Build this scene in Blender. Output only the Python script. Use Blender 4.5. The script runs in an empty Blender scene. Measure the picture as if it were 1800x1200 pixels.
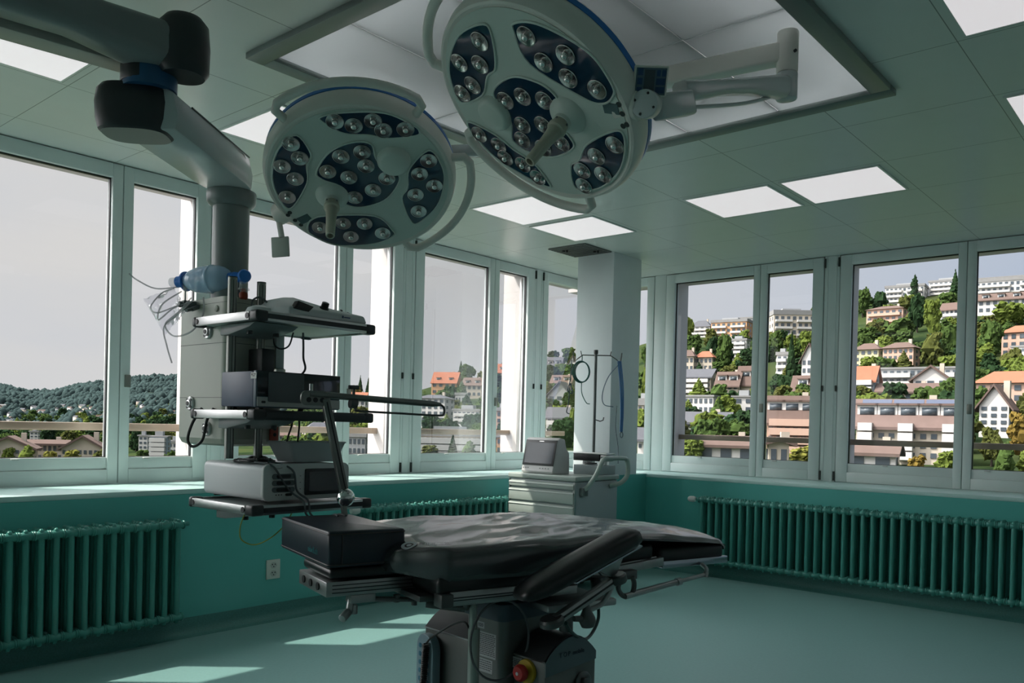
import bpy, bmesh, math, random
from mathutils import Vector, Matrix, Euler
random.seed(7)
PI = math.pi
S = bpy.context.scene
COL = S.collection
# ------------------------------------------------------------------ camera
def make_camera():
    yaw, pit, rol = math.radians(40.68), math.radians(-0.4), math.radians(1.41)
    F = Vector((-math.sin(yaw)*math.cos(pit), math.cos(yaw)*math.cos(pit), math.sin(pit)))
    R = Vector((math.cos(yaw), math.sin(yaw), 0)); U = R.cross(F)
    R2 = R*math.cos(rol)+U*math.sin(rol); U2 = -R*math.sin(rol)+U*math.cos(rol)
    cd = bpy.data.cameras.new('camera'); co = bpy.data.objects.new('camera', cd); COL.objects.link(co)
    m = Matrix((R2, U2, -F)).transposed().to_4x4(); m.translation = Vector((5.239, -7.376, 1.288))
    co.matrix_world = m
    cd.sensor_width = 36; cd.lens = 1465/1800*36; cd.shift_y = 158.4/1800
    cd.clip_start = .05; cd.clip_end = 8000
    S.camera = co
make_camera()
# ------------------------------------------------------------------ sky, sun, exposure
def make_world():
    w = bpy.data.worlds.new('sky'); S.world = w; w.use_nodes = True
    nt = w.node_tree; nt.nodes.clear(); N = nt.nodes.new; L = nt.links.new
    out = N('ShaderNodeOutputWorld'); bg = N('ShaderNodeBackground'); L(bg.outputs[0], out.inputs[0])
    tc = N('ShaderNodeTexCoord'); mp = N('ShaderNodeMapping'); mp.inputs['Scale'].default_value = (1, 1, 3.4)
    L(tc.outputs['Generated'], mp.inputs[0])
    ns = N('ShaderNodeTexNoise'); ns.inputs['Scale'].default_value = 2.2; ns.inputs['Detail'].default_value = 5
    L(mp.outputs[0], ns.inputs['Vector'])
    cr = N('ShaderNodeValToRGB'); cr.color_ramp.elements[0].position = .36; cr.color_ramp.elements[1].position = .66
    cr.color_ramp.elements[0].color = (.68, .70, .74, 1); cr.color_ramp.elements[1].color = (.76, .75, .74, 1)
    L(ns.outputs[0], cr.inputs[0])
    # unseen sky glow around the sun, added to brighten the room
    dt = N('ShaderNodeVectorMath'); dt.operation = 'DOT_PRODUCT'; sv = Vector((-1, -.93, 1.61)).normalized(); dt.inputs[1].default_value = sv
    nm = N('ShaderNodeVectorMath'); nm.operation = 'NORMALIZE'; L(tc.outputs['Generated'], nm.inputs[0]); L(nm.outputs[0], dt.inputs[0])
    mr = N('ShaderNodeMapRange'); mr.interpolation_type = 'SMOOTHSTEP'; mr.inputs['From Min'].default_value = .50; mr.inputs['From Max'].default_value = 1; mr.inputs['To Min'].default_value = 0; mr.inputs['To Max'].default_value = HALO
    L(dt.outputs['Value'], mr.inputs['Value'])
    ad = N('ShaderNodeMix'); ad.data_type = 'RGBA'; ad.blend_type = 'ADD'; ad.inputs['Factor'].default_value = 1
    # bluer sky away from the sun
    d2 = N('ShaderNodeVectorMath'); d2.operation = 'DOT_PRODUCT'; d2.inputs[1].default_value = Vector((-1, -.93, 0)).normalized(); L(nm.outputs[0], d2.inputs[0])
    m2 = N('ShaderNodeMapRange'); m2.interpolation_type = 'SMOOTHSTEP'; m2.inputs['From Min'].default_value = -.75; m2.inputs['From Max'].default_value = .0; m2.inputs['To Min'].default_value = .25; L(d2.outputs['Value'], m2.inputs['Value'])
    bl = N('ShaderNodeMix'); bl.data_type = 'RGBA'; bl.inputs['A'].default_value = (.38, .50, .70, 1); L(m2.outputs[0], bl.inputs['Factor']); L(cr.outputs[0], bl.inputs['B'])
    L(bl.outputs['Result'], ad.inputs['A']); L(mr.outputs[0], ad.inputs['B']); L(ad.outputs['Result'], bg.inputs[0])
    bg.inputs[1].default_value = SKY
SKY = 0.92
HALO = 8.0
SUN = 7.0
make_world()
sd = bpy.data.lights.new('sun', 'SUN'); sd.energy = SUN; sd.angle = math.radians(.6); sd.color = (1, .93, .82)
so = bpy.data.objects.new('sun', sd); COL.objects.link(so); so.location = (-20, -20, 40)
so.rotation_euler = Vector((1, .93, -1.61)).to_track_quat('-Z', 'Y').to_euler()
S.view_settings.view_transform = 'Standard'; S.view_settings.look = 'None'
S.view_settings.gamma = 1; S.view_settings.exposure = 0.0; S.view_settings.use_curve_mapping = False
# ------------------------------------------------------------------ materials
MATS = {}
def mat(name, col, rough=.5, metal=0, var=.06, scale=8, bump=0, spec=.5, coat=0, emit=None, es=0, alpha=None, trans=0):
    if name in MATS: return MATS[name]
    m = bpy.data.materials.new(name); m.use_nodes = True; nt = m.node_tree
    b = nt.nodes['Principled BSDF']; N = nt.nodes.new; L = nt.links.new
    c = (*col, 1)
    b.inputs['Roughness'].default_value = rough; b.inputs['Metallic'].default_value = metal
    b.inputs['Specular IOR Level'].default_value = spec; b.inputs['Coat Weight'].default_value = coat
    b.inputs['Transmission Weight'].default_value = trans
    if alpha is not None: b.inputs['Alpha'].default_value = alpha
    tc = N('ShaderNodeTexCoord'); ns = N('ShaderNodeTexNoise'); ns.inputs['Scale'].default_value = scale; ns.inputs['Detail'].default_value = 4
    L(tc.outputs['Object'], ns.inputs['Vector'])
    mx = N('ShaderNodeMix'); mx.data_type = 'RGBA'
    mx.inputs['A'].default_value = tuple(max(0, x*(1-var)) for x in col)+(1,)
    mx.inputs['B'].default_value = tuple(min(1, x*(1+var)) for x in col)+(1,)
    L(ns.outputs[0], mx.inputs['Factor']); L(mx.outputs['Result'], b.inputs['Base Color'])
    if bump:
        bp = N('ShaderNodeBump'); bp.inputs['Strength'].default_value = bump; bp.inputs['Distance'].default_value = .01
        L(ns.outputs[0], bp.inputs['Height']); L(bp.outputs[0], b.inputs['Normal'])
    if emit: b.inputs['Emission Color'].default_value = (*emit, 1); b.inputs['Emission Strength'].default_value = es
    MATS[name] = m; return m
def glassmat(name, tint=(1, 1, 1), gloss=1.0, rough=0.0, ior=1.5):
    if name in MATS: return MATS[name]
    m = bpy.data.materials.new(name); m.use_nodes = True; nt = m.node_tree; nt.nodes.clear(); N = nt.nodes.new; L = nt.links.new
    out = N('ShaderNodeOutputMaterial'); mix = N('ShaderNodeMixShader'); tr = N('ShaderNodeBsdfTransparent'); gl = N('ShaderNodeBsdfGlossy')
    fr = N('ShaderNodeFresnel'); fr.inputs[0].default_value = ior; tr.inputs[0].default_value = (*tint, 1); gl.inputs['Roughness'].default_value = rough
    mu = N('ShaderNodeMath'); mu.operation = 'MULTIPLY'; mu.inputs[1].default_value = gloss
    L(fr.outputs[0], mu.inputs[0]); L(mu.outputs[0], mix.inputs[0]); L(tr.outputs[0], mix.inputs[1]); L(gl.outputs[0], mix.inputs[2]); L(mix.outputs[0], out.inputs[0])
    MATS[name] = m; return m
# ------------------------------------------------------------------ mesh builder
class MB:
    def __init__(s): s.v = []; s.f = []
    def add(s, vs, fs):
        o = len(s.v); s.v += [tuple(v) for v in vs]; s.f += [tuple(o+i for i in f) for f in fs]; return s
    def box(s, a, b, rot=None, piv=None):
        x0, y0, z0 = [min(p, q) for p, q in zip(a, b)]; x1, y1, z1 = [max(p, q) for p, q in zip(a, b)]
        vs = [Vector(p) for p in ((x0, y0, z0), (x1, y0, z0), (x1, y1, z0), (x0, y1, z0), (x0, y0, z1), (x1, y0, z1), (x1, y1, z1), (x0, y1, z1))]
        if rot is not None:
            p = Vector(piv) if piv else (vs[0]+vs[6])/2
            R = Euler(rot).to_matrix(); vs = [R@(q-p)+p for q in vs]
        return s.add(vs, [(0, 3, 2, 1), (4, 5, 6, 7), (0, 1, 5, 4), (1, 2, 6, 5), (2, 3, 7, 6), (3, 0, 4, 7)])
    def beam(s, p, q, w, h, up=(0, 0, 1)):      # box bar from p to q, width w (sideways), height h (along up)
        p, q = Vector(p), Vector(q); d = (q-p).normalized(); u = Vector(up); sd = d.cross(u).normalized(); u = sd.cross(d)
        vs = []
        for e in (p, q):
            for a, b in ((-1, -1), (1, -1), (1, 1), (-1, 1)): vs.append(e+sd*a*w/2+u*b*h/2)
        return s.add(vs, [(3, 2, 1, 0), (4, 5, 6, 7), (0, 1, 5, 4), (1, 2, 6, 5), (2, 3, 7, 6), (3, 0, 4, 7)])
    def cyl(s, p, q, r, r2=None, n=20, caps=True):
        p, q = Vector(p), Vector(q); r2 = r if r2 is None else r2; d = (q-p).normalized()
        a = d.orthogonal().normalized(); b = d.cross(a); vs = []
        for e, rr in ((p, r), (q, r2)):
            for i in range(n): t = 2*PI*i/n; vs.append(e+(a*math.cos(t)+b*math.sin(t))*rr)
        fs = [(i, (i+1) % n, n+(i+1) % n, n+i) for i in range(n)]
        if caps: fs += [tuple(range(n-1, -1, -1)), tuple(range(n, 2*n))]
        return s.add(vs, fs)
    def tube(s, pts, r, n=8, closed=False, caps=True):
        P = [Vector(p) for p in pts]; m = len(P); rr = r if isinstance(r, (list, tuple)) else [r]*m; vs = []; prev = None
        for i in range(m):
            if closed: d = P[(i+1) % m]-P[i-1]
            else: d = P[min(i+1, m-1)]-P[max(i-1, 0)]
            d.normalize()
            if prev is None: a = d.orthogonal().normalized()
            else:
                a = prev-d*prev.dot(d)
                a = a.normalized() if a.length > 1e-6 else d.orthogonal().normalized()
            prev = a; b = d.cross(a)
            for k in range(n): t = 2*PI*k/n; vs.append(P[i]+(a*math.cos(t)+b*math.sin(t))*rr[i])
        fs = []
        for i in range(m if closed else m-1):
            j = (i+1) % m
            for k in range(n): fs.append((i*n+k, i*n+(k+1) % n, j*n+(k+1) % n, j*n+k))
        if caps and not closed: fs += [tuple(range(n-1, -1, -1)), tuple(range((m-1)*n, m*n))]
        return s.add(vs, fs)
    def lathe(s, prof, p=(0, 0, 0), ax=(0, 0, 1), n=32):     # prof: (radius, height) along ax
        p = Vector(p); d = Vector(ax).normalized(); a = d.orthogonal().normalized(); b = d.cross(a); vs = []
        for r, h in prof:
            for i in range(n): t = 2*PI*i/n; vs.append(p+d*h+(a*math.cos(t)+b*math.sin(t))*max(r, 1e-4))
        fs = []
        for j in range(len(prof)-1):
            for i in range(n): fs.append((j*n+i, j*n+(i+1) % n, (j+1)*n+(i+1) % n, (j+1)*n+i))
        fs += [tuple(range(n-1, -1, -1)), tuple(range((len(prof)-1)*n, len(prof)*n))]
        return s.add(vs, fs)
    def ball(s, c, r, n=16, sc=(1, 1, 1)):
        prof = [(math.sin(PI*i/n), -math.cos(PI*i/n)) for i in range(n+1)]
        o = len(s.v); s.lathe([(a*r, b*r) for a, b in prof], c, (0, 0, 1), n*2)
        c = Vector(c)
        for i in range(o, len(s.v)):
            v = Vector(s.v[i])-c; s.v[i] = tuple(c+Vector((v.x*sc[0], v.y*sc[1], v.z*sc[2])))
        return s
    def prism(s, poly, a, b, axis='z'):     # polygon (2-D) extruded from a to b along axis
        def P(p, h):
            if axis == 'z': return (p[0], p[1], h)
            if axis == 'x': return (h, p[0], p[1])
            return (p[0], h, p[1])
        n = len(poly); vs = [P(p, a) for p in poly]+[P(p, b) for p in poly]
        return s.add(vs, [tuple(range(n-1, -1, -1)), tuple(range(n, 2*n))]+[(i, (i+1) % n, n+(i+1) % n, n+i) for i in range(n)])
    def mesh(s, name, m, smooth=True):
        me = bpy.data.meshes.new(name); me.from_pydata(s.v, [], s.f)
        bm = bmesh.new(); bm.from_mesh(me); bmesh.ops.recalc_face_normals(bm, faces=bm.faces); bm.to_mesh(me); bm.free()
        me.materials.append(m)
        if smooth: me.polygons.foreach_set('use_smooth', [True]*len(me.polygons))
        return me
    def build(s, name, m, parent=None, bevel=0, seg=2, split=35, sub=0):
        o = bpy.data.objects.new(name, s.mesh(name, m)); COL.objects.link(o)
        if parent: o.parent = parent
        if bevel:
            b = o.modifiers.new('bevel', 'BEVEL'); b.width = bevel; b.segments = seg; b.limit_method = 'ANGLE'; b.angle_limit = math.radians(40)
        if sub:
            b = o.modifiers.new('sub', 'SUBSURF'); b.levels = sub; b.render_levels = sub
        if split:
            e = o.modifiers.new('split', 'EDGE_SPLIT'); e.split_angle = math.radians(split)
        return o
def thing(name, label, cat, loc=(0, 0, 0), rot=(0, 0, 0), group=None):
    o = bpy.data.objects.new(name, None); COL.objects.link(o); o.location = loc; o.rotation_euler = rot; o.empty_display_size = .05
    o['label'] = label; o['category'] = cat
    if group: o['group'] = group
    return o
def tag(o, label, cat, group=None, kind=None):
    o['label'] = label; o['category'] = cat
    if group: o['group'] = group
    if kind: o['kind'] = kind
    return o
def struct(o): o['kind'] = 'structure'; return o
def copy_tree(o, parent=None, loc=None):
    c = o.copy(); COL.objects.link(c)
    if parent: c.parent = parent
    if loc is not None: c.location = loc
    for ch in list(o.children): copy_tree(ch, c)
    return c
def text(name, body, size, m, parent, M, depth=.0006, align='CENTER'):
    cu = bpy.data.curves.new(name, 'FONT'); cu.body = body; cu.size = size; cu.align_x = align; cu.align_y = 'CENTER'; cu.extrude = depth
    t = bpy.data.objects.new('tmp', cu); COL.objects.link(t)
    dg = bpy.context.evaluated_depsgraph_get(); me = bpy.data.meshes.new_from_object(t.evaluated_get(dg))
    bpy.data.objects.remove(t); me.name = name; me.materials.clear(); me.materials.append(m)
    o = bpy.data.objects.new(name, me); COL.objects.link(o); o.parent = parent; o.matrix_local = M; return o
def rrect(x0, y0, x1, y1, r, n=5):
    P = []
    for cx, cy, a0 in ((x1-r, y1-r, 0), (x0+r, y1-r, 90), (x0+r, y0+r, 180), (x1-r, y0+r, 270)):
        for i in range(n+1): t = math.radians(a0+90*i/n); P.append((cx+r*math.cos(t), cy+r*math.sin(t)))
    return P
def arc(fn, n): return [fn(i/n) for i in range(n+1)]
def spline(pts, k=8):       # Catmull-Rom through pts
    P = [Vector(p) for p in pts]; P = [P[0]*2-P[1]]+P+[P[-1]*2-P[-2]]; out = []
    for i in range(1, len(P)-2):
        a, b, c, d = P[i-1:i+3]
        for j in range(k):
            t = j/k; out.append(.5*((2*b)+(c-a)*t+(2*a-5*b+4*c-d)*t*t+(-a+3*b-3*c+d)*t**3))
    out.append(P[-2]); return out
# ------------------------------------------------------------------ materials of the room
H = 2.85; SZ = .868; PF = .585
M_green = mat('teal_wall_paint', (.10, .45, .41), .32, var=.05, scale=3, bump=.02)
M_floor = mat('mint_vinyl_floor', (.215, .40, .385), .40, var=.10, scale=60)
M_cove = mat('dark_teal_cove_vinyl', (.07, .23, .21), .5, var=.35, scale=120)
M_sill = mat('pale_mint_sill', (.50, .72, .69), .35)
M_frame = mat('white_window_frame', (.76, .83, .82), .35, var=.03)
M_wallw = mat('white_wall', (.78, .83, .85), .6, var=.03)
M_outw = mat('white_outside_render', (.50, .47, .46), .7, bump=.1, scale=40)
M_glass = glassmat('window_glass', (.99, .99, .99), .30)
M_dark = mat('black_plastic', (.012, .014, .016), .45)
M_rad = mat('teal_radiator_enamel', (.058, .28, .24), .28, var=.04)
M_white = mat('white_plastic', (.62, .64, .62), .35, var=.03)
M_alu = mat('brushed_aluminium', (.60, .60, .60), .32, 1, var=.08, scale=40)
M_steel = mat('stainless_steel', (.42, .44, .44), .28, 1, var=.08, scale=30)
M_chrome = mat('chrome', (.75, .75, .75), .06, 1, var=.02)
M_grey = mat('mid_grey_plastic', (.16, .18, .18), .4)
def ceiling_material():
    m = mat('ceiling_metal_panels', (.72, .76, .74), .30, var=.03)
    nt = m.node_tree; N = nt.nodes.new; L = nt.links.new; b = nt.nodes['Principled BSDF']
    mix = [n for n in nt.nodes if n.type == 'MIX'][0]
    tc = [n for n in nt.nodes if n.type == 'TEX_COORD'][0]; sp = N('ShaderNodeSeparateXYZ'); L(tc.outputs['Object'], sp.inputs[0])
    ds = []
    for ax, off in ((0, 1.02), (1, -3.07)):
        s = N('ShaderNodeMath'); s.operation = 'SUBTRACT'; s.inputs[1].default_value = off; L(sp.outputs[ax], s.inputs[0])
        p = N('ShaderNodeMath'); p.operation = 'PINGPONG'; p.inputs[1].default_value = .337; L(s.outputs[0], p.inputs[0]); ds.append(p)
    mn = N('ShaderNodeMath'); mn.operation = 'MINIMUM'; L(ds[0].outputs[0], mn.inputs[0]); L(ds[1].outputs[0], mn.inputs[1])
    lt = N('ShaderNodeMath'); lt.operation = 'GREATER_THAN'; lt.inputs[1].default_value = .002; L(mn.outputs[0], lt.inputs[0])
    m2 = N('ShaderNodeMix'); m2.data_type = 'RGBA'; m2.inputs['A'].default_value = (.22, .25, .24, 1); L(mix.outputs['Result'], m2.inputs['B'])
    L(lt.outputs[0], m2.inputs['Factor']); L(m2.outputs['Result'], b.inputs['Base Color']); return m
M_ceil = ceiling_material()
# ------------------------------------------------------------------ shell
RX, RY = 8.0, -11.0
struct(MB().box((PF-.02, RY, -.1), (RX, -PF+.02, 0)).build('floor', M_floor))
def ceiling_slab():
    b = MB(); hx0, hx1, hy0, hy1 = 2.05, 4.04, -5.43, -3.41
    b.box((-.12, RY, H), (hx0, .12, H+.06)); b.box((hx1, RY, H), (RX, .12, H+.06))
    b.box((hx0, RY, H), (hx1, hy0, H+.06)); b.box((hx0, hy1, H), (hx1, .12, H+.06))
    struct(b.build('ceiling', M_ceil))
ceiling_slab()
struct(MB().box((-.14, RY, -.1), (PF, 0.0, SZ-.03)).build('wall_left', M_green))
struct(MB().box((PF, -PF, -.1), (RX, .14, SZ-.03)).box((-.14, 0, -.1), (PF, .14, SZ-.03)).build('wall_back', M_green))
struct(MB().box((RX, RY, 0), (RX+.15, .14, H)).build('wall_right', M_wallw))
struct(MB().box((-.14, RY-.15, 0), (RX, RY, H)).build('wall_front', M_wallw))
struct(MB().box((-.10, RY, SZ-.03), (PF, -.0, SZ)).build('trim_1', M_sill, bevel=.004))
struct(MB().box((PF, -PF, SZ-.03), (RX, .10, SZ)).box((-.10, 0, SZ-.03), (PF, .10, SZ)).build('trim_2', M_sill, bevel=.004))
# pillar: white above the sill line, green paint below
struct(MB().box((.69, -1.215, SZ), (1.085, -.76, H)).build('wall_pillar', M_wallw, bevel=.004))
struct(MB().box((.69, -1.215, 0), (1.085, -PF, SZ)).build('wall_pillar_base', M_green))
# cove skirting: curved strip
def cove(name, pts):
    prof = [(0, .105), (.004, .105)]+[(.06-.056*math.cos(math.radians(a)), .058-.056*math.sin(math.radians(a))) for a in range(0, 91, 15)]+[(.062, 0), (0, 0)]
    b = MB(); b.prism(*pts(prof)); return struct(b.build(name, M_cove))
cove('baseboard_left', lambda p: ([(PF+a, z) for a, z in p], RY, -PF, 'y'))
cove('baseboard_back', lambda p: ([(-PF-a, z) for a, z in p], 1.085, RX, 'x'))
# ------------------------------------------------------------------ windows
def win_unit(idx, place, flip, wide=(.0, .998), narrow=(.998, 1.591), post=(1.591, 1.731)):
    """u runs along the wall from the hinge side of the wide sash; d is depth (+ into the room)"""
    root = bpy.data.objects.new('window_%d' % idx, None); COL.objects.link(root); root['kind'] = 'structure'; root.empty_display_size = .1
    def P(u, d, z): return place(u, d, z)
    def bx(b, u0, u1, d0, d1, z0, z1): b.box(P(u0, d0, z0), P(u1, d1, z1))
    f = MB()
    bx(f, post[0]+.004, post[1]-.004, -.09, -.006, SZ, H)          # post
    f.build('window_post', M_frame, root, bevel=.004)
    m = MB()
    for u in (post[0]+.03, post[1]-.035): bx(m, u, u+.006, -.008, -.001, SZ, H)
    m.build('post_bead', M_frame, root)
    sashes = []
    for (a, b), (ga, gb) in ((wide, (wide[0]+.10, wide[1]-.065)), (narrow, (narrow[0]+.065, narrow[1]-.10))):
        s = MB(); g0, g1 = 1.032, 2.758
        bx(s, a+.003, ga, -.075, 0, SZ+.004, H-.006); bx(s, gb, b-.003, -.075, 0, SZ+.004, H-.006)
        bx(s, ga, gb, -.075, 0, g1, H-.006); bx(s, ga, gb, -.075, 0, SZ+.004, .958)
        bx(s, ga, gb, -.075, -.014, .958, g0)
        so_ = s.build('sash_frame', M_frame, root, bevel=.003)
        d = MB()
        for (u0, u1, z0, z1) in ((ga, ga+.006, g0, g1), (gb-.006, gb, g0, g1), (ga, gb, g1-.008, g1), (ga, gb, g0, g0+.004)): bx(d, u0, u1, -.052, -.03, z0, z1)
        d.build('glazing_gasket', M_dark, so_)
        q = MB(); bx(q, ga, gb, -.044, -.040, g0, g1); q.build('glass_pane', M_glass, so_)
        t = MB(); c = (ga+gb)/2-.1; bx(t, c-.02, c+.02, -.014, .006, g0-.012, g0-.002); t.build('pull_tab', M_white, so_, bevel=.003)
        sashes.append(so_)
    h = MB(); u = narrow[0]+.045; bx(h, u-.018, u+.018, 0, .018, 1.47, 1.548); h.build('window_handle', mat('grey_handle', (.30, .30, .27), .35, .6), sashes[1], bevel=.004)
    hg = MB()
    for u in (post[0]+.004, post[1]-.004-.012):
        for z0, z1 in ((SZ+.01, SZ+.09), (1.66, 1.71), (H-.10, H-.02)): bx(hg, u, u+.012, -.004, .010, z0, z1)
    hg.build('hinges', mat('dark_hinge', (.05, .06, .055), .4, .6), root)
    return root
PER = 1.731
k = 0
for i in range(0, 5):                      # left wall, wide sash first towards +y
    u0 = -2.573-PER*i
    k += 1; win_unit(k, lambda u, d, z, u0=u0: (d, u0+u, z), False)
def half_unit(idx, P, a, b, ga, gb):        # the last sash of each wall, next to the corner
    root = bpy.data.objects.new('window_%d' % idx, None); COL.objects.link(root); root['kind'] = 'structure'
    def bx(m, u0, u1, d0, d1, z0, z1): m.box(P(u0, d0, z0), P(u1, d1, z1))
    s = MB(); g0, g1 = 1.032, 2.758
    bx(s, a, ga, -.075, 0, SZ+.004, H-.006); bx(s, gb, b, -.075, 0, SZ+.004, H-.006)
    bx(s, ga, gb, -.075, 0, g1, H-.006); bx(s, ga, gb, -.075, 0, SZ+.004, .958); bx(s, ga, gb, -.075, -.014, .958, g0)
    so_ = s.build('sash_frame', M_frame, root, bevel=.003)
    q = MB(); bx(q, ga, gb, -.044, -.040, g0, g1); q.build('glass_pane', M_glass, so_)
    return root
half_unit(6, lambda u, d, z: (d, u, z), -.842, -.04, -.765, -.10)
half_unit(7, lambda u, d, z: (u, -d, z), .04, .765, .10, .685)
struct(MB().box((-.09, -.04, SZ), (.04, .09, H)).build('trim_3', M_frame))
struct(MB().box((.769, .006, SZ), (.899, .09, H)).build('trim_4', M_frame, bevel=.004))
for i in range(4):
    u0 = .903+PER*i
    win_unit(8+i, lambda u, d, z, u0=u0: (u0+u, -d, z), True)
# outer skin: piers, lintel and breast of the facade, behind the frames
def facade():
    b = MB()
    for c in [-.905]+[-.905-PER*i for i in range(1, 6)]:
        b.box((-.40, c-.09, -3), (-.095, c+.09, H+.4))
    b.box((-.27, RY, H-.058), (-.095, -.095, H+.6)); b.box((-.40, RY, -3), (-.145, .3, SZ-.02))
    struct(b.build('facade_left', M_outw))
    b = MB()
    for c in [.834]+[2.564+PER*i for i in range(4)]: b.box((c-.10, .095, -3), (c+.10, .40, H+.4))
    b.box((-.4, .095, H-.058), (RX, .40, H+.6)); b.box((-.14, .145, -3), (RX, .40, SZ-.02)); 
    struct(b.build('facade_back', M_outw))
    struct(MB().box((-.4, RY, H+.3), (RX, .4, H+.6)).build('roof_slab', M_outw))
facade()
M_rail = mat('bronze_anodised_rail', (.30, .235, .18), .4, .35)
def rails():
    n = 0
    for i in range(0, 3):
        y1 = -.905-PER*i-.05; y0 = y1-PER+.10
        o = MB().box((-.335, y0, 1.192), (-.275, y1, 1.242)).box((-.335, y1-.04, 1.192), (-.275, y1, 1.242)).build('balustrade_rail', M_rail, bevel=.006)
        tag(o, ['bronze safety rail outside the third window from the corner pillar on the left wall', 'bronze safety rail crossing behind the equipment shelves outside the window', 'bronze safety rail outside the leftmost tall window', 'bronze safety rail outside the left wall beside the camera', 'bronze safety rail outside the left wall furthest behind the camera'][i], 'rail')
    o = MB().box((-.335, -.79, 1.192), (-.275, -.07, 1.242)).build('balustrade_rail', M_rail, bevel=.006); tag(o, 'short bronze safety rail outside the window left of the white pillar', 'rail')
    for i in range(2):
        x0 = .834+.06+PER*i; x1 = x0+PER-.12
        o = MB().box((x0, .275, 1.192), (x1, .335, 1.242)).build('balustrade_rail', M_rail, bevel=.006)
        tag(o, ['shaded safety rail outside the first window right of the pillar', 'shaded safety rail outside the rightmost window', 'safety rail outside the back wall past the right edge', 'safety rail outside the back wall at its far right end'][i], 'rail')
rails()
M_blind = mat('blind_guide_aluminium', (.45, .44, .43), .35, .7)
for i in range(0, 3):                      # blind guide channels at the sunlit jambs
    y = -.905-PER*i-.105
    o = MB().box((-.165, y-.012, SZ), (-.135, y+.014, H-.09)).box((-.125, y-.006, SZ), (-.098, y+.014, H-.09)).build('blind_guide', M_blind, bevel=.003)
    tag(o, ['slim metal blind guide outside the window left of the pillar window', 'slim metal blind guide outside the window behind the shelf ends', 'slim metal blind guide outside the narrow sash behind the equipment tower', 'slim metal blind guide outside the window beside the camera'][i], 'blind guide')
# ------------------------------------------------------------------ ceiling lights, air outlet, vent
PANEL_W = .35
M_lamp = mat('light_diffuser', (.8, .8, .8), .5, emit=(1.0, .93, .96), es=.62)
def ceiling_light(x, y, label):
    t = thing('ceiling_light', label, 'ceiling light', (x, y, H))
    w = .288; f = MB()
    ld = bpy.data.lights.new('panel_light', 'AREA'); ld.shape = 'SQUARE'; ld.size = .54; ld.energy = PANEL_W; ld.spread = math.radians(100); ld.color = (1, .95, .97)
    lo = bpy.data.objects.new('panel_light', ld); COL.objects.link(lo); lo.parent = t; lo.location = (0, 0, -.012)
    for a, b in (((-w-.012, -w-.012, -.008), (w+.012, -w, 0)), ((-w-.012, w, -.008), (w+.012, w+.012, 0)), ((-w-.012, -w, -.008), (-w, w, 0)), ((w, -w, -.008), (w+.012, w, 0))): f.box(a, b)
    f.build('frame', M_ceil, t); MB().box((-w, -w, -.006), (w, w, -.001)).build('diffuser', M_lamp, t)
for x, y, l in ((1.355, -6.105, 'square ceiling light partly hidden by the grey pendant arm'), (1.355, -4.715, 'square ceiling light half hidden by the left surgical lamp'),
                (1.355, -2.735, 'square ceiling light nearer of the pair before the pillar'), (1.355, -2.06, 'square ceiling light closest to the dark vent by the pillar'),
                (2.70, -2.06, 'square ceiling light left one of the pair above the right windows'), (3.37, -2.06, 'square ceiling light right one of the pair above the right windows'),
                (4.72, -4.08, 'square ceiling light cut off at the top right corner'), (4.72, -2.735, 'square ceiling light cut off at the right edge of the ceiling'),):
    ceiling_light(x, y, l)
def air_outlet():
    t = thing('air_outlet', 'large square frosted ceiling panel set in a dark frame above the table', 'ceiling panel', (3.045, -4.42, H))
    M_fr = mat('grey_green_metal', (.17, .21, .20), .35)
    w, i = 1.02, .935; f = MB()
    for a, b in (((-w, -w, -.028), (w, -i, .0)), ((-w, i, -.028), (w, w, .0)), ((-w, -i, -.028), (-i, i, .0)), ((i, -i, -.028), (w, i, .0))): f.box(a, b)
    f.build('frame', M_fr, t, bevel=.004)
    hs = MB(); hs.box((-.985, -.985, .30), (.985, .985, .32))
    for a, b in (((-.985, -.985, 0.002), (.985, -.97, .30)), ((-.985, .97, .002), (.985, .985, .30)), ((-.985, -.97, .002), (-.97, .97, .30)), ((.97, -.97, .002), (.985, .97, .30))): hs.box(a, b)
    hs.build('housing', mat('plenum_white', (.7, .7, .7), .7), t)
    tb = mat('plenum_tube', (.9, .9, .9), .4, emit=(1, .95, .97), es=11)
    for s in (-1, 1):
        MB().cyl((s*.90, -.9, .16), (s*.90, .9, .16), .014, n=10).build('light_tube', tb, t)
        MB().cyl((-.82, s*.90, .16), (.82, s*.90, .16), .014, n=10).build('light_tube', tb, t)
    m = bpy.data.materials.new('frosted_panel'); m.use_nodes = True; nt = m.node_tree; nt.nodes.clear(); N = nt.nodes.new; L = nt.links.new
    out = N('ShaderNodeOutputMaterial'); a = N('ShaderNodeBsdfTranslucent'); g = N('ShaderNodeBsdfGlossy'); d = N('ShaderNodeBsdfDiffuse'); x = N('ShaderNodeMixShader'); y = N('ShaderNodeMixShader')
    a.inputs[0].default_value = (.62, .66, .66, 1); d.inputs[0].default_value = (.30, .34, .34, 1); g.inputs['Roughness'].default_value = .25; x.inputs[0].default_value = .4; y.inputs[0].default_value = .06
    L(a.outputs[0], x.inputs[1]); L(d.outputs[0], x.inputs[2]); L(x.outputs[0], y.inputs[1]); L(g.outputs[0], y.inputs[2]); L(y.outputs[0], out.inputs[0])
    xs = [-i, -.445, .012, .505, i]; ys = [-i, -.0, i]; 
    for p in range(4):
        for q in range(2): MB().box((xs[p]+.003, ys[q]+.003, -.006), (xs[p+1]-.003, ys[q+1]-.003, -.003)).build('frosted_panel', m, t)
    b = MB()
    for xx in xs[1:-1]: b.box((xx-.007, -i, .002), (xx+.007, i, .02))
    b.box((-i, -.007, .002), (i, .007, .02)); b.build('cross_bars', M_fr, t)
air_outlet()
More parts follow.
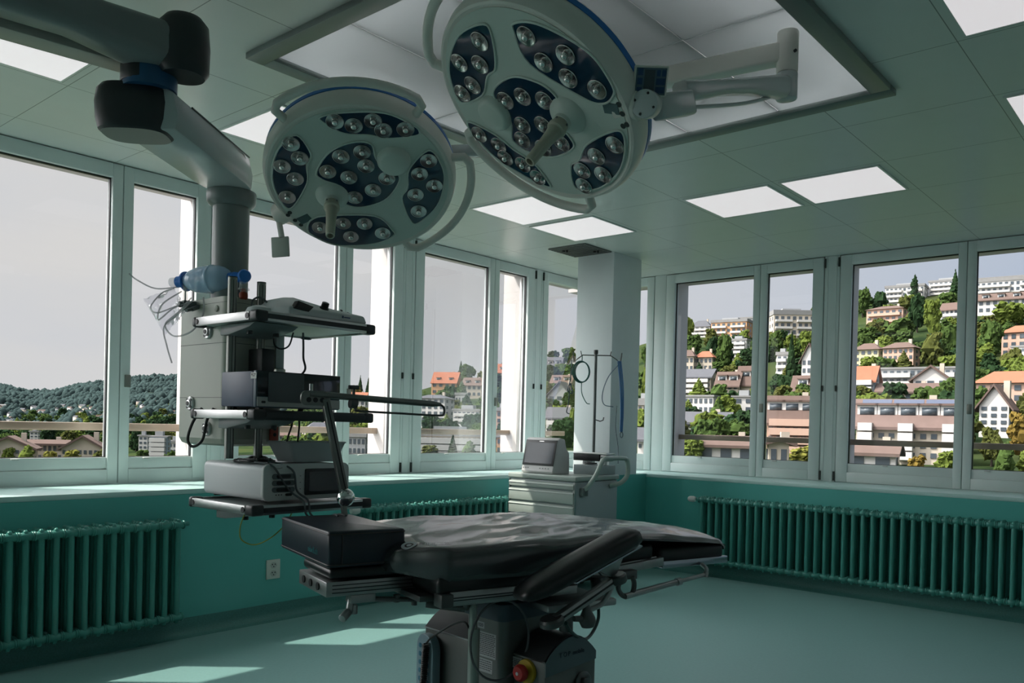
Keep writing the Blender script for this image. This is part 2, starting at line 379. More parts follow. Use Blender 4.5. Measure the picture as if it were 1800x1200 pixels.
def vent():
    t = thing('ceiling_vent', 'dark square ceiling vent touching the white pillar', 'vent', (.875, -1.44, H))
    MB().box((-.2, -.2, -.012), (.2, .2, 0)).build('cover_plate', mat('vent_grey', (.11, .12, .115), .5), t, bevel=.003)
    s = MB()
    for k in range(9): s.box((-.18, -.18+.042*k, -.016), (.18, -.178+.042*k+.012, -.012))
    s.build('slats', mat('vent_slat', (.08, .09, .088), .5), t)
    for p in ((-.09, -.12), (.12, .05)):
        c = MB(); c.cyl((p[0], p[1], -.03), (p[0], p[1], -.012), .012, n=10).cyl((p[0]+.03, p[1]+.01, -.035), (p[0]+.03, p[1]+.01, -.012), .008, n=10); c.build('catch', M_dark, t)
vent()
# ------------------------------------------------------------------ radiators
def rad_section():
    b = MB()
    for d in (-.042, 0, .042):
        pts = [(d, 0, .135), (d, 0, .68)]
        b.tube([(d, 0, .112), (d, 0, .118), (d, 0, .14), (d, 0, .68), (d, 0, .70), (d, 0, .708)], [.008, .013, .0165, .0165, .013, .007], n=12)
    for z in (.145, .675):
        b.cyl((-.042, 0, z), (.042, 0, z), .016, n=10)
        for d in (-.042, .042): b.cyl((d, -.0362, z), (d, .0362, z), .021, n=14); b.cyl((d, -.034, z), (d, -.028, z), .025, n=14); b.cyl((d, .028, z), (d, .034, z), .025, n=14)
    return b
sec_mesh = rad_section().mesh('radiator_section', M_rad)
def radiator(label, n, start, axis, step, valve):
    t = thing('radiator', label, 'radiator', start, (0, 0, 0 if axis == 'y' else -PI/2))
    for i in range(n):
        o = bpy.data.objects.new('radiator_section', sec_mesh); COL.objects.link(o); o.parent = t; o.location = (0, step*.0725*i, 0)
    e = (n-1)*.0725*step
    b = MB()
    for y in (0, e): b.box((-.068, y-.01, .30), (0, y+.01, .33)).box((-.068, y-.01, .55), (0, y+.01, .58))
    b.build('wall_bracket', M_rad, t)
    s = -step
    v = MB().cyl((.02, s*.03, .675), (.02, s*.075, .675), .012, n=12).cyl((.02, s*.06, .675), (-.066, s*.06, .675), .010, n=12); vo = v.build('valve', M_rad, t)
    if valve: MB().lathe([(.012, 0), (.022, .008), (.027, .03), (.026, .06), (.018, .075)], (.02, s*.07, .675), (0, s, 0), 20).build('thermostat_knob', M_white, t)
    return t
radiator('teal tube radiator below the leftmost windows in the near left corner', 40, (.655, -5.0, 0), 'y', -1, False)
radiator('teal tube radiator behind the table and left of the white trolley', 22, (.655, -3.60, 0), 'y', 1, True)
radiator('long teal tube radiator under the right windows', 55, (1.73, -.655, 0), 'x', 1, True)
# socket
def socket():
    t = thing('wall_socket', 'white double wall socket on the green wall under the shelf unit', 'socket', (PF, -4.297, .327))
    MB().box((0, -.05, -.062), (.012, .05, .062)).build('cover_plate', mat('socket_white', (.66, .68, .62), .4), t, bevel=.003)
    for z in (-.026, .026):
        w = MB().prism([(.026*math.cos(a*PI/3), z+.022*math.sin(a*PI/3)) for a in range(6)], .012, .0135, 'x'); o = w.build('outlet', mat('socket_inner', (.5, .52, .48), .4), t)
        h = MB()
        for yy, zz in ((-.010, .006), (.010, .006), (0, -.008)): h.cyl((.0134, yy, z+zz), (.0145, yy, z+zz), .004, n=10)
        h.build('pin_holes', M_dark, o)
socket()
# ------------------------------------------------------------------ ceiling supply pendant with shelf tower
M_cream = mat('cream_enamel', (.50, .52, .45), .35, var=.03)
M_arm = mat('pale_grey_enamel', (.56, .60, .60), .22, var=.03)
M_armd = mat('dark_grey_enamel', (.24, .26, .26), .35, var=.05)
M_col = mat('grey_column_enamel', (.20, .23, .23), .3)
M_blk = mat('anthracite_plastic', (.03, .034, .038), .38)
M_shelf = mat('pale_green_grey_laminate', (.62, .68, .66), .35)
M_navy = mat('navy_painted_metal', (.055, .085, .15), .4)
M_cable = mat('grey_cable', (.10, .11, .12), .5)
M_cableb = mat('black_cable', (.015, .017, .018), .45)
def pendant():
    t = thing('ceiling_pendant', 'grey ceiling pendant with jointed arm, cream service column and three equipment shelves', 'pendant', (0, 0, 0))
    # upper arm from the ceiling mount (off frame) to the joint
    E0 = Vector((2.515, -6.014, 2.521)); dr = Vector((-.141, -.99, 0)).normalized(); sdv = Vector((.99, -.141, 0))
    def loft(b, st, cs):
        vs = []; n = len(cs)
        for s_, w, h, dz in st:
            for y, z in cs: vs.append(E0+dr*s_+sdv*y*w+Vector((0, 0, z*h+dz)))
        fs = [(j*n+i, j*n+(i+1) % n, (j+1)*n+(i+1) % n, (j+1)*n+i) for j in range(len(st)-1) for i in range(n)]+[tuple(range(n-1, -1, -1)), tuple(range((len(st)-1)*n, len(st)*n))]
        return b.add(vs, fs)
    cs = [(x, z) for x, z in rrect(-.5, -.5, .5, .5, .32, 5)]
    loft(MB(), [(-.03, .15, .12, 0), (0, .16, .15, 0), (.14, .16, .15, 0), (.32, .14, .12, .015), (2.3, .14, .12, .015)], cs).build('upper_arm', M_armd, t)
    c = MB(); c.beam(E0+dr*.10-sdv*.135+Vector((0, 0, -.02)), E0+dr*2.3-sdv*.135+Vector((0, 0, -.02)), .10, .065); c.build('cable_channel', mat('warm_cream_enamel', (.47, .45, .40), .4), t, bevel=.004)
    mt = E0+dr*2.25; MB().cyl((mt.x, mt.y, 2.55), (mt.x, mt.y, H-.004), .11, n=32).build('ceiling_mount', M_armd, t, bevel=.01)
    MB().lathe([(.070, 0), (.084, .02), (.086, .10), (.080, .17), (.06, .195)], (2.545, -5.985, 2.432), (0, 0, 1), 36).build('joint_cap', M_blk, t)
    MB().cyl((2.448, -6.055, 2.40), (2.448, -6.055, 2.462), .088, n=36).build('upper_bearing', M_blk, t, bevel=.006)
    MB().cyl((2.4515, -6.0525, 2.385), (2.4515, -6.0525, 2.45), .0875, n=24).build('blue_bearing_ring', mat('deep_blue_plastic', (.02, .10, .22), .4), t)
    # lower arm
    p, q = Vector((2.455, -6.055, 2.335)), Vector((2.03, -5.50, 2.335)); d = (q-p).normalized(); sd = d.cross(Vector((0, 0, 1)))
    l = MB(); pr = [(-.103, -.085), (.103, -.085), (.110, -.03), (.092, .040), (.045, .065), (-.045, .065), (-.092, .040), (-.110, -.03)]
    vs = []; n = len(pr)
    stations = [(-.02, 1), (.60, 1), (.68, .93), (.73, .75), (.755, .45)]
    for s_, k in stations:
        for y, z in pr: vs.append(p+d*s_+sd*y*(k if s_ > .6 else 1)+Vector((0, 0, z)))
    fs = []
    for j in range(len(stations)-1):
        for i in range(n): fs.append((j*n+i, j*n+(i+1) % n, (j+1)*n+(i+1) % n, (j+1)*n+i))
    fs += [tuple(range(n-1, -1, -1)), tuple(range((len(stations)-1)*n, len(stations)*n))]
    l.add(vs, fs); la = l.build('lower_arm', M_arm, t, bevel=.006)
    tr = MB()
    tr.tube([Vector((2.455, -6.055, 2.335))+sd*.094+Vector((0, 0, .040))+d*.12, Vector((2.455, -6.055, 2.335))+sd*.094+Vector((0, 0, .040))+d*.66], .003, 6)
    tr.build('edge_trim', M_blk, la)
    # joint housing: rounded drum with flat sides
    jb = MB(); poly = []
    for k in range(40):
        a_ = 2*PI*k/40; ca, sa = math.cos(a_), math.sin(a_); r = 1/((abs(ca)**3.0+abs(sa)**3.0)**(1/3.0)); poly.append((ca*r*.124, sa*r*.095))
    ang = math.radians(45); poly = [(x*math.cos(ang)-y*math.sin(ang), x*math.sin(ang)+y*math.cos(ang)) for x, y in poly]
    zs = [(2.243, .86), (2.250, .93), (2.285, 1.0), (2.34, 1.03), (2.38, .99), (2.398, .88), (2.402, .75)]
    p = p+Vector((-.062, -.012, 0))
    vs = []; n = 40
    for z, k in zs: vs += [(p.x+x*k, p.y+y*k, z) for x, y in poly]
    fs = []
    for j in range(len(zs)-1):
        for i in range(n): fs.append((j*n+i, j*n+(i+1) % n, (j+1)*n+(i+1) % n, (j+1)*n+i))
    fs += [tuple(range(n-1, -1, -1)), tuple(range((len(zs)-1)*n, len(zs)*n))]
    jb.add(vs, fs); jb.build('joint_housing', M_blk, t)
    MB().add([(p.x+x*.86, p.y+y*.86, 2.2425) for x, y in poly]+[(p.x+x*.86, p.y+y*.86, 2.246) for x, y in poly], [tuple(range(39, -1, -1)), tuple(range(40, 80))]+[(i, (i+1) % 40, 40+(i+1) % 40, 40+i) for i in range(40)]).build('housing_bottom_plate', M_grey, t)
    # column
    cx, cy = 2.00, -5.475
    MB().cyl((cx, cy, 1.79), (cx, cy, 2.20), .075, n=40).build('column', M_col, t)
    MB().lathe([(.080, 0), (.094, .012), (.100, .02), (.102, .058), (.100, .066), (.06, .07)], (cx, cy, 2.185), (0, 0, 1), 40).build('collar', M_col, t)
    # service head
    x0, x1, y0, y1, z0, z1 = 1.74, 2.135, -5.565, -5.285, 1.175, 1.79
    P = rrect(x0, y0, x1, y1, .035, 6)
    h = MB().prism(P, z0+.03, z1); hd = h.build('service_head', M_cream, t)
    b = MB(); 
    PP = rrect(x0+.01, y0+.01, x1-.01, y1-.01, .03, 6); n = len(P)
    b.add([(x, y, z0+.03) for x, y in P]+[(x, y, z0+.008) for x, y in PP]+[(x, y, z0) for x, y in rrect(x0+.03, y0+.03, x1-.03, y1-.03, .02, 6)],
          [(j*n+i, j*n+(i+1) % n, (j+1)*n+(i+1) % n, (j+1)*n+i) for j in (0, 1) for i in range(n)]+[tuple(range(2*n, 3*n))]).build('bottom_cover', M_cream, hd)
    g = MB()
    for z in (1.375, 1.60): g.prism(rrect(x0-.0008, y0-.0008, x1+.0008, y1+.0008, .035, 6), z-.0009, z+.0009)
    g.prism(rrect(x0-.0005, y0-.0005, x1+.0005, y1+.0005, .035, 6), z1-.024, z1-.0225)
    g.build('panel_joints', mat('joint_dark_grey', (.10, .11, .10), .7), hd)  # dark grey lines along the panel joints
    # gas outlets on the left (-y) face
    for k, (x, z) in enumerate(((1.998, 1.649), (1.866, 1.350), (2.006, 1.245))):
        o = MB().lathe([(.030, 0), (.030, .006), (.026, .010), (.018, .010), (.016, .016), (.006, .018)], (x, y0, z), (0, -1, 0), 28).build('gas_outlet', M_alu, hd)
        r = MB()
        for a_ in range(4): w = a_*PI/2+PI/4; r.cyl((x+.021*math.cos(w), y0-.0105, z+.021*math.sin(w)), (x+.021*math.cos(w), y0-.0125, z+.021*math.sin(w)), .0062, n=10)
        r.cyl((x, y0-.016, z), (x, y0-.0195, z), .0095, n=14).build('outlet_core', M_dark, o)
    MB().lathe([(.014, 0), (.014, .006), (.008, .009)], (2.06, y0, 1.742), (0, -1, 0), 16).build('cap_screw', M_cream, hd)
    # red sockets on the far side of the front face
    sp = MB().box((x1, -5.355, 1.20), (x1+.012, -5.315, 1.30)).build('socket_strip', mat('coral_red_plastic', (.42, .08, .05), .45), hd, bevel=.003)
    r = MB()
    for z in (1.225, 1.25, 1.275): r.cyl((x1+.012, -5.335, z), (x1+.0135, -5.335, z), .008, n=12)
    r.build('socket_holes', M_dark, sp)
    MB().box((x1, -5.335, 1.50), (x1+.01, -5.295, 1.77)).build('vent_strip', M_shelf, hd, bevel=.002)
    # two square-ish profile poles
    for x, y, zt in ((2.175, -5.565, 1.858), (2.175, -5.432, 1.855)):
        b = MB().cyl((x, y, 1.128), (x, y, zt), .0185, n=20); po = b.build('pole', mat('anodised_pole', (.30, .31, .29), .35, .8), t)
        MB().cyl((x, y, zt), (x, y, zt+.004), .0185, n=20).build('pole_cap', M_dark, po)
        gr = MB()
        for a_ in (.2, .9, 1.6): w = a_-1.2; gr.box((x+.0183*math.cos(w)-.001, y+.0183*math.sin(w)-.001, 1.13), (x+.0183*math.cos(w)+.001, y+.0183*math.sin(w)+.001, zt-.01))
        gr.build('pole_grooves', M_dark, po)
    MB().box((2.13, -5.46, 1.475), (2.235, -5.40, 1.58)).build('pole_bracket', M_blk, t, bevel=.004)
    # shelves
    sx0, sx1, sy0, sy1 = 2.018, 2.493, -5.652, -5.078
    for k, z in enumerate((.925, 1.285, 1.658)):
        sh = MB().box((sx0+.02, sy0+.02, z+.010), (sx1-.012, sy1-.012, z+.030)).build('shelf', M_shelf if k else M_armd, t)
        f = MB().box((sx1-.022, sy0+.05, z+.002), (sx1-.002, sy1-.05, z+.040)).build('front_rail', (M_steel, M_blk, M_alu)[k], sh, bevel=.002)
        MB().box((sx1-.002, sy0+.05, z+.012), (sx1+.0012, sy1-.05, z+.030)).build('front_strip', M_blk, f)
        for yy, s_ in ((sy0, 1), (sy1, -1)):
            rl = MB().box((sx0+.03, yy+s_*.001, z+.004), (sx1-.055, yy+s_*.018, z+.038)).build('side_rail', M_alu, sh, bevel=.002)
            en = MB()
            for xx in (sx0+.038, sx1-.066): en.cyl((xx, yy-s_*.0012, z+.021), (xx, yy+s_*.004, z+.021), .0115, n=14)
            en.build('rail_screws', M_dark, rl)
            for xx, w in ((sx0, 1), (sx1, -1)):
                MB().box((xx, yy, z), (xx+w*(.055 if w < 0 else .03), yy+s_*.055, z+.042)).build('corner_cap', M_blk, sh, bevel=.010, seg=3)
        MB().box((sx0+.005, sy0+.05, z+.004), (sx0+.02, sy1-.05, z+.038)).build('back_rail', M_steel, sh)
        br = MB()
        br.prism([(2.15, z+.006), (2.40, z+.006), (2.36, z-.012), (2.21, z-.035), (2.15, z-.035)], -5.60, -5.40, 'y')
        bo = br.build('shelf_bracket', M_armd, sh, bevel=.003)
        kb = MB()
        for yy in (-5.56, -5.44): kb.cyl((2.30, yy, z-.034), (2.30, yy, z-.01), .012, n=12)
        kb.build('bracket_bolts', M_blk, bo)
    return t
pendant()
# ------------------------------------------------------------------ instruments on the shelves
def esu():
    z = .967
    t = thing('electrosurgical_unit', 'large white generator with dark touchscreen on the lowest shelf', 'medical device', (2.26, -5.36, z))
    x0, x1, y0, y1, h = -.285, .165, -.200, .205, .145
    body = MB().prism(rrect(y0, 0.006, y1, h, .022, 5), x0, x1-.02, 'x'); bo = body.build('housing', mat('white_device_shell', (.70, .72, .74), .35, var=.02), t, bevel=.004)
    fp = MB(); P = rrect(y0-.004, 0.004, y1+.004, h+.004, .026, 5); fp.prism(P, x1-.02, x1, 'x'); fo = fp.build('front_panel', mat('pale_grey_device_front', (.58, .61, .60), .4), t, bevel=.005)
    MB().prism(rrect(-.015, .022, .165, .128, .006), x1, x1+.006, 'x').build('screen_frame', M_dark, fo, bevel=.002)
    MB().prism(rrect(.004, .036, .150, .116, .003), x1+.006, x1+.0068, 'x').build('screen', mat('dark_touchscreen', (.022, .028, .036), .12, coat=.5), fo)
    for z_ in (.100, .074, .048):
        s = MB().prism(rrect(-.165, z_-.0105, -.062, z_+.0105, .0103), x1, x1+.003, 'x').build('output_slot', mat('slot_grey', (.13, .16, .17), .45), fo)
        MB().prism(rrect(-.147, z_-.0070, -.082, z_+.0070, .0068), x1+.003, x1+.0040, 'x').build('slot_opening', M_dark, s)
    MB().prism(rrect(-.104, .0225, -.075, .033, .005), x1, x1+.004, 'x').build('footswitch_port', M_dark, fo)
    led = MB()
    for z_ in (.1, .074, .048, .028): led.box((x1, -.038, z_-.001), (x1+.001, -.032, z_+.001))
    for y_ in (-.146, -.134, -.122): led.box((x1, y_-.003, .026), (x1+.0008, y_+.003, .030))
    led.build('led_row', M_dark, fo)
    lg = MB(); lg.tube([(x1+.0006, -.158, .130), (x1+.0006, -.145, .1325), (x1+.0006, -.135, .131), (x1+.0006, -.12, .1345)], .0012, 5); lg.build('logo', M_grey, fo)
    f = MB()
    for x in (x0+.04, x1-.05):
        for y in (y0+.04, y1-.04): f.cyl((x, y, 0), (x, y, .010), .014, n=12)
    f.build('rubber_feet', M_dark, t)
esu()
def plastic_tray():
    t = thing('plastic_tray', 'empty white plastic tray standing on the white generator', 'tray', (2.26, -5.26, 1.116))
    bt, tp = rrect(-.065, -.095, .065, .125, .012), rrect(-.085, -.135, .085, .155, .016); n = len(bt)
    ib, it = rrect(-.060, -.090, .060, .120, .010), rrect(-.080, -.130, .080, .150, .014)
    vs = [(x, y, 0) for x, y in bt]+[(x, y, .082) for x, y in tp]+[(x, y, .082) for x, y in it]+[(x, y, .004) for x, y in ib]
    fs = [tuple(range(n-1, -1, -1)), tuple(range(3*n, 4*n))]+[(j*n+i, j*n+(i+1) % n, (j+1)*n+(i+1) % n, (j+1)*n+i) for j in range(3) for i in range(n)]
    MB().add(vs, fs).build('tray_shell', mat('milky_plastic', (.42, .47, .48), .4), t)
    rim = MB(); rim.tube([(x, y, .082) for x, y in rrect(-.087, -.137, .087, .157, .018)], .0035, 6, closed=True); rim.build('rim', mat('milky_plastic', (.42, .47, .48), .4), t)
plastic_tray()
def video_box():
    z = 1.328
    t = thing('video_processor', 'navy box with black glass front on the middle shelf', 'medical device', (2.28, -5.39, z))
    MB().box((-.13, -.200, .010), (.10, .195, .148)).build('housing', M_navy, t, bevel=.005)
    MB().box((.10, -.200, .008), (.122, .197, .150)).build('bezel', mat('slate_blue_bezel', (.045, .09, .13), .4), t, bevel=.004)
    fr = MB().box((.122, -.196, .050), (.126, .196, .150)).build('glass_front', mat('black_glass', (.008, .013, .022), .12, coat=.4), t, bevel=.003)
    MB().box((.122, -.196, .012), (.1255, .196, .048)).build('lower_panel', mat('silver_grey_panel', (.45, .47, .46), .4), t)
    MB().prism(rrect(-.150, .030, .015, .146, .006), .126, .1285, 'x').build('screen', mat('grey_screen', (.075, .09, .10), .2, coat=.3), fr)
    MB().prism(rrect(-.178, .024, -.160, .033, .003), .1258, .1268, 'x').build('power_button', M_dark, t)
    lb = MB().box((.085, -.2012, .118), (.124, -.2, .142)).build('label', mat('paper_white', (.7, .7, .68), .6), t)
    MB().box((.090, -.2018, .130), (.097, -.2011, .138)).box((.100, -.2018, .134), (.118, -.2011, .137)).box((.100, -.2018, .127), (.112, -.2011, .130)).build('printing', M_dark, lb)
    f = MB()
    for x in (-.10, .09):
        for y in (-.16, .16): f.cyl((x, y, 0), (x, y, .012), .012, n=10)
    f.build('rubber_feet', M_dark, t)
    d = MB().lathe([(.02, 0), (.024, .004), (.024, .018), (.018, .022)], (.02, -.03, .148), (0, 0, 1), 20).build('top_knob', mat('satin_knob', (.5, .5, .46), .3, .7), t)
video_box()
def top_device():
    t = thing('infusion_warmer', 'low white wedge-shaped device with black dial on the top shelf', 'medical device', (2.28, -5.27, 1.70))
    # faceted shell: (x toward viewer, y along the shelf)
    B = [(.165, -.205), (.175, .17), (.12, .205), (-.16, .205), (-.16, -.205), (.10, -.24)]
    T1 = [(.155, -.20), (.165, .165), (.11, .195), (-.15, .195), (-.15, -.195), (.09, -.225)]
    T2 = [(.06, -.12), (.04, .06), (.02, .12), (-.12, .12), (-.12, -.14), (.02, -.15)]
    zz = (0.004, .035, .088); n = 6
    vs = [(x, y, zz[0]) for x, y in B]+[(x, y, zz[1]) for x, y in T1]+[(x, y, zz[2]-(.018 if i in (1, 2) else 0)) for i, (x, y) in enumerate(T2)]
    MB().add(vs, [tuple(range(n-1, -1, -1)), tuple(range(2*n, 3*n))]+[(j*n+i, j*n+(i+1) % n, (j+1)*n+(i+1) % n, (j+1)*n+i) for j in (0, 1) for i in range(n)]).build('shell', mat('matt_white_shell', (.62, .65, .66), .45, var=.02), t, bevel=.008, seg=3)
    MB().lathe([(.019, 0), (.019, .006), (.016, .008), (.015, .026), (.012, .028)], (.112, -.005, .052), (.45, 0, .9), 20).build('dial', M_dark, t)
    MB().prism([(-.185, .030), (-.115, .022), (-.090, .046), (-.165, .062)], .135, .163, 'x').build('display_recess', M_dark, t, bevel=.003)
    MB().lathe([(.010, 0), (.010, .004), (.006, .005)], (.108, .125, .046), (.5, .1, .8), 14).build('small_button', M_grey, t)
    MB().lathe([(.006, 0), (.006, .004)], (.09, .10, .058), (.5, .1, .8), 12).build('indicator', M_dark, t)
    lg = MB().box((.1685, .045, .016), (.1705, .052, .026)).box((.1695, .055, .018), (.1715, .085, .022)).build('logo', mat('logo_blue', (.03, .06, .2), .5), t)
    ear = MB(); ear.lathe([(.001, .0), (.05, .0), (.055, .01), (.045, .028), (.02, .038), (.001, .04)], (.03, -.255, .002), (0, 0, 1), 24); ear.build('cable_hood', mat('matt_white_shell', (.46, .49, .50), .45), t)
top_device()
# resuscitation bag on top of the service head
def ambu():
    M_bl = mat('clear_blue_silicone', (.48, .68, .95), .18, alpha=.78, coat=.3, var=.12, scale=20)
    M_bd = mat('blue_fitting', (.04, .24, .75), .3, alpha=.92)
    M_cl = mat('clear_plastic', (.75, .77, .78), .1, alpha=.30)
    t = thing('resuscitation_bag', 'blue squeezable resuscitation bag lying on top of the service column', 'resuscitation bag', (1.93, -5.43, 1.795))
    A = Vector((1.849, -5.604, 1.867))-Vector((1.93, -5.43, 1.795)); Eb = Vector((2.074, -5.516, 1.875))-Vector((1.93, -5.43, 1.795)); ax = (Eb-A).normalized(); Lb = (Eb-A).length
    prof = [(.020, 0), (.030, .01), (.046, .03), (.064, .06), (.076, .095), (.082, .14), (.083, .18), (.086, .186), (.086, .196), (.082, .202), (.078, .235), (.064, .268), (.045, .288), (.024, .295)]
    pf = []
    for i in range(len(prof)-1):
        for k in range(2): f = k/2; pf.append((prof[i][0]*(1-f)+prof[i+1][0]*f, prof[i][1]*(1-f)+prof[i+1][1]*f))
    pf.append(prof[-1]); pf = [(r*.70, h*Lb/.295) for r, h in pf]
    MB().lathe(pf, A, ax, 40).build('bag', M_bl, t)
    MB().lathe([(.022, -.03), (.024, -.028), (.024, -.004), (.042, .012), (.042, .018), (.02, .02)], A, ax, 24).build('intake_valve', M_bd, t)
    MB().lathe([(.018, -.062), (.021, -.06), (.021, -.03), (.015, -.028)], A, ax, 20).build('reservoir_adapter', M_cl, t)
    E = Eb-ax*.008
    nk = MB().lathe([(.019, 0), (.023, .004), (.019, .010), (.023, .016), (.019, .022), (.023, .028), (.020, .05), (.016, .055)], E, ax, 24); nk.build('outlet_neck', M_bd, t)
    V = E+ax*.075
    MB().lathe([(.001, -.022), (.022, -.022), (.027, -.016), (.027, .016), (.022, .022), (.001, .022)], V, Vector((.9, -.35, .1)), 28).build('patient_valve', M_bd, t)
    MB().lathe([(.016, .02), (.018, .03), (.018, .045), (.024, .050), (.024, .056), (.015, .06), (.015, .064)], V, (0, 0, -1), 24).build('valve_connector', M_cl, t)
    MB().lathe([(.010, .05), (.010, .063), (.016, .066), (.018, .075), (.018, .09), (.013, .094)], V, (0, 0, -1), 20).build('red_cap', mat('red_cap', (.32, .045, .02), .4), t)
    # collapsed clear reservoir bag hanging at the left
    m = glassmat('clear_film', (.90, .90, .92), .8, .18, 1.45)
    rng = random.Random(3); rows = cols = 15; vs = []; fs = []
    Q = [Vector(q)-Vector((1.93, -5.43, 1.795)) for q in [(1.791, -5.614, 1.846), (1.692, -5.699, 1.794), (1.766, -5.637, 1.643), (1.866, -5.59, 1.746)]]
    for side in (-1, 1):
        o = len(vs)
        for i in range(rows):
            for j in range(cols):
                a, b = i/(rows-1), j/(cols-1); q = Q[0].lerp(Q[1], b).lerp(Q[3].lerp(Q[2], b), a); bulge = math.sin(PI*a)*math.sin(PI*b)
                q = q+Vector((.65, -.75, 0))*side*.016*bulge+Vector((rng.uniform(-1, 1), rng.uniform(-1, 1), rng.uniform(-1, 1)))*.0035; vs.append(q)
        for i in range(rows-1):
            for j in range(cols-1): k = o+i*cols+j; fs.append((k, k+1, k+cols+1, k+cols))
    MB().add(vs, fs).build('reservoir_bag', m, t, split=0)
    mt = mat('clear_tubing', (.62, .62, .64), .2, alpha=.55)
    tb = MB()
    tb.tube(spline([A+Vector((-.03, .00, -.02)), A+Vector((-.10, -.07, -.03)), A+Vector((-.14, -.13, .0)), A+Vector((-.13, -.17, .02))]), .0032, 6)
    tb.tube(spline([A+Vector((-.01, .0, -.04)), A+Vector((-.06, -.06, -.10)), A+Vector((-.03, -.09, -.17)), A+Vector((.02, -.05, -.12)), A+Vector((.07, .0, -.09))]), .0036, 6)
    tb.tube(spline([A+Vector((.11, -.02, -.08)), A+Vector((.06, -.05, -.14)), A+Vector((-.01, -.07, -.19)), A+Vector((.05, -.06, -.24)), A+Vector((.14, -.03, -.22)), A+Vector((.19, -.01, -.15)), A+Vector((.17, 0, -.08))]), .0036, 6)
    tb.tube(spline([A+Vector((.10, -.01, -.09)), A+Vector((.03, -.04, -.15)), A+Vector((-.02, -.07, -.20)), A+Vector((-.01, -.06, -.28)), A+Vector((.015, -.05, -.35))]), .0036, 6)
    tb.tube(spline([A+Vector((-.02, -.03, -.03)), A+Vector((-.09, -.05, -.05)), A+Vector((-.10, -.09, -.11)), A+Vector((-.04, -.09, -.14)), A+Vector((.03, -.04, -.11))]), .0034, 6)
    tb.build('oxygen_tubing', mt, t)
ambu()
def flowmeter():
    t = thing('flowmeter', 'clear tube flowmeter plugged into the top left of the service column', 'flowmeter', (1.885, -5.60, 1.765))
    MB().cyl((0, -.012, 0.02), (0, -.012, .115), .010, n=18).build('flow_tube', mat('clear_plastic', (.75, .77, .78), .1, alpha=.30), t)
    MB().cyl((0, -.012, 0.018), (0, -.012, .09), .0035, n=8).build('scale_rod', M_white, t)
    MB().box((-.012, -.024, -.012), (.012, .034, .018)).cyl((.0, -.01, -.024), (0, -.01, 0), .010, n=14).build('block', M_grey, t, bevel=.003)
    MB().lathe([(.010, 0), (.013, .003), (.013, .012), (.009, .015)], (-.004, -.024, 0), (0, -1, 0), 18).build('knob', M_grey, t)
    MB().cyl((.025, .034, -.005), (.035, .0, -.02), .010, n=14).cyl((.035, .0, -.02), (.045, -.03, -.03), .007, n=12).build('hose_connector', M_grey, t)
flowmeter()
def cable(label, pts, r, m, name='cable', group=None):
    return tag(MB().tube(spline(pts, 8), r, 8).build(name, m), label, 'cable', group)
cable('thin dark cable hanging from the top shelf down behind the navy box', [(2.30, -5.31, 1.655), (2.29, -5.30, 1.60), (2.285, -5.295, 1.55), (2.29, -5.29, 1.50), (2.20, -5.28, 1.46)], .0045, M_cable)
cable('short looped dark cable just under the top shelf', [(2.19, -5.38, 1.64), (2.21, -5.385, 1.60), (2.235, -5.37, 1.585), (2.26, -5.35, 1.60), (2.26, -5.33, 1.655)], .0035, M_cable)
cable('black hose looping below the middle shelf at the service column', [(2.02, -5.60, 1.33), (1.985, -5.62, 1.27), (1.975, -5.635, 1.20), (2.0, -5.625, 1.17), (2.03, -5.60, 1.20), (2.035, -5.585, 1.28), (2.06, -5.57, 1.33)], .006, M_cableb)
cable('left of two dark cables rising from the white tray to the middle shelf', [(2.25, -5.33, 1.13), (2.24, -5.335, 1.20), (2.25, -5.32, 1.27), (2.24, -5.31, 1.33)], .004, M_cableb)
cable('right of two dark cables rising from the white tray to the middle shelf', [(2.25, -5.28, 1.13), (2.245, -5.285, 1.20), (2.245, -5.28, 1.27), (2.22, -5.27, 1.33)], .004, M_cableb)
cable('grey cable pair running over the white generator and down its front', [(2.26, -5.60+.07, 1.125), (2.34, -5.545, 1.12), (2.40, -5.54, 1.119), (2.435, -5.52, 1.10), (2.437, -5.47, 1.03), (2.44, -5.44, 1.0), (2.50, -5.43, .97), (2.515, -5.425, .92), (2.60, -5.42, .90), (2.68, -5.42, .935), (2.73, -5.44, .935)], .0042, M_cable)
cable('second grey cable hanging over the lower shelf edge to the cushion', [(2.28, -5.50, 1.122), (2.38, -5.49, 1.121), (2.438, -5.44, 1.09), (2.439, -5.42, 1.01), (2.50, -5.41, .975), (2.515, -5.405, .92), (2.60, -5.40, .90), (2.68, -5.40, .935), (2.74, -5.41, .935)], .0042, M_cable)
cb = MB()
for k in range(5): cb.tube([(2.24+.10*math.cos(a*.4+k)+.01*k, -5.49+.07*math.sin(a*.4+k*.7), 1.120+.004*k+.003*math.sin(a)) for a in range(15)], .004, 6)
tag(cb.build('cable_coil', M_cableb), 'coil of dark cables lying on top of the white generator beside the tray', 'cable')
cable('thin yellow-green earth cable looping under the lowest shelf', [(2.36, -5.60, .925), (2.345, -5.61, .87), (2.34, -5.60, .82), (2.37, -5.56, .80), (2.42, -5.52, .83), (2.44, -5.47, .88), (2.44, -5.44, .925)], .0024, mat('yellow_green_cable', (.36, .36, .05), .5))
cable('grey hose beside the poles behind the top shelf', [(2.22, -5.50, 1.72), (2.20, -5.49, 1.77), (2.21, -5.46, 1.79), (2.23, -5.43, 1.76), (2.24, -5.40, 1.70)], .004, M_cable)
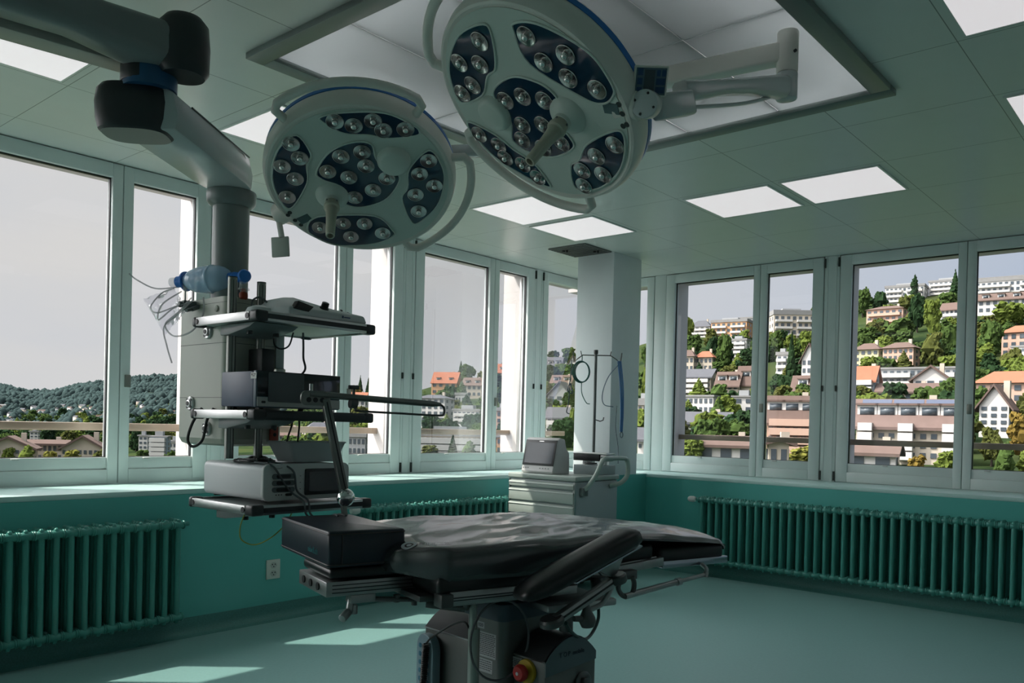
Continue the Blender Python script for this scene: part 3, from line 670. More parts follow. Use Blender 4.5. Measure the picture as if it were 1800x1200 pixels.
# ------------------------------------------------------------------ surgical lamps
M_lw = mat('lamp_white_enamel', (.80, .78, .72), .3, var=.03)
M_lf = mat('lamp_face_enamel', (.66, .73, .67), .35, var=.03)
M_bluering = mat('blue_ring_plastic', (.03, .18, .55), .3)
M_pod = mat('dark_blue_glass', (.012, .045, .085), .07, coat=.6, var=.1)
M_lensr = mat('lens_reflector', (.62, .58, .57), .16, 1, var=.2, scale=60)
M_lensg = mat('lens_core', (.9, .88, .86), .04, 1)
PODS = [
 ('top', [(-.083, .288), (-.001, .302), (.145, .292), (.240, .235), (.262, .205), (.245, .187), (.147, .181), (.073, .201), (-.014, .213), (-.078, .264)],
  [(-.036, .268), (.028, .246), (.100, .262), (.131, .220), (.212, .220)]),
 ('left', [(-.185, .216), (-.150, .130), (-.176, .077), (-.192, -.008), (-.270, -.122), (-.305, -.118), (-.322, -.03), (-.310, .06), (-.262, .160)],
  [(-.212, .180), (-.194, .114), (-.268, .080), (-.232, .018), (-.282, -.070)]),
 ('right', [(.285, .118), (.325, .068), (.338, -.027), (.300, -.157), (.213, -.248), (.180, -.222), (.162, -.110), (.190, -.057), (.206, .034)],
  [(.284, .072), (.244, .011), (.296, -.052), (.218, -.092), (.222, -.180)]),
 ('bottom', [(-.238, -.238), (-.214, -.198), (-.151, -.180), (.042, -.195), (.105, -.280), (.104, -.312), (.035, -.348), (-.077, -.355), (-.160, -.338), (-.232, -.278)],
  [(-.188, -.240), (-.091, -.224), (-.004, -.232), (-.071, -.300), (.062, -.290)]),
 ('center', [(-.146, .044), (-.081, .132), (.009, .172), (.078, .160), (.087, .095), (.111, .048), (.163, .009), (.150, -.047), (.090, -.117), (-.004, -.145), (-.065, -.124), (-.066, -.081), (-.073, -.030), (-.13, .004)],
  [(-.103, .045), (-.041, .112), (.040, .128), (.045, .062), (-.028, .012), (.116, -.002), (.055, -.058), (-.022, -.090)]),
]
def closed_spline(P, k=5):
    P = [Vector(p).to_3d() for p in P]; n = len(P); out = []
    for i in range(n):
        a, b, c, d = P[i-1], P[i], P[(i+1) % n], P[(i+2) % n]
        for j in range(k):
            t = j/k; q = .5*((2*b)+(c-a)*t+(2*a-5*b+4*c-d)*t*t+(-a+3*b-3*c+d)*t**3); out.append((q.x, q.y))
    return out
def lens_mesh():
    b = MB()
    b.lathe([(.0315, 0), (.033, .004), (.031, .0055), (.028, .002), (.024, .0045), (.021, .001), (.017, .0045), (.0145, .001), (.011, .005), (.009, .002)], (0, 0, 0), (0, 0, 1), 24)
    return b.mesh('lens', M_lensr)
LENS = lens_mesh()
LCORE = MB().lathe([(.009, .003), (.0115, .009), (.009, .015), (.001, .019)], (0, 0, 0), (0, 0, 1), 14).mesh('lens_core', M_lensg)
def lamp_head(t, c, ex, ey, rot):
    ex, ey = Vector(ex).normalized(), Vector(ey).normalized(); n = ex.cross(ey); ey = n.cross(ex); r = math.radians(rot)
    X = ex*math.cos(r)+ey*math.sin(r); Y = n.cross(X)
    M = Matrix((X, Y, n)).transposed().to_4x4(); M.translation = Vector(c)
    cx, cy = .012, -.027
    def hb(b, name, m, **k):
        o = b.build(name, m, t, **k); o.matrix_basis = M; return o
    hb(MB().lathe([(.001, -.004), (.342, -.004), (.352, .0), (.360, -.002), (.366, -.012), (.372, -.035), (.372, -.062), (.366, -.080)], (cx, cy, 0), (0, 0, 1), 96), 'lamp_housing', M_lw)
    hb(MB().lathe([(.001, -.0035), (.340, -.0035), (.341, -.0015), (.001, -.001)], (cx, cy, 0), (0, 0, 1), 96), 'lamp_face', M_lf)
    hb(MB().lathe([(.34, -.080), (.369, -.080), (.369, -.097), (.34, -.097)], (cx, cy, 0), (0, 0, 1), 96), 'blue_ring', M_bluering)
    hb(MB().lathe([(.366, -.097), (.360, -.108), (.33, -.122), (.20, -.138), (.10, -.142), (.001, -.143)], (cx, cy, 0), (0, 0, 1), 72), 'back_cover', M_lw)
    for nm, poly, lens in PODS:
        P = closed_spline(poly); n_ = len(P)
        b = MB(); b.add([(x, y, -.002) for x, y in P]+[(x, y, .0015) for x, y in P], [(i, (i+1) % n_, n_+(i+1) % n_, n_+i) for i in range(n_)]+[tuple(range(n_, 2*n_)), tuple(range(n_-1, -1, -1))])
        pod = hb(b, 'lens_window', M_pod)
        MB().tube([(x, y, .001) for x, y in P], .0038, 8, closed=True).build('window_rim', M_lf, pod)
        for x, y in lens:
            l = bpy.data.objects.new('lens', LENS); COL.objects.link(l); l.parent = pod; l.location = (x, y, .0015)
            q = bpy.data.objects.new('lens_core', LCORE); COL.objects.link(q); q.parent = pod; q.location = (x, y, .0015)
    hb(MB().lathe([(.066, -.002), (.063, .006), (.048, .020), (.036, .026), (.030, .028), (.030, .04)], (-.108, -.079, 0), (0, 0, 1), 36), 'handle_socket', M_lf)
    hd = hb(MB().lathe([(.026, .03), (.027, .055), (.031, .058), (.031, .070), (.025, .075), (.022, .095), (.0195, .13), (.0175, .215), (.0165, .218), (.0115, .218), (.0115, .19), (.001, .19)], (-.108, -.079, 0), (0, 0, 1), 28), 'sterile_handle', mat('ivory_plastic', (.50, .50, .40), .45))
    sc = MB()
    for k in range(4): a = k*PI/2+.6; sc.cyl((-.108+.0255*math.cos(a), -.079+.0255*math.sin(a), .045), (-.108+.0285*math.cos(a), -.079+.0285*math.sin(a), .045), .004, n=8)
    sc.build('handle_screws', M_grey, hd)
    hb(MB().lathe([(.064, -.002), (.063, .010), (.056, .022), (.046, .027), (.001, .028)], (.153, .079, 0), (0, 0, 1), 40), 'round_cover', M_lf)
    # rating plate and symbols by the rim
    a0 = math.radians(218)
    pl = MB().box((-.268, -.212, -.002), (-.215, -.176, .0006), rot=(0, 0, .45)); po = hb(pl, 'rating_plate', mat('rating_plate_blue_grey', (.09, .16, .17), .4))
    ic = MB()
    for x, y in ((-.292, -.155), (-.302, -.168+.0), (-.280, -.198), (-.262, -.224)): ic.lathe([(.0055, 0), (.009, 0), (.009, .0008), (.0055, .0008)], (x, y, -.0005), (0, 0, 1), 16)
    hb(ic, 'symbol_stickers', mat('sticker_dark', (.03, .04, .04), .5))
    # rim handles
    for a1, a2 in ((129, 49), (12, -70)):
        pts = []; e = .405
        pts.append((cx+.362*math.cos(math.radians(a1)), cy+.362*math.sin(math.radians(a1)), -.035))
        pts.append((cx+.415*math.cos(math.radians(a1-1)), cy+.415*math.sin(math.radians(a1-1)), -.030))
        for k in range(1, 16): a = math.radians(a1+(a2-a1)*k/16); pts.append((cx+.432*math.cos(a), cy+.432*math.sin(a), -.028))
        pts.append((cx+.415*math.cos(math.radians(a2+1)), cy+.415*math.sin(math.radians(a2+1)), -.030))
        pts.append((cx+.362*math.cos(math.radians(a2)), cy+.362*math.sin(math.radians(a2)), -.035))
        hb(MB().tube(pts, .0165, 12), 'rim_handle', M_lw)
    return M
def panel(t, M, buttons=True):
    def hb(b, name, m, par=None, **k):
        o = b.build(name, m, par or t, **k)
        if par is None: o.matrix_basis = M
        return o
    p = hb(MB().box((-.050, -.042, -.014), (.050, .042, 0)), 'control_panel', M_lw, bevel=.005)
    if buttons:
        MB().box((-.044, -.036, 0), (.044, .036, .0015)).build('keypad', mat('keypad_dark', (.09, .15, .20), .3), p)
        MB().box((-.020, -.031, .0015), (.010, .031, .0022)).build('display', mat('grey_screen2', (.07, .09, .11), .25), p)
        for x0, y0, x1, y1 in [(-.040, y-.009, -.025, y+.009) for y in (-.025, 0, .025)]+[(.015, .014, .026, .031), (.030, .014, .041, .031), (.015, -.009, .041, .009), (.015, -.031, .041, -.014)]:
            MB().box((x0, y0, .0015), (x1, y1, .0022)).build('key', mat('key_blue', (.015, .06, .16), .35), p)
    return p
def frame_from(c, x, y):
    x, y = Vector(x).normalized(), Vector(y); z = x.cross(y).normalized(); y = z.cross(x); M = Matrix((x, y, z)).transposed().to_4x4(); M.translation = Vector(c); return M
HUB = (3.045, -4.42, 0)
def ceiling_hub():
    t = thing('lamp_mount', 'round ceiling mount carrying both surgical lamp arms over the table', 'ceiling mount', (HUB[0], HUB[1], 2.84))
    MB().lathe([(.13, 0), (.13, -.015), (.07, -.05), (.055, -.06), (.055, -.32), (.04, -.34)], (0, 0, 0), (0, 0, 1), 36).build('mount_tube', M_lw, t)
ceiling_hub()
def spring_arm(t, p, q, w=.062, h=.085, nm='spring_arm'):
    p, q = Vector(p), Vector(q); d = (q-p).normalized(); sd = d.cross(Vector((0, 0, 1))).normalized(); u = sd.cross(d); L = (q-p).length
    st = [(0, .9, 0), (.08, 1.0, 0), (.25, .80, .10), (.45, .62, .16), (.65, .60, .16), (.85, .72, .06), (1, .8, 0)]
    pr = [(-.5, -.32), (-.3, -.5), (.3, -.5), (.5, -.32), (.5, .36), (.3, .5), (-.3, .5), (-.5, .36)]; n = 8; vs = []
    for s, k, sh in st:
        for a, b in pr: vs.append(p+d*L*s+sd*a*w+u*(b*h*k+sh*h*.6))
    fs = [(j*n+i, j*n+(i+1) % n, (j+1)*n+(i+1) % n, (j+1)*n+i) for j in range(len(st)-1) for i in range(n)]+[tuple(range(n-1, -1, -1)), tuple(range((len(st)-1)*n, len(st)*n))]
    return MB().add(vs, fs).build(nm, M_arm, t, bevel=.004)
def lamp_right():
    t = thing('surgical_lamp', 'right surgical lamp, steeply tilted round head hung from an elbow arm with control panel', 'surgical lamp', (HUB[0], HUB[1], 2.74))
    t.location = (0, 0, 0)
    M = lamp_head(t, (3.534, -5.311, 2.278), (.788, .385, -.48), (.589, -.70, .405), 176)
    el = Vector((3.922, -4.276, 0))
    MB().beam((HUB[0], HUB[1], 2.745), (el.x, el.y, 2.745), .065, .075).build('horizontal_arm', M_lw, t, bevel=.010, seg=3)
    c = MB().cyl(el+Vector((0, 0, 2.665)), el+Vector((0, 0, 2.825)), .040, n=32).build('elbow_cylinder', M_lw, t, bevel=.006)
    MB().cyl(el+Vector((.036, -.02, 2.735)), el+Vector((.042, -.024, 2.735)), .006, n=10).build('screw', M_dark, c)
    e2 = el+Vector((.0, 0, 2.615)); 
    MB().cyl(e2+Vector((0, 0, -.05)), e2+Vector((0, 0, .05)), .040, n=32).build('elbow_joint', M_arm, t, bevel=.005)
    k = KK
    spring_arm(t, e2, k+Vector((.02, .06, .01)))
    cab = MB().tube(spline([e2+Vector((-.02, -.05, -.045)), e2+(k-e2)*.4+Vector((0, 0, -.055)), k+Vector((.01, .12, -.02))], 10), .007, 8); cab.build('arm_cable', M_arm, t)
    b1, b2 = KB1, KB2
    MB().beam(b1, b2, .05, .075).build('knuckle_bracket', M_arm, t, bevel=.012, seg=3)
    rim = M @ Vector((.012+.30*math.cos(math.radians(210)), -.027+.30*math.sin(math.radians(210)), -.050))
    out = (M.to_3x3() @ Vector((math.cos(math.radians(210)), math.sin(math.radians(210)), 0))).normalized()
    kn = rim+out*.095
    jd = Vector((.25, -.9, -.25)).normalized()
    j = MB().cyl(kn-jd*.02, kn+jd*.032, .040, n=32).build('joint_disc', M_arm, t, bevel=.004)
    s = MB(); a = jd.orthogonal().normalized(); b_ = jd.cross(a)
    for i in range(4): w = i*PI/2+.3; q = kn+jd*.032+(a*math.cos(w)+b_*math.sin(w))*.030; s.cyl(q, q+jd*.0015, .004, n=8)
    s.build('joint_screws', M_dark, j)
    MB().cyl(rim, rim+out*.075, .052, .046, n=36).build('rim_cup', M_lw, t, bevel=.005)
    MB().tube([rim+out*.06, (rim+out*.09+kn)/2, kn], .034, 16).build('knuckle', M_lw, t)
    pc = KP
    panel(t, frame_from(pc, (.66, .66, .02), (.38, -.18, .75)))
    MB().cyl(pc+Vector((0, .03, -.06)), kn, .014, n=12).build('panel_stem', M_lw, t)
def lamp_left():
    t = thing('surgical_lamp', 'left surgical lamp, round head tilted toward the camera above the cushion end of the table', 'surgical lamp', (0, 0, 0))
    M = lamp_head(t, (2.658, -5.332, 2.229), (.729, .679, .087), (.542, -.651, .531), 0)
    el = Vector((3.09, -4.55, 2.47)); kn = Vector((2.53, -5.23, 2.36))
    MB().beam((HUB[0], HUB[1], 2.61), (el.x+.0, el.y, 2.61), .06, .07).build('horizontal_arm', M_lw, t, bevel=.01)
    MB().cyl(el+Vector((0, 0, -.06)), el+Vector((0, 0, .18)), .038, n=28).build('elbow_cylinder', M_lw, t, bevel=.005)
    spring_arm(t, el, kn, h=.075)
    MB().ball(kn, .045).build('knuckle', M_lw, t)
    a = math.radians(207)
    rim = M @ Vector((.012+.345*math.cos(a), -.027+.345*math.sin(a), -.055)); out = (M.to_3x3() @ Vector((math.cos(a), math.sin(a), 0))).normalized()
    MB().cyl(rim, rim+out*.075, .045, .043, n=36).build('rim_cup', M_lw, t, bevel=.008)
    back = M.to_3x3() @ Vector((0, 0, -1))
    MB().tube(spline([kn, kn+back*.02-Vector((.05, .08, .03)), rim+back*.12+out*.03, rim+back*.04+out*.05]), .022, 12).build('yoke_tube', M_lw, t)
    st = rim+out*.065
    x = Vector((.74, .64, .10)).normalized()
    pc = D1
    panel(t, frame_from(pc, x, (-.12, .05, 1.0)), buttons=False).scale = (.72, 1, 1)
    MB().cyl(st+Vector((0, 0, -.02)), pc+Vector((0, .008, .035)), .012, n=12).build('panel_stem', M_lw, t)
D1 = Vector((2.305, -5.434, 1.992))
KK = Vector((3.82, -4.999, 2.392)); KB1 = Vector((3.932, -5.035, 2.316)); KB2 = Vector((3.91, -5.20, 2.256)); KP = Vector((3.954, -5.306, 2.289))
lamp_right(); lamp_left()
# ------------------------------------------------------------------ operating table (local frame: x along the table, y away from camera)
TABLE_O = Vector((3.079, -5.749, 0)); TABLE_A = math.radians(73)
M_matt = mat('black_vinyl_sheet', (.035, .037, .043), .27, var=.15, scale=6, bump=.05, spec=1.0, coat=.25)
M_pad = mat('black_pad_vinyl', (.010, .011, .013), .34, var=.1)
M_block = mat('navy_black_vinyl', (.014, .020, .032), .36, var=.1, bump=.04, scale=25)
M_tsteel = mat('table_steel', (.36, .37, .37), .34, .9, var=.12, scale=30)
M_tdark = mat('dark_table_steel', (.11, .115, .115), .4, .7, var=.15)
def table():
    t = thing('operating_table', 'operating table with black mattress, steel side rails and grey column base', 'operating table', TABLE_O, (0, 0, TABLE_A))
    # mattress: lofted draped slab, thick torso part, thin leg part that droops
    def near(u): return _ip(u, ((.19, .02), (.22, -.06), (.335, -.205), (.60, -.215), (.95, -.19), (1.10, -.10), (1.25, -.03), (1.78, .0), (1.80, .02)))
    def far(u): return _ip(u, ((.19, .40), (.30, .44), (.60, .45), (1.0, .42), (1.2, .38), (1.80, .34)))
    def top(u): return _ip(u, ((.19, .895), (.30, .915), (.60, .925), (1.0, .925), (1.2, .912), (1.4, .892), (1.6, .868), (1.78, .845), (1.80, .835)))
    def bot(u): return _ip(u, ((.19, .80), (.33, .785), (.70, .785), (.95, .81), (1.1, .848), (1.3, .842), (1.5, .825), (1.8, .800)))
    us = [.19+1.61*i/110 for i in range(111)]; nv = 34; vs = []; fs = []; rng = random.Random(5)
    from mathutils import noise
    for u in us:
        a, b, zt, zb = near(u), far(u), top(u), bot(u); ring = []
        e = min(1, (u-.19)/.025, (1.80-u)/.025)
        for j in range(nv+1):
            s = j/nv; v = a+(b-a)*s; ed = min(s, 1-s)*(b-a)
            crown = .5*(1-math.exp(-ed/.05))
            drop = .012*math.exp(-ed/.006)+(.030*(1-s)**2)
            wr = .0
            for k_, (uu, ph) in enumerate(((.62, .0), (.78, .5), (.95, .9), (1.1, .2))):
                pass
            q = Vector((u*2.2+v*2.5, v*9-u*4.5, 1.3)); wr = noise.noise(q)*.010+noise.noise(q*2.3)*.006
            w2 = math.exp(-((u-.75)/.35)**2)
            ring.append((u, v, zt-drop-(.02*(1-e))+wr*(.35+w2)))
        thick = len(ring)
        bl = [(u, b+.004, (ring[-1][2]+zb)/2), (u, b-.006, zb), (u, (a+b)/2, zb), (u, a+.010, zb), (u, a-.006, zb*.75+ring[0][2]*.25), (u, a-.006, zb*.25+ring[0][2]*.75)]
        vs += ring+bl; 
    n = nv+1+6
    for i in range(len(us)-1):
        for j in range(n): fs.append((i*n+j, i*n+(j+1) % n, (i+1)*n+(j+1) % n, (i+1)*n+j))
    fs += [tuple(range(n-1, -1, -1)), tuple(range((len(us)-1)*n, len(us)*n))]
    ma = MB().add(vs, fs).build('mattress', M_matt, t, split=50)
    # printed mark on the mattress
    lg = MB(); z0 = .8985
    def onm(u, v):      # surface height
        a, b = near(u), far(u); s = (v-a)/(b-a); ed = min(s, 1-s)*(b-a); q = Vector((u*2.2+v*2.5, v*9-u*4.5, 1.3)); wr = noise.noise(q)*.010+noise.noise(q*2.3)*.006
        e = min(1, (u-.19)/.025, (1.80-u)/.025)
        return top(u)-.012*math.exp(-ed/.006)-.030*(1-s)**2-.02*(1-e)+wr*(.35+math.exp(-((u-.75)/.35)**2))
    mk = mat('print_white', (.55, .56, .60), .5)
    uc, vc = .262, -.050; N_ = 28
    for r0, r1 in ((.017, .030), (.0, .010)):
        o = []
        for k in range(N_):
            a = 2*PI*k/N_
            for r in (r0, r1): u, v = uc+r*.85*math.cos(a), vc+r*1.0*math.sin(a); o.append((u, v, onm(u, v)+.0022))
        lg.add(o, [(2*k, 2*k+1, (2*k+3) % (2*N_), (2*k+2) % (2*N_)) for k in range(N_)])
    lo = lg.build('maker_mark', mk, ma)
    tx = text('maker_lettering', 'anymedic', .030, mk, ma, Matrix.Identity(4), depth=.0003)
    for v in tx.data.vertices:      # letters run from the mark toward the near edge, lying on the sheet
        x, y = v.co.x+.075, v.co.y; ang = math.radians(-38)
        u = .275+x*math.cos(ang)-y*math.sin(ang); w = -.060+x*math.sin(ang)*.9+y*math.cos(ang)
        v.co = (u, w, onm(u, w)+.0025)
    # pads beneath
    MB().box((0.012, .0, .782), (.42, .27, .818)).build('head_pad', M_pad, t, bevel=.014, seg=3)
    MB().box((.30, -.195, .735), (.86, .44, .800)).build('torso_pad', M_pad, t, bevel=.02, seg=3)
    MB().box((.86, .0, .752), (1.385, .34, .828)).build('seat_pad', M_pad, t, bevel=.025, seg=4).rotation_euler = (0, 0, 0)
    MB().box((1.41, .0, .735), (1.785, .34, .806)).build('leg_pad', M_pad, t, bevel=.024, seg=4)
    # frames and rails
    hf = MB().box((0.0, 0.0, .728), (.43, .27, .776)).build('head_frame', M_tsteel, t, bevel=.003)
    h = MB()
    for y in (.215, .145, .075): h.cyl((-.004, y, .752), (.002, y, .752), .013, n=16)
    h.build('frame_holes', M_dark, hf)
    gr = MB()
    for z in (.740, .752, .764): gr.box((.02, -.0015, z-.0015), (.41, .001, z+.0015))
    gr.build('frame_grooves', M_dark, hf)
    MB().box((.26, -.14, .715), (.44, .36, .735)).build('side_plate', M_tdark, t, bevel=.004)
    tf = MB().box((.34, -.20, .712), (.60, -.17, .752)).box((.34, .40, .712), (.86, .43, .752)).box((.34, -.18, .700), (.86, .42, .730))
    to = tf.build('torso_frame', M_tsteel, t, bevel=.003)
    MB().box((.345, -.2015, .730), (.595, -.199, .734)).box((.345, -.2015, .722), (.595, -.199, .725)).build('rail_grooves', M_dark, to)
    MB().box((.30, -.215, .705), (.345, -.16, .748)).build('rail_end_block', M_tdark, t, bevel=.004)
    sf = MB(); sf.beam((.80, -.005, .700), (1.42, -.005, .752), .022, .034); sf.beam((.80, .345, .700), (1.42, .345, .752), .022, .034)
    sf.beam((.80, .17, .712), (1.40, .17, .765), .33, .014); so_ = sf.build('seat_frame', M_tsteel, t, bevel=.003)
    g = MB(); g.beam((1.09, -.0165, .722), (1.094, -.0165, .726), .002, .05); g.beam((.82, -.0165, .7035), (1.06, -.0165, .7235), .002, .003); g.build('frame_joint', M_dark, so_)
    MB().box((1.415, -.014, .722), (1.79, .008, .752)).box((1.415, .332, .722), (1.79, .354, .752)).box((1.41, 0, .724), (1.79, .34, .736)).build('leg_frame', mat('polished_rail', (.40, .44, .50), .22, .95), t, bevel=.003)
    MB().cyl((1.408, -.012, .744), (1.408, .352, .744), .016, n=16).build('leg_hinge', M_tdark, t)
    # under-rail mechanisms on the head section
    m = MB(); m.cyl((.10, .03, .725), (.085, .02, .668), .012, n=12); m.cyl((.085, .02, .672), (.055, .0, .655), .014, n=12); m.box((.085, .0, .700), (.17, .05, .728)); m.cyl((.105, .035, .69), (.105, .035, .66), .016, n=12)
    m.build('head_release_lever', M_tsteel, t, bevel=.002)
    m = MB(); m.cyl((.17, .02, .705), (.40, -.02, .690), .009, n=10); m.cyl((.25, .01, .715), (.25, .01, .690), .012, n=10); m.cyl((.31, .0, .716), (.31, .0, .676), .010, n=10)
    m.cyl((.34, -.03, .685), (.45, -.10, .672), .015, n=14); m.cyl((.45, -.10, .672), (.46, -.12, .715), .014, n=14); m.beam((.38, -.02, .70), (.48, -.10, .712), .012, .012)
    m.build('gas_strut', M_tdark, t)
    # column, bellows, poles
    cr = math.radians(12)
    def rot(b, piv=(.73, .075)):
        b.v = [((x-piv[0])*math.cos(cr)-(y-piv[1])*math.sin(cr)+piv[0], (x-piv[0])*math.sin(cr)+(y-piv[1])*math.cos(cr)+piv[1], z) for x, y, z in b.v]; return b
    rot(MB().prism(rrect(.547, -.092, .815, .105, .03, 5), .10, .615)).build('column', mat('column_grey', (.14, .155, .15), .35, .5), t)
    rot(MB().prism(rrect(.535, -.105, .827, .118, .03, 5), .615, .675)).build('column_bellows', mat('bellows_blue_grey', (.05, .075, .10), .5), t, bevel=.004)
    rot(MB().prism(rrect(.57, -.07, .80, .09, .03, 5), .675, .715)).build('column_head', M_tdark, t)
    tp = MB().box((.70, -.23, .655), (1.00, .10, .680)).build('swivel_plate', M_tsteel, t, bevel=.006)
    MB().cyl((.785, -.22, .66), (.785, -.22, .585), .024, n=18).build('plate_knob', M_tdark, t)
    MB().cyl((.93, .03, .68), (.93, .03, .75), .016, n=14).cyl((.965, .02, .655), (.965, .02, .48), .022, n=14).build('support_post', M_tsteel, t)
    # base: arched housings along the axis across the table
    ub0, ub1, vb0, vb1 = .600, .860, -.245, .395
    arch = [(ub0, .0), (ub0, .50)]+[(ub0+(ub1-ub0)*(k/14), .50+.072*math.sin(PI*k/14)**.8) for k in range(1, 14)]+[(ub1, .50), (ub1, .0)]
    M_base = mat('base_grey_enamel', (.125, .135, .13), .32, .3); M_basetop = mat('base_dark_cover', (.04, .042, .045), .3)
    low = [(x, z if z < .5 else .5) for x, z in ((ub0, .0), (ub0, .5), (ub1, .5), (ub1, 0))]
    for nm, va, vb in (('far_housing', .115, vb1), ('near_housing', vb0, -.098)):
        q = rot(MB().prism([(ub0, .04), (ub0, .50), (ub1, .50), (ub1, .04)], va, vb, 'y')).build(nm, M_base, t, bevel=.004)
        rot(MB().prism([(ub0-.003, .50)]+arch[2:-2]+[(ub1+.003, .50)], va+.004, vb, 'y')).build('arched_cover', M_basetop, q)
        rot(MB().tube([(ub0-.003, va, .50), (ub0-.003, vb, .50)], .0028, 6)).build('cover_seam', M_steel, q)
    rot(MB().box((ub0+.02, -.098, .04), (ub1-.02, .115, .45))).build('base_core', M_base, t)
    rot(MB().box((.30, -.26, .03), (1.25, .40, .10))).build('base_plate', M_base, t, bevel=.02)
    w = MB()
    for x in (.38, 1.17):
        for y in (-.20, .34): w.cyl((x-.02, y-.015, .032), (x-.02, y+.015, .032), .032, n=20)
    rot(w).build('castors', M_dark, t)
    e = rot(MB().prism([(ub0, .498)]+[(x, z-.004) for x, z in arch[2:-2]]+[(ub1, .498)]+[(ub1, .47), (ub0, .45)], vb0-.003, vb0, 'y')).build('end_trim', mat('grey_blue_trim', (.10, .14, .16), .35), t)
    lt = text('base_lettering', 'T O P  mobile', .022, mat('print_dark', (.01, .03, .05), .5), e, Matrix.Identity(4), .0004)
    Mx = Matrix.Translation((.73, vb0-.0045, .512)) @ Euler((PI/2, 0, 0)).to_matrix().to_4x4()
    lt.data.transform(Mx); b_ = MB(); b_.v = [tuple(v.co) for v in lt.data.vertices]; rot(b_)
    for i, v in enumerate(lt.data.vertices): v.co = b_.v[i]
    hk = MB(); hk.lathe([(.040, 0), (.044, .006), (.036, .012), (.02, .014), (.001, .014)], (.79, vb0, .395), (0, -1, 0), 28); hk.box((.772, vb0-.028, .37), (.790, vb0-.01, .42)); rot(hk).build('brake_handle', M_tdark, t, bevel=.002)
    es = rot(MB().lathe([(.040, 0), (.042, .004), (.040, .012), (.028, .014)], (ub0, -.165, .455), (-1, 0, 0), 32)).build('emergency_stop_collar', mat('warning_yellow', (.50, .34, .02), .45), t)
    rot(MB().lathe([(.014, .012), (.018, .02), (.027, .026), (.030, .036), (.028, .044), (.022, .050), (.001, .052)], (ub0, -.165, .455), (-1, 0, 0), 32)).build('emergency_stop_button', mat('signal_red', (.42, .022, .02), .4), es)
    rot(MB().lathe([(.006, .052), (.006, .0535), (.004, .0535)], (ub0, -.165, .455), (-1, 0, 0), 14)).build('button_mark', mk, es)
    # labels
    def lab(nm, x, y0_, y1_, z0_, z1_, rows, seed):
        o = rot(MB().box((x-.0008, y0_, z0_), (x, y1_, z1_))).build(nm, mat('label_grey_white', (.34, .37, .38), .5), t)
        r = MB(); rg = random.Random(seed)
        for k in range(rows):
            z = z1_-.006-(z1_-z0_-.010)*k/rows; y = y1_-.004
            while y > y0_+.008:
                w_ = rg.uniform(.003, .012); e_ = max(y-w_, y0_+.003); r.box((x-.0014, e_, z-.0022), (x-.0008, y, z)); y = e_-.0025
        rot(r).build('label_print', M_dark, o)
    lab('type_label', .547, -.060, .035, .478, .565, 12, 1); lab('service_label', .547, -.045, .03, .425, .472, 5, 2); lab('small_label', .547, .0, .035, .575, .598, 3, 3)
    lab('housing_label', ub0, -.145, -.080, .452, .490, 5, 4)
    # wired loop, vertical rod and coiled lead
    MB().cyl((.484, -.10, .40), (.484, -.10, .71), .0135, n=18).cyl((.490, -.10, .05), (.488, -.10, .60), .020, n=18).build('drop_rod', mat('pale_rod', (.33, .37, .34), .3, .5), t)
    MB().tube([(.555+.115*math.cos(a*PI/20+1.9), -.16, .565+.135*math.sin(a*PI/20+1.9)) for a in range(41)], .0042, 8).build('hand_control_lead', M_cable, t)
    # arm-rest: padded board, lever linkage, clamp
    ap = MB(); n = 18; secs = [(.0, .30, .55), (.02, .62, .85), (.07, .9, 1), (.20, 1, 1), (.40, 1, 1), (.455, .95, 1), (.485, .72, .9), (.495, .4, .6)]
    p0, p1 = Vector((.515, -.33, .745)), Vector((.985, -.33, .925)); d = (p1-p0).normalized(); sd = Vector((0, 1, 0)); u = d.cross(sd)*-1
    if u.z < 0: u = -u
    vs = []
    for s, kh, kw in secs:
        for k in range(n):
            a = 2*PI*k/n; ca, sa = math.cos(a), math.sin(a); f = (abs(ca)**4+abs(sa)**4)**(-1/4)
            vs.append(p0+d*s*1.015+sd*ca*f*.060*kw+u*(sa*f*.034*kh))
    fs = [(j*n+i, j*n+(i+1) % n, (j+1)*n+(i+1) % n, (j+1)*n+i) for j in range(len(secs)-1) for i in range(n)]+[tuple(range(n-1, -1, -1)), tuple(range((len(secs)-1)*n, len(secs)*n))]
    pad = MB().add(vs, fs).build('arm_rest_pad', M_pad, t, split=60)
    bk = MB(); bk.beam(p0+d*.20-u*.041, p0+d*.50-u*.041, .07, .008); bk.build('arm_rest_plate', mat('polished_rail', (.40, .44, .50), .22, .95), t, bevel=.003)
    b = MB(); c0 = p0+d*.37-u*.045
    b.add([c0+d*.055+sd*.02, c0-d*.065+sd*.02, c0-d*.015-u*.05+sd*.01, c0+d*.012-u*.05+sd*.01, c0+d*.055-sd*.02, c0-d*.065-sd*.02, c0-d*.015-u*.05-sd*.01, c0+d*.012-u*.05-sd*.01],
          [(0, 1, 2, 3), (7, 6, 5, 4), (0, 4, 5, 1), (1, 5, 6, 2), (2, 6, 7, 3), (3, 7, 4, 0)])
    b.cyl(c0-u*.045, (.885, -.33, .785), .010, n=12); b.build('arm_rest_bracket', M_tsteel, t, bevel=.002)
    lv = MB(); A_, B_ = Vector((.655, -.33, .655)), Vector((.915, -.33, .775))
    lv.beam(A_, B_, .030, .034); lv.build('lever_arm', M_tsteel, t, bevel=.006)
    lg2 = MB(); lg2.beam(A_+Vector((.01, -.0165, .005)), B_+Vector((0, -.0165, .002)), .003, .005); lg2.build('lever_groove', M_dark, t)
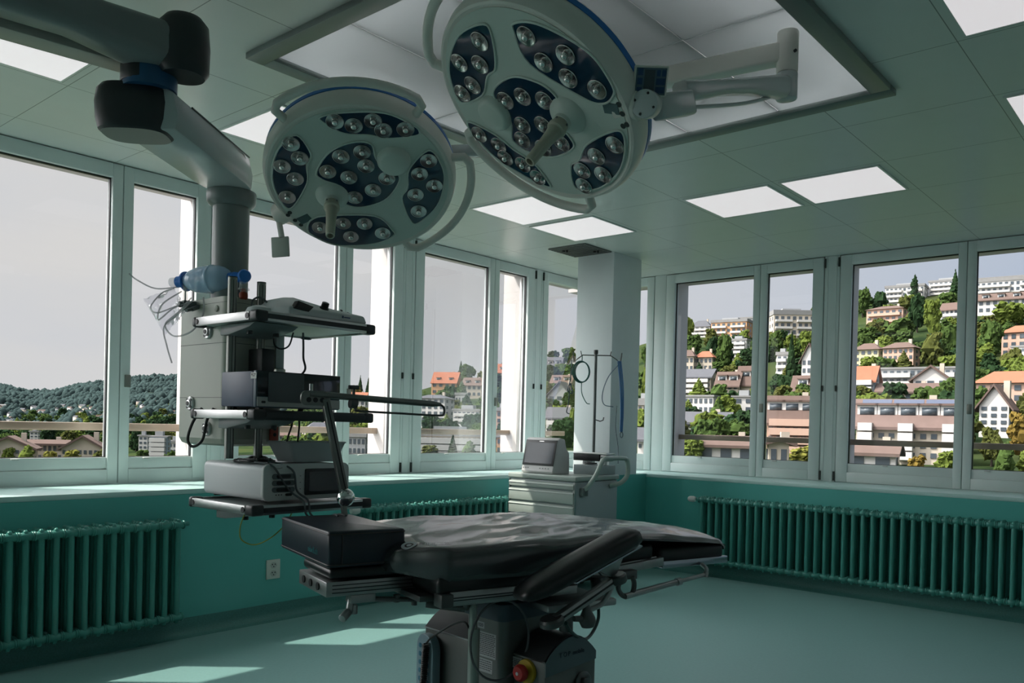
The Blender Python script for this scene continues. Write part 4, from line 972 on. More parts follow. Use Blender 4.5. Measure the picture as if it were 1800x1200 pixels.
    lv2 = MB(); lv2.lathe([(.036, -.014), (.042, -.008), (.042, .006), (.036, .014)], A_+Vector((-.01, 0, 0)), (-.3, 0, 1), 28); lv2.build('lever_hub', M_tdark, t); lv2 = MB(); lv2.lathe([(.030, -.016), (.034, -.010), (.034, .010), (.028, .016)], B_, (-.3, 0, 1), 28); lv2.build('lever_joint', M_tdark, t)
    MB().tube(spline([(.90, -.33, .755), (.86, -.33, .70), (.83, -.33, .685), (.79, -.33, .675)]), .009, 10).build('link_rod', M_tsteel, t)
    kb = MB(); kb.lathe([(.010, 0), (.014, .02), (.026, .045), (.029, .06), (.022, .078), (.001, .082)], (.785, -.33, .70), (.12, 0, -1), 22); kb.cyl((.775, -.33, .65), (.735, -.33, .655), .010, n=12); kb.build('release_grip', M_tdark, t)
    cl = MB(); cl.box((.83, -.05, .665), (.87, .0, .735)); cl.cyl((.85, -.03, .67), (.85, -.03, .60), .012, n=12); cl.cyl((.80, -.03, .715), (.84, -.03, .715), .014, n=12); cl.build('rail_clamp', M_tsteel, t, bevel=.003)
    cp = MB(); cp.lathe([(.032, 0), (.034, -.01), (.031, -.055), (.016, -.065), (.016, -.072), (.030, -.080), (.034, -.090), (.030, -.104), (.012, -.112)], (1.06, -.05, .722), (0, 0, 1), 28); cp.build('rotary_clamp', M_tdark, t)
    MB().tube(spline([(.71, -.32, .640), (.76, -.28, .60), (.84, -.22, .555), (.93, -.15, .525), (1.0, -.10, .535), (1.045, -.07, .57), (1.06, -.05, .612)]), .0062, 10).build('hydraulic_hose', mat('dark_green_hose', (.012, .05, .045), .45), t)
    hb_ = MB(); hb_.box((1.155, -.05, .700), (1.25, .01, .735)); hb_.tube(spline([(1.17, -.05, .71), (1.155, -.05, .67), (1.185, -.05, .637), (1.225, -.05, .645), (1.235, -.05, .68), (1.225, -.05, .71)]), .010, 10); hb_.build('handle_clamp', M_tdark, t, bevel=.002)
    rd = MB(); rd.cyl((1.19, -.05, .636), (1.47, -.05, .672), .0125, n=18); rd.cyl((1.46, -.05, .670), (1.48, -.05, .673), .0165, n=18); rd.cyl((1.48, -.05, .673), (1.63, -.05, .690), .0085, n=16); rd.cyl((1.62, -.05, .679), (1.625, -.05, .700), .012, n=14); rd.tube(spline([(1.625, -.05, .692), (1.628, -.048, .712), (1.628, -.02, .728)]), .009, 10)
    rd.build('side_grab_rod', M_tsteel, t)
    return t
def _ip(x, T):
    if x <= T[0][0]: return T[0][1]
    for (a, b), (c, d) in zip(T, T[1:]):
        if x <= c: k = (x-a)/(c-a); k = k*k*(3-2*k)*.5+k*.5; return b+(d-b)*k
    return T[-1][1]
table()
def tw(u, v, z): return Vector((TABLE_O.x+u*math.cos(TABLE_A)-v*math.sin(TABLE_A), TABLE_O.y+u*math.sin(TABLE_A)+v*math.cos(TABLE_A), z))
def cushion():
    t = thing('positioning_cushion', 'large dark navy block cushion with turquoise lettering on the head end of the table', 'cushion', tw(.01, .0, .819), (0, 0, TABLE_A))
    x0, x1, y0, y1, h = -.005, .262, .0, .50, .118
    nx, ny = 2, 2
    b = MB(); st = rrect(x0, y0, x1, y1, .012, 4); n = len(st); lv = [(0, .985), (.006, 1), (.060, 1.006), (h-.006, 1), (h, .985)]
    cx, cy = (x0+x1)/2, (y0+y1)/2; vs = []
    for z, k in lv: vs += [(cx+(x-cx)*k, cy+(y-cy)*k, z+.004*math.sin(x*23+y*9)*(z > .1)) for x, y in st]
    b.add(vs, [(j*n+i, j*n+(i+1) % n, (j+1)*n+(i+1) % n, (j+1)*n+i) for j in range(4) for i in range(n)]+[tuple(range(n-1, -1, -1)), tuple(range(4*n, 5*n))])
    c = b.build('cushion_body', M_block, t, bevel=.004, seg=2)
    s = MB(); s.tube([(x+(-.001 if x < cx else .001), y+(-.001 if y < cy else .001), h-.010) for x, y in rrect(x0, y0, x1, y1, .012, 4)], .0022, 6, closed=True)
    s.tube([(x+(-.001 if x < cx else .001), y+(-.001 if y < cy else .001), .010) for x, y in rrect(x0, y0, x1, y1, .012, 4)], .0022, 6, closed=True)
    s.tube([(x0+.045, -.0015, .010), (x0+.045, -.0025, .06), (x0+.045, -.0015, h-.01)], .0018, 6)
    s.build('seams', mat('brown_seam', (.05, .035, .035), .5), c)
    M = Matrix.Translation((x0-.0022, .145, .040)) @ Matrix(((0, 0, -1, 0), (-1, 0, 0, 0), (0, 1, 0, 0), (0, 0, 0, 1)))
    text('lettering', 'nibell.ch', .030, mat('turquoise_print', (.0, .14, .15), .5), c, M, .0004)
cushion()
def screen_frame():
    t = thing('anaesthesia_screen', 'steel screen frame: slanted post with ball clamp and long horizontal bar beside the shelves', 'screen frame', TABLE_O, (0, 0, TABLE_A))
    v = .47
    M_g = mat('brushed_grey_tube', (.22, .23, .22), .3, .85)
    MB().beam((.268, v, .72), (.225, v, 1.02), .020, .020).build('lower_post', M_g, t, bevel=.003)
    up = MB(); up.beam((.238, v, 1.0), (.150, v, 1.372), .030, .030); uo = up.build('upper_post', M_g, t, bevel=.004)
    g = MB(); g.beam((.236, v-.016, 1.02), (.152, v-.016, 1.36), .003, .004); g.build('post_groove', M_dark, uo)
    MB().ball((.228, v-.03, 1.003), .034, 16).build('ball_clamp', M_chrome, t)
    MB().cyl((.09, v, 1.388), (.60, v, 1.368), .0125, n=20).cyl((.60, v, 1.368), (.635, v, 1.367), .0125, .007, n=20).build('cross_bar', M_g, t)
    h = MB(); P = rrect(.055, 1.345, .165, 1.400, .024, 6); h.prism(P, v-.008, v+.006, 'y'); ho = h.build('hinge_plate', M_g, t, bevel=.002)
    q = MB()
    for x in (.085, .110, .136): q.cyl((x, v-.0095, 1.366), (x, v-.007, 1.366), .0095, n=16)
    q.build('plate_holes', M_dark, ho)
    MB().cyl((.095, v, 1.395), (.095, v, 1.425), .007, n=12).build('stop_pin', M_steel, t)
    k = MB(); k.cyl((.248, v, 1.40-.04), (.274, v, 1.40-.042), .020, n=20); k.cyl((.262, v, 1.38), (.262, v, 1.418), .006, n=10); k.cyl((.242, v, 1.42), (.282, v, 1.42), .008, n=12); k.build('clamp_knob', M_tdark, t)
    MB().tube(spline([(.262, v-.01, 1.362), (.266, v-.01, 1.338), (.285, v-.01, 1.330), (.45, v-.01, 1.326), (.62, v-.01, 1.322), (.645, v-.01, 1.330), (.645, v-.01, 1.355), (.632, v, 1.367)], 6), .0045, 8).build('wire_bow', M_tdark, t)
    MB().box((.235, .425, .70), (.30, .50, .765)).build('rail_socket', M_tdark, t, bevel=.004)
screen_frame()
def hand_control():
    t = thing('hand_control', 'pale blue hand control with coiled black lead hanging on the table base', 'remote control', (0, 0, 0))
    def p(u, v, z): return tw(u, v, z)
    M = frame_from(p(.528, .315, .375), tw(0, -1, 0)-tw(0, 0, 0), Vector((0, 0, 1))+ (tw(0, -1, 0)-tw(0, 0, 0))*-.45)
    P = rrect(-.048, -.10, .048, .075, .042, 8)
    a = MB().prism(P, -.012, .012).build('shell', mat('pale_blue_shell', (.16, .25, .29), .4), t, bevel=.004); a.matrix_basis = M @ Matrix.Scale(1.45, 4)
    k = MB(); rg = random.Random(4)
    for i in range(3):
        for j in range(6): k.prism(rrect(-.030+i*.022, -.075+j*.022, -.018+i*.022, -.063+j*.022, .004, 3), .012, .0135)
    k.build('buttons', mat('teal_blue_buttons', (.02, .13, .20), .4), a)
    c = MB(); q0, q1 = Vector(p(.495, .272, .46)), Vector(p(.490, .290, .18)); pts = []
    for i in range(420):
        s = i/419; c0 = q0+(q1-q0)*s; w = s*2*PI*38; pts.append(c0+Vector((.011*math.cos(w), .011*math.sin(w), 0)))
    c.tube(pts, .0034, 5); c.tube(spline([p(.50, -.06, .56), p(.50, -.02, .60), p(.50, .06, .58), p(.50, .22, .50), q0]), .004, 6)
    c.build('coiled_lead', M_cableb, t)
hand_control()
# ------------------------------------------------------------------ anaesthesia trolley in front of the pillar
M_tr = mat('trolley_grey_green', (.36, .42, .39), .4, var=.03)
M_trs = mat('trolley_side_grey', (.33, .38, .39), .4, var=.03)
def trolley():
    t = thing('medical_trolley', 'grey-green drawer trolley with push handle in front of the white pillar', 'trolley', (1.105, -1.90, 0))
    w, d = .335, .29
    MB().box((-w, -d+.004, .10), (w, d, .865)).build('body', M_trs, t, bevel=.006)
    MB().box((-w-.012, -d-.012, .868), (w+.012, d+.012, .908)).build('worktop', M_tr, t, bevel=.010, seg=3)
    zs = [.862, .800, .690, .585]
    for k in range(3):
        z1, z0 = zs[k]-.006, zs[k+1]+.004
        o = MB().box((-w+.008, -d-.016, z0), (w-.008, -d+.006, z1-.016)).build('drawer', M_tr, t, bevel=.003)
        MB().prism([(-d-.022, z1-.022), (-d-.016, z1-.014), (-d+.004, z1-.004), (-d+.004, z1-.026)], -w+.008, w-.008, 'x').build('grip_rail', M_tr, o)
    for x0, x1 in ((-w+.008, -.012), (.0, w-.008)):
        o = MB().box((x0, -d-.016, .13), (x1, -d+.006, .562)).build('door', M_tr, t, bevel=.003)
        MB().prism([(-d-.022, .558), (-d-.016, .566), (-d+.004, .575), (-d+.004, .555)], x0, x1, 'x').build('grip_rail', M_tr, o)
    for sx in (-1, 1):
        MB().box((sx*w-.02 if sx > 0 else -w, -d-.010, .12), (w if sx > 0 else -w+.008, -d+.01, .862)).build('corner_profile', M_alu, t)
    for x in (-.27, .27):
        for y in (-.22, .22):
            MB().cyl((x, y-.014, .05), (x, y+.014, .05), .048, n=24).cyl((x, y, .05), (x, y, .10), .014, n=12).build('castor', M_dark, t)
    h = MB(); x = w+.115
    pts = [(w+.0, -.20, .80), (w+.05, -.20, .83), (x-.02, -.16, .92), (x, -.125, 1.005), (x, -.08, 1.045), (x, .02, 1.05), (x, .16, 1.05), (x, .235, 1.04), (x, .26, .99), (x, .255, .91), (x-.03, .21, .85), (w, .18, .82)]
    h.tube(spline(pts, 6), .019, 14); h.build('push_handle', mat('pale_green_handle', (.36, .44, .40), .35), t)
    MB().box((w, -.24, .755), (w+.035, -.17, .82)).build('lock_block', M_grey, t, bevel=.004)
    # low gallery at the back left and a raised back shelf
    g = MB(); g.prism([(-w+.01, .908), (-w+.01, 1.025), (-w+.03, 1.045), (.03, 1.045), (.03, .908)], -.085, -.078, 'y'); g.box((-w+.005, -.085, .908), (-w+.012, .25, 1.02)); g.build('gallery_panel', mat('grey_gallery', (.33, .37, .36), .4), t)
    MB().box((.06, .05, .908), (w-.01, .27, .985)).build('rear_box', M_trs, t, bevel=.004)
    return t
trolley()
def monitor():
    t = thing('patient_monitor', 'white patient monitor with dark screen standing on the drawer trolley', 'monitor', (1.02, -2.06, .909), (0, 0, -.06))
    tl = -.16
    pr = [(-.075, 0), (-.085, .02), (-.028, .275), (.0, .29), (.055, .28), (.08, .20), (.115, .17), (.12, 0)]
    MB().prism(pr, -.175, .175, 'x').build('housing', mat('monitor_white', (.50, .50, .50), .35), t, bevel=.010, seg=3)
    n0, n1 = Vector((-.0855, .022)), Vector((-.0290, .273)); dd = (n1-n0); 
    def F(u, s, e): p = n0+dd*s; nn = Vector((-dd.y, dd.x)).normalized(); q = p+nn*e; return (u, q.x, q.y)
    def plate(b, u0, u1, s0, s1, e0, e1):
        vs = [F(u0, s0, e0), F(u1, s0, e0), F(u1, s1, e0), F(u0, s1, e0), F(u0, s0, e1), F(u1, s0, e1), F(u1, s1, e1), F(u0, s1, e1)]
        b.add(vs, [(0, 3, 2, 1), (4, 5, 6, 7), (0, 1, 5, 4), (1, 2, 6, 5), (2, 3, 7, 6), (3, 0, 4, 7)]); return b
    bz = plate(MB(), -.168, .168, .17, .99, -.001, .004).build('bezel', M_dark, t, bevel=.002)
    plate(MB(), -.150, .150, .24, .90, .004, .0048).build('screen', mat('monitor_glass', (.03, .045, .06), .12, spec=.35), bz)
    l = plate(MB(), -.02, .03, .935, .955, .004, .0045); l.build('brand_mark', M_alu, bz)
    for u in (-.15, -.125, -.10, .03, .06, .09, .12): plate(MB(), u-.006, u+.006, .07, .10, -.001, .0015).build('key', M_grey, t)
monitor()
def side_box():
    t = thing('module_box', 'small black and silver device box lying behind the monitor on the trolley', 'medical device', (1.30, -1.75, .988))
    MB().box((-.17, -.06, .03), (.09, .06, .085)).build('body', M_dark, t, bevel=.004)
    MB().box((-.17, -.062, .083), (.16, .062, .098)).build('lid', M_alu, t, bevel=.003)
    e = MB().box((.09, -.055, .03), (.16, .055, .084)).build('end_housing', M_alu, t, bevel=.012, seg=3)
    MB().box((.103, -.0575, .042), (.148, -.055, .074)).build('end_window', M_grey, e)
    f = MB().cyl((-.06, 0, 0), (-.06, 0, .03), .045, n=24).cyl((.11, 0, 0), (.11, 0, .03), .016, n=14); f.build('foot', M_alu, t)
    MB().tube(spline([(.0, -.05, .012), (-.04, -.07, .014), (.02, -.085, .012), (.07, -.06, .012)]), .007, 8).build('tube_coil', M_dark, t)
side_box()
def iv_pole():
    t = thing('infusion_stand', 'thin infusion pole with wire hooks rising behind the trolley against the pillar', 'infusion stand', (1.143, -1.54, 0))
    MB().cyl((0, 0, .07), (0, 0, 1.93), .013, n=18).build('pole', mat('grey_pole', (.20, .21, .21), .35, .8), t)
    MB().cyl((0, 0, 1.915), (0, 0, 1.95), .019, n=16).build('pole_top', M_tdark, t)
    hx = Vector((.76, .65, 0))
    for s, L in ((-1, .185), (1, .21)):
        h = MB(); h.tube([(0, 0, 1.905), tuple(hx*s*L*.6+Vector((0, 0, 1.905))), tuple(hx*s*L*.85+Vector((0, 0, 1.87))), tuple(hx*s*L+Vector((0, 0, 1.84))), tuple(hx*s*L*1.05+Vector((0, 0, 1.93)))], .005, 8)
        h.tube([tuple(hx*s*.12+Vector((0, 0, 1.90))), tuple(hx*s*.13+Vector((0, 0, 1.94)))], .004, 6)
        h.build('wire_hook', M_tdark, t)
    MB().tube([(0, 0, 1.36), tuple(hx*.05+Vector((0, 0, 1.345))), tuple(hx*.075+Vector((0, 0, 1.355))), tuple(hx*.08+Vector((0, 0, 1.38)))], .005, 8).build('small_hook', M_tdark, t)
    b = MB()
    for k in range(5): a = 2*PI*k/5; b.cyl((0, 0, .08), (.24*math.cos(a), .24*math.sin(a), .06), .012, n=10); b.ball((.24*math.cos(a), .24*math.sin(a), .025), .025, 8)
    b.build('star_base', M_tdark, t)
    return hx
hx = iv_pole()
P0 = Vector((1.143, -1.54, 0))
def hung(lbl, cat, name, b, m): return tag(b.build(name, m), lbl, cat)
b = MB()
for k in range(3): b.tube([tuple(P0+hx*(-.105+(.062+.004*k)*math.cos(a*PI/12))+Vector((0, -.012*k-.01, 1.76+(.085+.003*k)*math.sin(a*PI/12)))) for a in range(25)], .005, 6, closed=False)
b.tube(spline([P0+hx*-.105+Vector((0, -.02, 1.68)), P0+hx*-.10+Vector((0, -.02, 1.58)), P0+hx*-.06+Vector((0, -.02, 1.50)), P0+hx*-.03+Vector((0, -.02, 1.49))]), .004, 6)
b.tube([tuple(P0+hx*-.105+Vector((0, -.02, 1.845))), tuple(P0+hx*-.11+Vector((0, -.01, 1.90)))], .004, 6)
hung('coiled dark green monitoring cable hanging on the left hook of the infusion pole', 'cable', 'coiled_cable', b, mat('dark_green_cable', (.01, .10, .085), .45))
b = MB()
b.tube(spline([P0+hx*-.19+Vector((0, -.02, 1.86)), P0+hx*-.20+Vector((0, -.02, 1.70)), P0+hx*-.22+Vector((0, -.02, 1.60)), P0+hx*-.18+Vector((0, -.02, 1.58)), P0+hx*-.20+Vector((0, -.02, 1.66)), P0+hx*-.21+Vector((0, -.02, 1.50)), P0+hx*-.225+Vector((0, -.02, 1.42)), P0+hx*-.20+Vector((0, -.02, 1.40))]), .0045, 6)
hung('thin knotted dark cable at the far left of the infusion pole hooks', 'cable', 'knotted_cable', b, mat('slate_cable', (.05, .08, .11), .45))
b = MB()
b.tube(spline([P0+hx*.205+Vector((0, -.02, 1.83)), P0+hx*.12+Vector((0, -.02, 1.72)), P0+hx*.075+Vector((0, -.02, 1.58)), P0+hx*.09+Vector((0, -.02, 1.49)), P0+hx*.17+Vector((0, -.02, 1.47))]), .004, 6)
hung('thin blue-grey looped cable hanging on the right hooks beside the pole', 'cable', 'looped_cable', b, mat('grey_blue_cable', (.13, .20, .27), .45))
b = MB()
for k in range(3): b.tube(spline([P0+hx*(.20+.012*k)+Vector((0, -.02, 1.86)), P0+hx*(.225+.012*k)+Vector((0, -.02, 1.65)), P0+hx*(.235+.010*k)+Vector((0, -.02, 1.45)), P0+hx*(.235+.008*k)+Vector((0, -.02, 1.26))]), .0055, 8)
hung('straight bundle of blue hoses hanging at the right end of the pole hooks', 'hose', 'blue_hose', b, mat('medical_blue_hose', (.05, .16, .36), .35))
b = MB(); b.tube(spline([P0+hx*.20+Vector((0, -.02, 1.48)), P0+hx*.20+Vector((0, -.03, 1.30)), P0+hx*.225+Vector((0, -.03, 1.12)), P0+hx*.245+Vector((-.0, -.06, .99))]), .003, 6)
b.tube([tuple(P0+hx*.245+Vector((.014*math.cos(a), -.02, 1.235+.024*math.sin(a)))) for a in [i*.5 for i in range(14)]], .004, 6)
hung('thin lead running from the blue hoses down to the trolley box', 'cable', 'thin_lead', b, mat('slate_cable', (.05, .08, .11), .45))
# ------------------------------------------------------------------ hillside, houses and trees outside
TAB = [(60, 0.16, 420), (99, 0.155, 420), (104, 0.152, 420), (108, 0.14, 420), (114, 0.115, 430), (119, 0.112, 450), (127, 0.076, 480), (134, 0.054, 600), (141, 0.036, 700), (147, 0.03, 1600), (152, 0.044, 2600), (157, 0.035, 2700), (160.5, 0.024, 2800), (163, 0.031, 3000), (175, 0.03, 3000), (200, 0.02, 3000)]
CAM = (5.239, -7.376, 1.288); R0, E0 = 70, -.085
# x, y, z, yaw, width, depth, eave, ridge, roof style, wall, roof, storeys, bays, balconies, label
BLD = [
 (-106.5, 394.0, 60.97, 5.6, 16.0, 11.2, 6.6, 7.6, 'flat', 'w', 'f', 3, 9, 1, 'long white terraced block with balcony bands on the ridge in the window right of centre'),
 (-91.8, 403.3, 64.43, 3.3, 13.8, 9.6, 5.8, 6.6, 'flat', 'w', 'f', 3, 7, 1, 'white ridge-top block just left of the tall spruce in the second right window'),
 (-92.4, 321.1, 40.54, -1.5, 13.0, 9.1, 7.4, 9.1, 'hip', 'p', 'n', 3, 6, 1, 'pink-and-white apartment house below the ridge with a low brown roof'),
 (-69.0, 316.1, 40.91, -5.1, 7.1, 5.0, 5.0, 7.2, 'side', 'w', 'n', 2, 5, 1, 'white house with brown roof beside the bright green tree, cut by the window frame'),
 (-69.6, 228.2, 19.06, -0.4, 6.4, 4.5, 5.2, 7.1, 'hip', 'y', 'n', 3, 4, 0, 'pale yellow house with brown hipped roof at the left edge of the second right window'),
 (-60.5, 225.4, 19.05, -2.2, 7.6, 5.3, 5.0, 6.7, 'hip', 'p', 'n', 3, 6, 0, 'salmon pink house with bay under a brown roof in the second right window'),
 (-47.1, 190.3, 12.29, 6.8, 16.5, 5.0, 3.6, 4.0, 'flat', 'g', 'f', 2, 12, 1, 'long modern grey flat-roofed building with glass bands'),
 (-39.0, 170.0, 8.59, 6.0, 6.2, 4.3, 3.7, 6.1, 'gable', 'w', 'n', 3, 3, 0, 'white house with steep front gable before the long modern block'),
 (-49.4, 163.5, 7.05, -0.3, 4.0, 2.8, 5.4, 7.4, 'side', 'b', 'r', 4, 3, 1, 'blue-grey apartment house with red-brown roof at the left frame edge'),
 (-41.6, 164.3, 7.5, 9.3, 10.8, 4.3, 1.1, 3.5, 'side', 'c', 'n', 1, 7, 0, 'long brown-roofed house with three dormers above the solar roof'),
 (-24.0, 100.1, -1.6, 9.2, 11.4, 3.4, 4.5, 6.9, 'side', 'c', 'solar', 4, 10, 2, 'large cream apartment block with solar panels across its brown roof'),
 (-24.5, 88.2, -2.81, 7.3, 5.2, 2.6, 1.1, 3.0, 'side', 'w', 'n', 1, 2, 0, 'low white house with brown roof at the bottom of the second right window'),
 (-64.4, 398.6, 62.73, 4.7, 29.5, 8.9, 4.8, 6.7, 'flat', 'w', 'f', 2, 14, 1, 'long white ridge building at the right edge of the view'),
 (-53.6, 339.3, 46.41, 3.6, 24.4, 7.3, 4.9, 7.3, 'side', 'w', 'n', 2, 11, 0, 'row of white houses under one brown roof below the ridge at the far right'),
 (-35.5, 239.1, 22.07, -8.6, 7.5, 5.2, 6.1, 8.1, 'hip', 'p', 'r', 3, 4, 0, 'pink house with orange hipped roof at the right edge of the picture'),
 (-30.9, 224.6, 18.87, -9.1, 7.2, 5.1, 4.2, 4.6, 'flat', 'w', 'f', 2, 4, 1, 'white modern cube house below the pink one at the right edge'),
 (-22.1, 152.9, 5.39, 1.7, 10.4, 5.2, 5.0, 7.1, 'hip', 'p', 'r', 3, 6, 0, 'large pink house with orange tiled roof and dormers in the rightmost pane'),
 (-20.2, 129.3, 2.03, -3.5, 3.8, 2.7, 3.9, 6.6, 'gable', 'w', 'n', 4, 3, 0, 'white gabled house with balconies in front of the large pink house'),
 (-198.5, 375.5, 47.77, 10.0, 10.3, 7.2, 5.7, 9.2, 'hip', 'w', 's', 3, 4, 1, 'white terraced house with dark roof on the ridge, first right window'),
 (-177.8, 367.4, 45.44, 8.0, 17.3, 12.1, 7.9, 9.2, 'flat', 'o', 'f', 3, 7, 1, 'orange-brown apartment block on the ridge in the first right window'),
 (-189.0, 407.7, 56.15, 7.1, 7.9, 5.5, 4.5, 5.4, 'flat', 'g', 'f', 1, 4, 0, 'small grey flat block poking above the orange apartment block'),
 (-139.8, 296.0, 29.87, 7.6, 6.7, 4.7, 6.6, 7.3, 'flat', 'w', 'f', 4, 3, 1, 'white stepped terrace house below the orange apartment block'),
 (-138.7, 254.0, 21.46, 10.8, 4.6, 3.3, 5.5, 7.9, 'hip', 'c', 'n', 2, 3, 0, 'small cream house at the left edge of the first right window'),
 (-134.5, 258.5, 22.02, 9.7, 6.0, 4.2, 4.8, 7.1, 'hip', 'c', 'r', 2, 4, 0, 'white house with salmon roof between the trees in the first right window'),
 (-107.7, 203.5, 11.7, 10.2, 9.2, 6.4, 4.4, 6.4, 'side', 'c', 's', 3, 6, 1, 'cream apartment row with grey roof in the first right window'),
 (-91.4, 189.7, 9.56, 8.1, 5.7, 4.0, 3.7, 6.5, 'side', 'c', 'n', 2, 4, 0, 'cream house with broad brown roof and one dormer'),
 (-87.4, 191.4, 9.93, 7.0, 4.0, 2.8, 4.3, 7.6, 'side', 'c', 'n', 2, 3, 0, 'brown-roofed house next to the window mullion of the first right window'),
 (-83.6, 160.1, 4.94, 3.9, 8.1, 5.7, 3.7, 4.1, 'flat', 'w', 'f', 2, 7, 0, 'white modern cube building with large windows, first right window'),
 (-67.4, 147.5, 3.32, 15.1, 4.2, 2.9, 4.7, 5.0, 'flat', 'w', 'f', 3, 2, 0, 'white framed modern house with big dark glass fronts'),
 (-63.7, 124.2, 0.36, 15.6, 8.6, 4.3, 2.4, 3.8, 'side', 'w', 's', 2, 6, 0, 'long white two-storey house with grey roof and shaded gable'),
 (-43.9, 92.6, -2.67, 20.2, 7.3, 2.9, 1.5, 3.0, 'side', 'w', 'n', 1, 3, 0, 'brown-roofed building with a row of white dormers at the bottom of the first right window'),
 (-147.3, 363.0, 44.75, 37.4, 18.2, 12.7, 9.4, 11.5, 'flat', 'c', 'f', 3, 7, 1, 'cream and grey apartment block on the ridge in the narrow right pane'),
 (-99.9, 243.1, 19.17, 4.8, 3.4, 2.4, 6.0, 7.0, 'flat', 'w', 'f', 3, 2, 1, 'narrow white house half hidden by the tall spruce'),
 (-79.7, 213.0, 14.73, 3.1, 3.9, 2.7, 6.3, 10.1, 'gable', 'w', 'n', 3, 3, 0, 'white steep-gabled house at the right edge of the narrow pane'),
 (-68.0, 179.5, 8.58, 3.4, 4.6, 3.2, 2.8, 5.4, 'side', 'o', 'n', 2, 3, 0, 'orange house under a wide brown roof in the narrow pane'),
 (-40.9, 106.2, -1.44, 17.1, 6.5, 2.6, 5.0, 7.5, 'side', 'p', 'n', 4, 6, 1, 'big salmon apartment house with balconies in the narrow right pane'),
 (-28.2, 71.5, -2.05, 31.0, 1.9, 1.4, 0.8, 2.4, 'gable', 'c', 'n', 1, 2, 0, 'small cream gable at the bottom of the narrow right pane'),
 (-325.2, 320.4, 17.37, 27.2, 14.4, 10.1, 6.9, 12.5, 'side', 'o', 'r', 2, 4, 0, 'orange-roofed house on the hill in the centre window'),
 (-180.0, 171.4, 0.04, 20.0, 10.0, 7.0, 9.0, 10.2, 'hip', 'w', 's', 5, 5, 0, 'white apartment house with grey shaded side behind the screen bar'),
 (-169.1, 175.4, 0.66, 25.6, 8.3, 5.8, 4.8, 5.4, 'flat', 'w', 'f', 3, 6, 1, 'white balcony house in the centre window'),
 (-292.0, 307.3, 15.48, 25.4, 10.3, 7.2, 6.4, 9.9, 'side', 'c', 'n', 2, 4, 0, 'grey-roofed house at the right of the centre window'),
 (-261.1, 267.2, 10.63, 26.1, 5.8, 4.0, 4.1, 5.2, 'flat', 'w', 'f', 1, 4, 0, 'small white pavilion between the hill houses of the centre window'),
 (-97.7, 96.3, -4.27, 40.8, 12.6, 3.1, 3.5, 4.1, 'flat', 'c', 'f', 3, 14, 1, 'long cream apartment row at the bottom of the centre window'),
 (-138.3, 155.7, 0.07, 23.3, 2.8, 1.9, 5.0, 5.9, 'flat', 'p', 'f', 3, 2, 0, 'pink house seen in the narrow centre pane'),
 (-90.0, 101.0, -3.64, 23.3, 1.8, 1.3, 2.9, 3.5, 'flat', 'o', 'f', 2, 2, 0, 'orange house at the bottom of the narrow centre pane'),
 (-309.3, 349.1, 24.46, 23.4, 6.1, 4.3, 7.7, 11.6, 'side', 'c', 'r', 2, 2, 0, 'small pale house high in the narrow centre pane'),
 (-247.3, 318.1, 26.4, 19.8, 7.6, 5.3, 5.0, 8.9, 'side', 'w', 's', 2, 4, 0, 'white house with dark roof on the hill left of the pillar'),
 (-232.5, 313.0, 25.28, 18.6, 5.8, 4.0, 4.6, 9.7, 'gable', 'w', 'n', 3, 2, 0, 'white half-timbered gable house right beside the pillar edge'),
 (-201.1, 264.0, 17.03, 19.2, 8.7, 6.1, 2.3, 5.1, 'side', 'c', 'n', 1, 4, 0, 'low brown-roofed house above the grey gable beside the pillar'),
 (-151.5, 198.5, 7.28, 17.3, 7.7, 5.4, 3.8, 7.7, 'gable', 'g', 's', 2, 3, 0, 'big grey gable house with blue roof part beside the pillar'),
 (-104.4, 136.4, 0.1, 19.3, 5.4, 3.8, 3.4, 5.1, 'side', 'w', 's', 2, 4, 1, 'white apartment house with balconies at the bottom left of the pillar'),
 (-90.0, 146.6, 2.97, 13.7, 2.3, 1.6, 3.4, 4.9, 'flat', 'c', 'f', 3, 2, 0, 'cream house in the slit right of the pillar'),
 (-62.5, 102.4, -1.84, 13.7, 1.6, 1.1, 2.2, 3.0, 'side', 'w', 's', 2, 2, 0, 'pale house low in the slit right of the pillar'),
 (-325.7, 258.1, 5.08, 33.3, 10.9, 7.7, 7.3, 10.7, 'side', 'w', 'r', 2, 4, 0, 'red-roofed white house behind the end of the middle shelf'),
 (-126.2, 98.3, -5.28, 33.2, 4.4, 3.0, 3.6, 4.3, 'flat', 'g', 'f', 2, 5, 0, 'grey and white flat building in the pane behind the screen post'),
 (-217.4, 144.3, -7.78, 37.7, 7.3, 5.1, 4.6, 6.7, 'side', 'w', 'n', 2, 5, 0, 'white house above the plastic tray'),
 (-187.2, 134.1, -5.95, 63.7, 8.6, 6.0, 4.4, 6.9, 'hip', 'c', 's', 2, 5, 0, 'cream house with grey hipped roof above the plastic tray'),
 (-158.6, 46.9, -7.22, 61.7, 7.6, 5.3, 2.4, 4.2, 'gable', 'c', 'n', 2, 8, 0, 'brown-roofed gabled building at the left edge of the picture'),
 (-162.7, 54.6, -7.62, 59.7, 6.6, 2.0, 3.4, 3.8, 'side', 'c', 'n', 2, 8, 0, 'low wing linking two gabled brown-roofed buildings, leftmost window'),
 (-150.6, 56.3, -7.22, 57.8, 6.7, 4.7, 2.6, 4.6, 'gable', 'c', 'n', 2, 8, 0, 'brown-roofed gabled building in the middle of the left window'),
 (-297.1, 99.9, -7.71, 52.5, 2.5, 1.8, 3.0, 3.4, 'flat', 'w', 'f', 3, 2, 0, 'small white tower block above the brown roofs'),
 (-203.0, 92.0, -9.31, 46.5, 2.1, 1.5, 5.7, 6.0, 'flat', 'w', 'f', 5, 2, 0, 'narrow white and blue apartment block, first pane left of the column'),
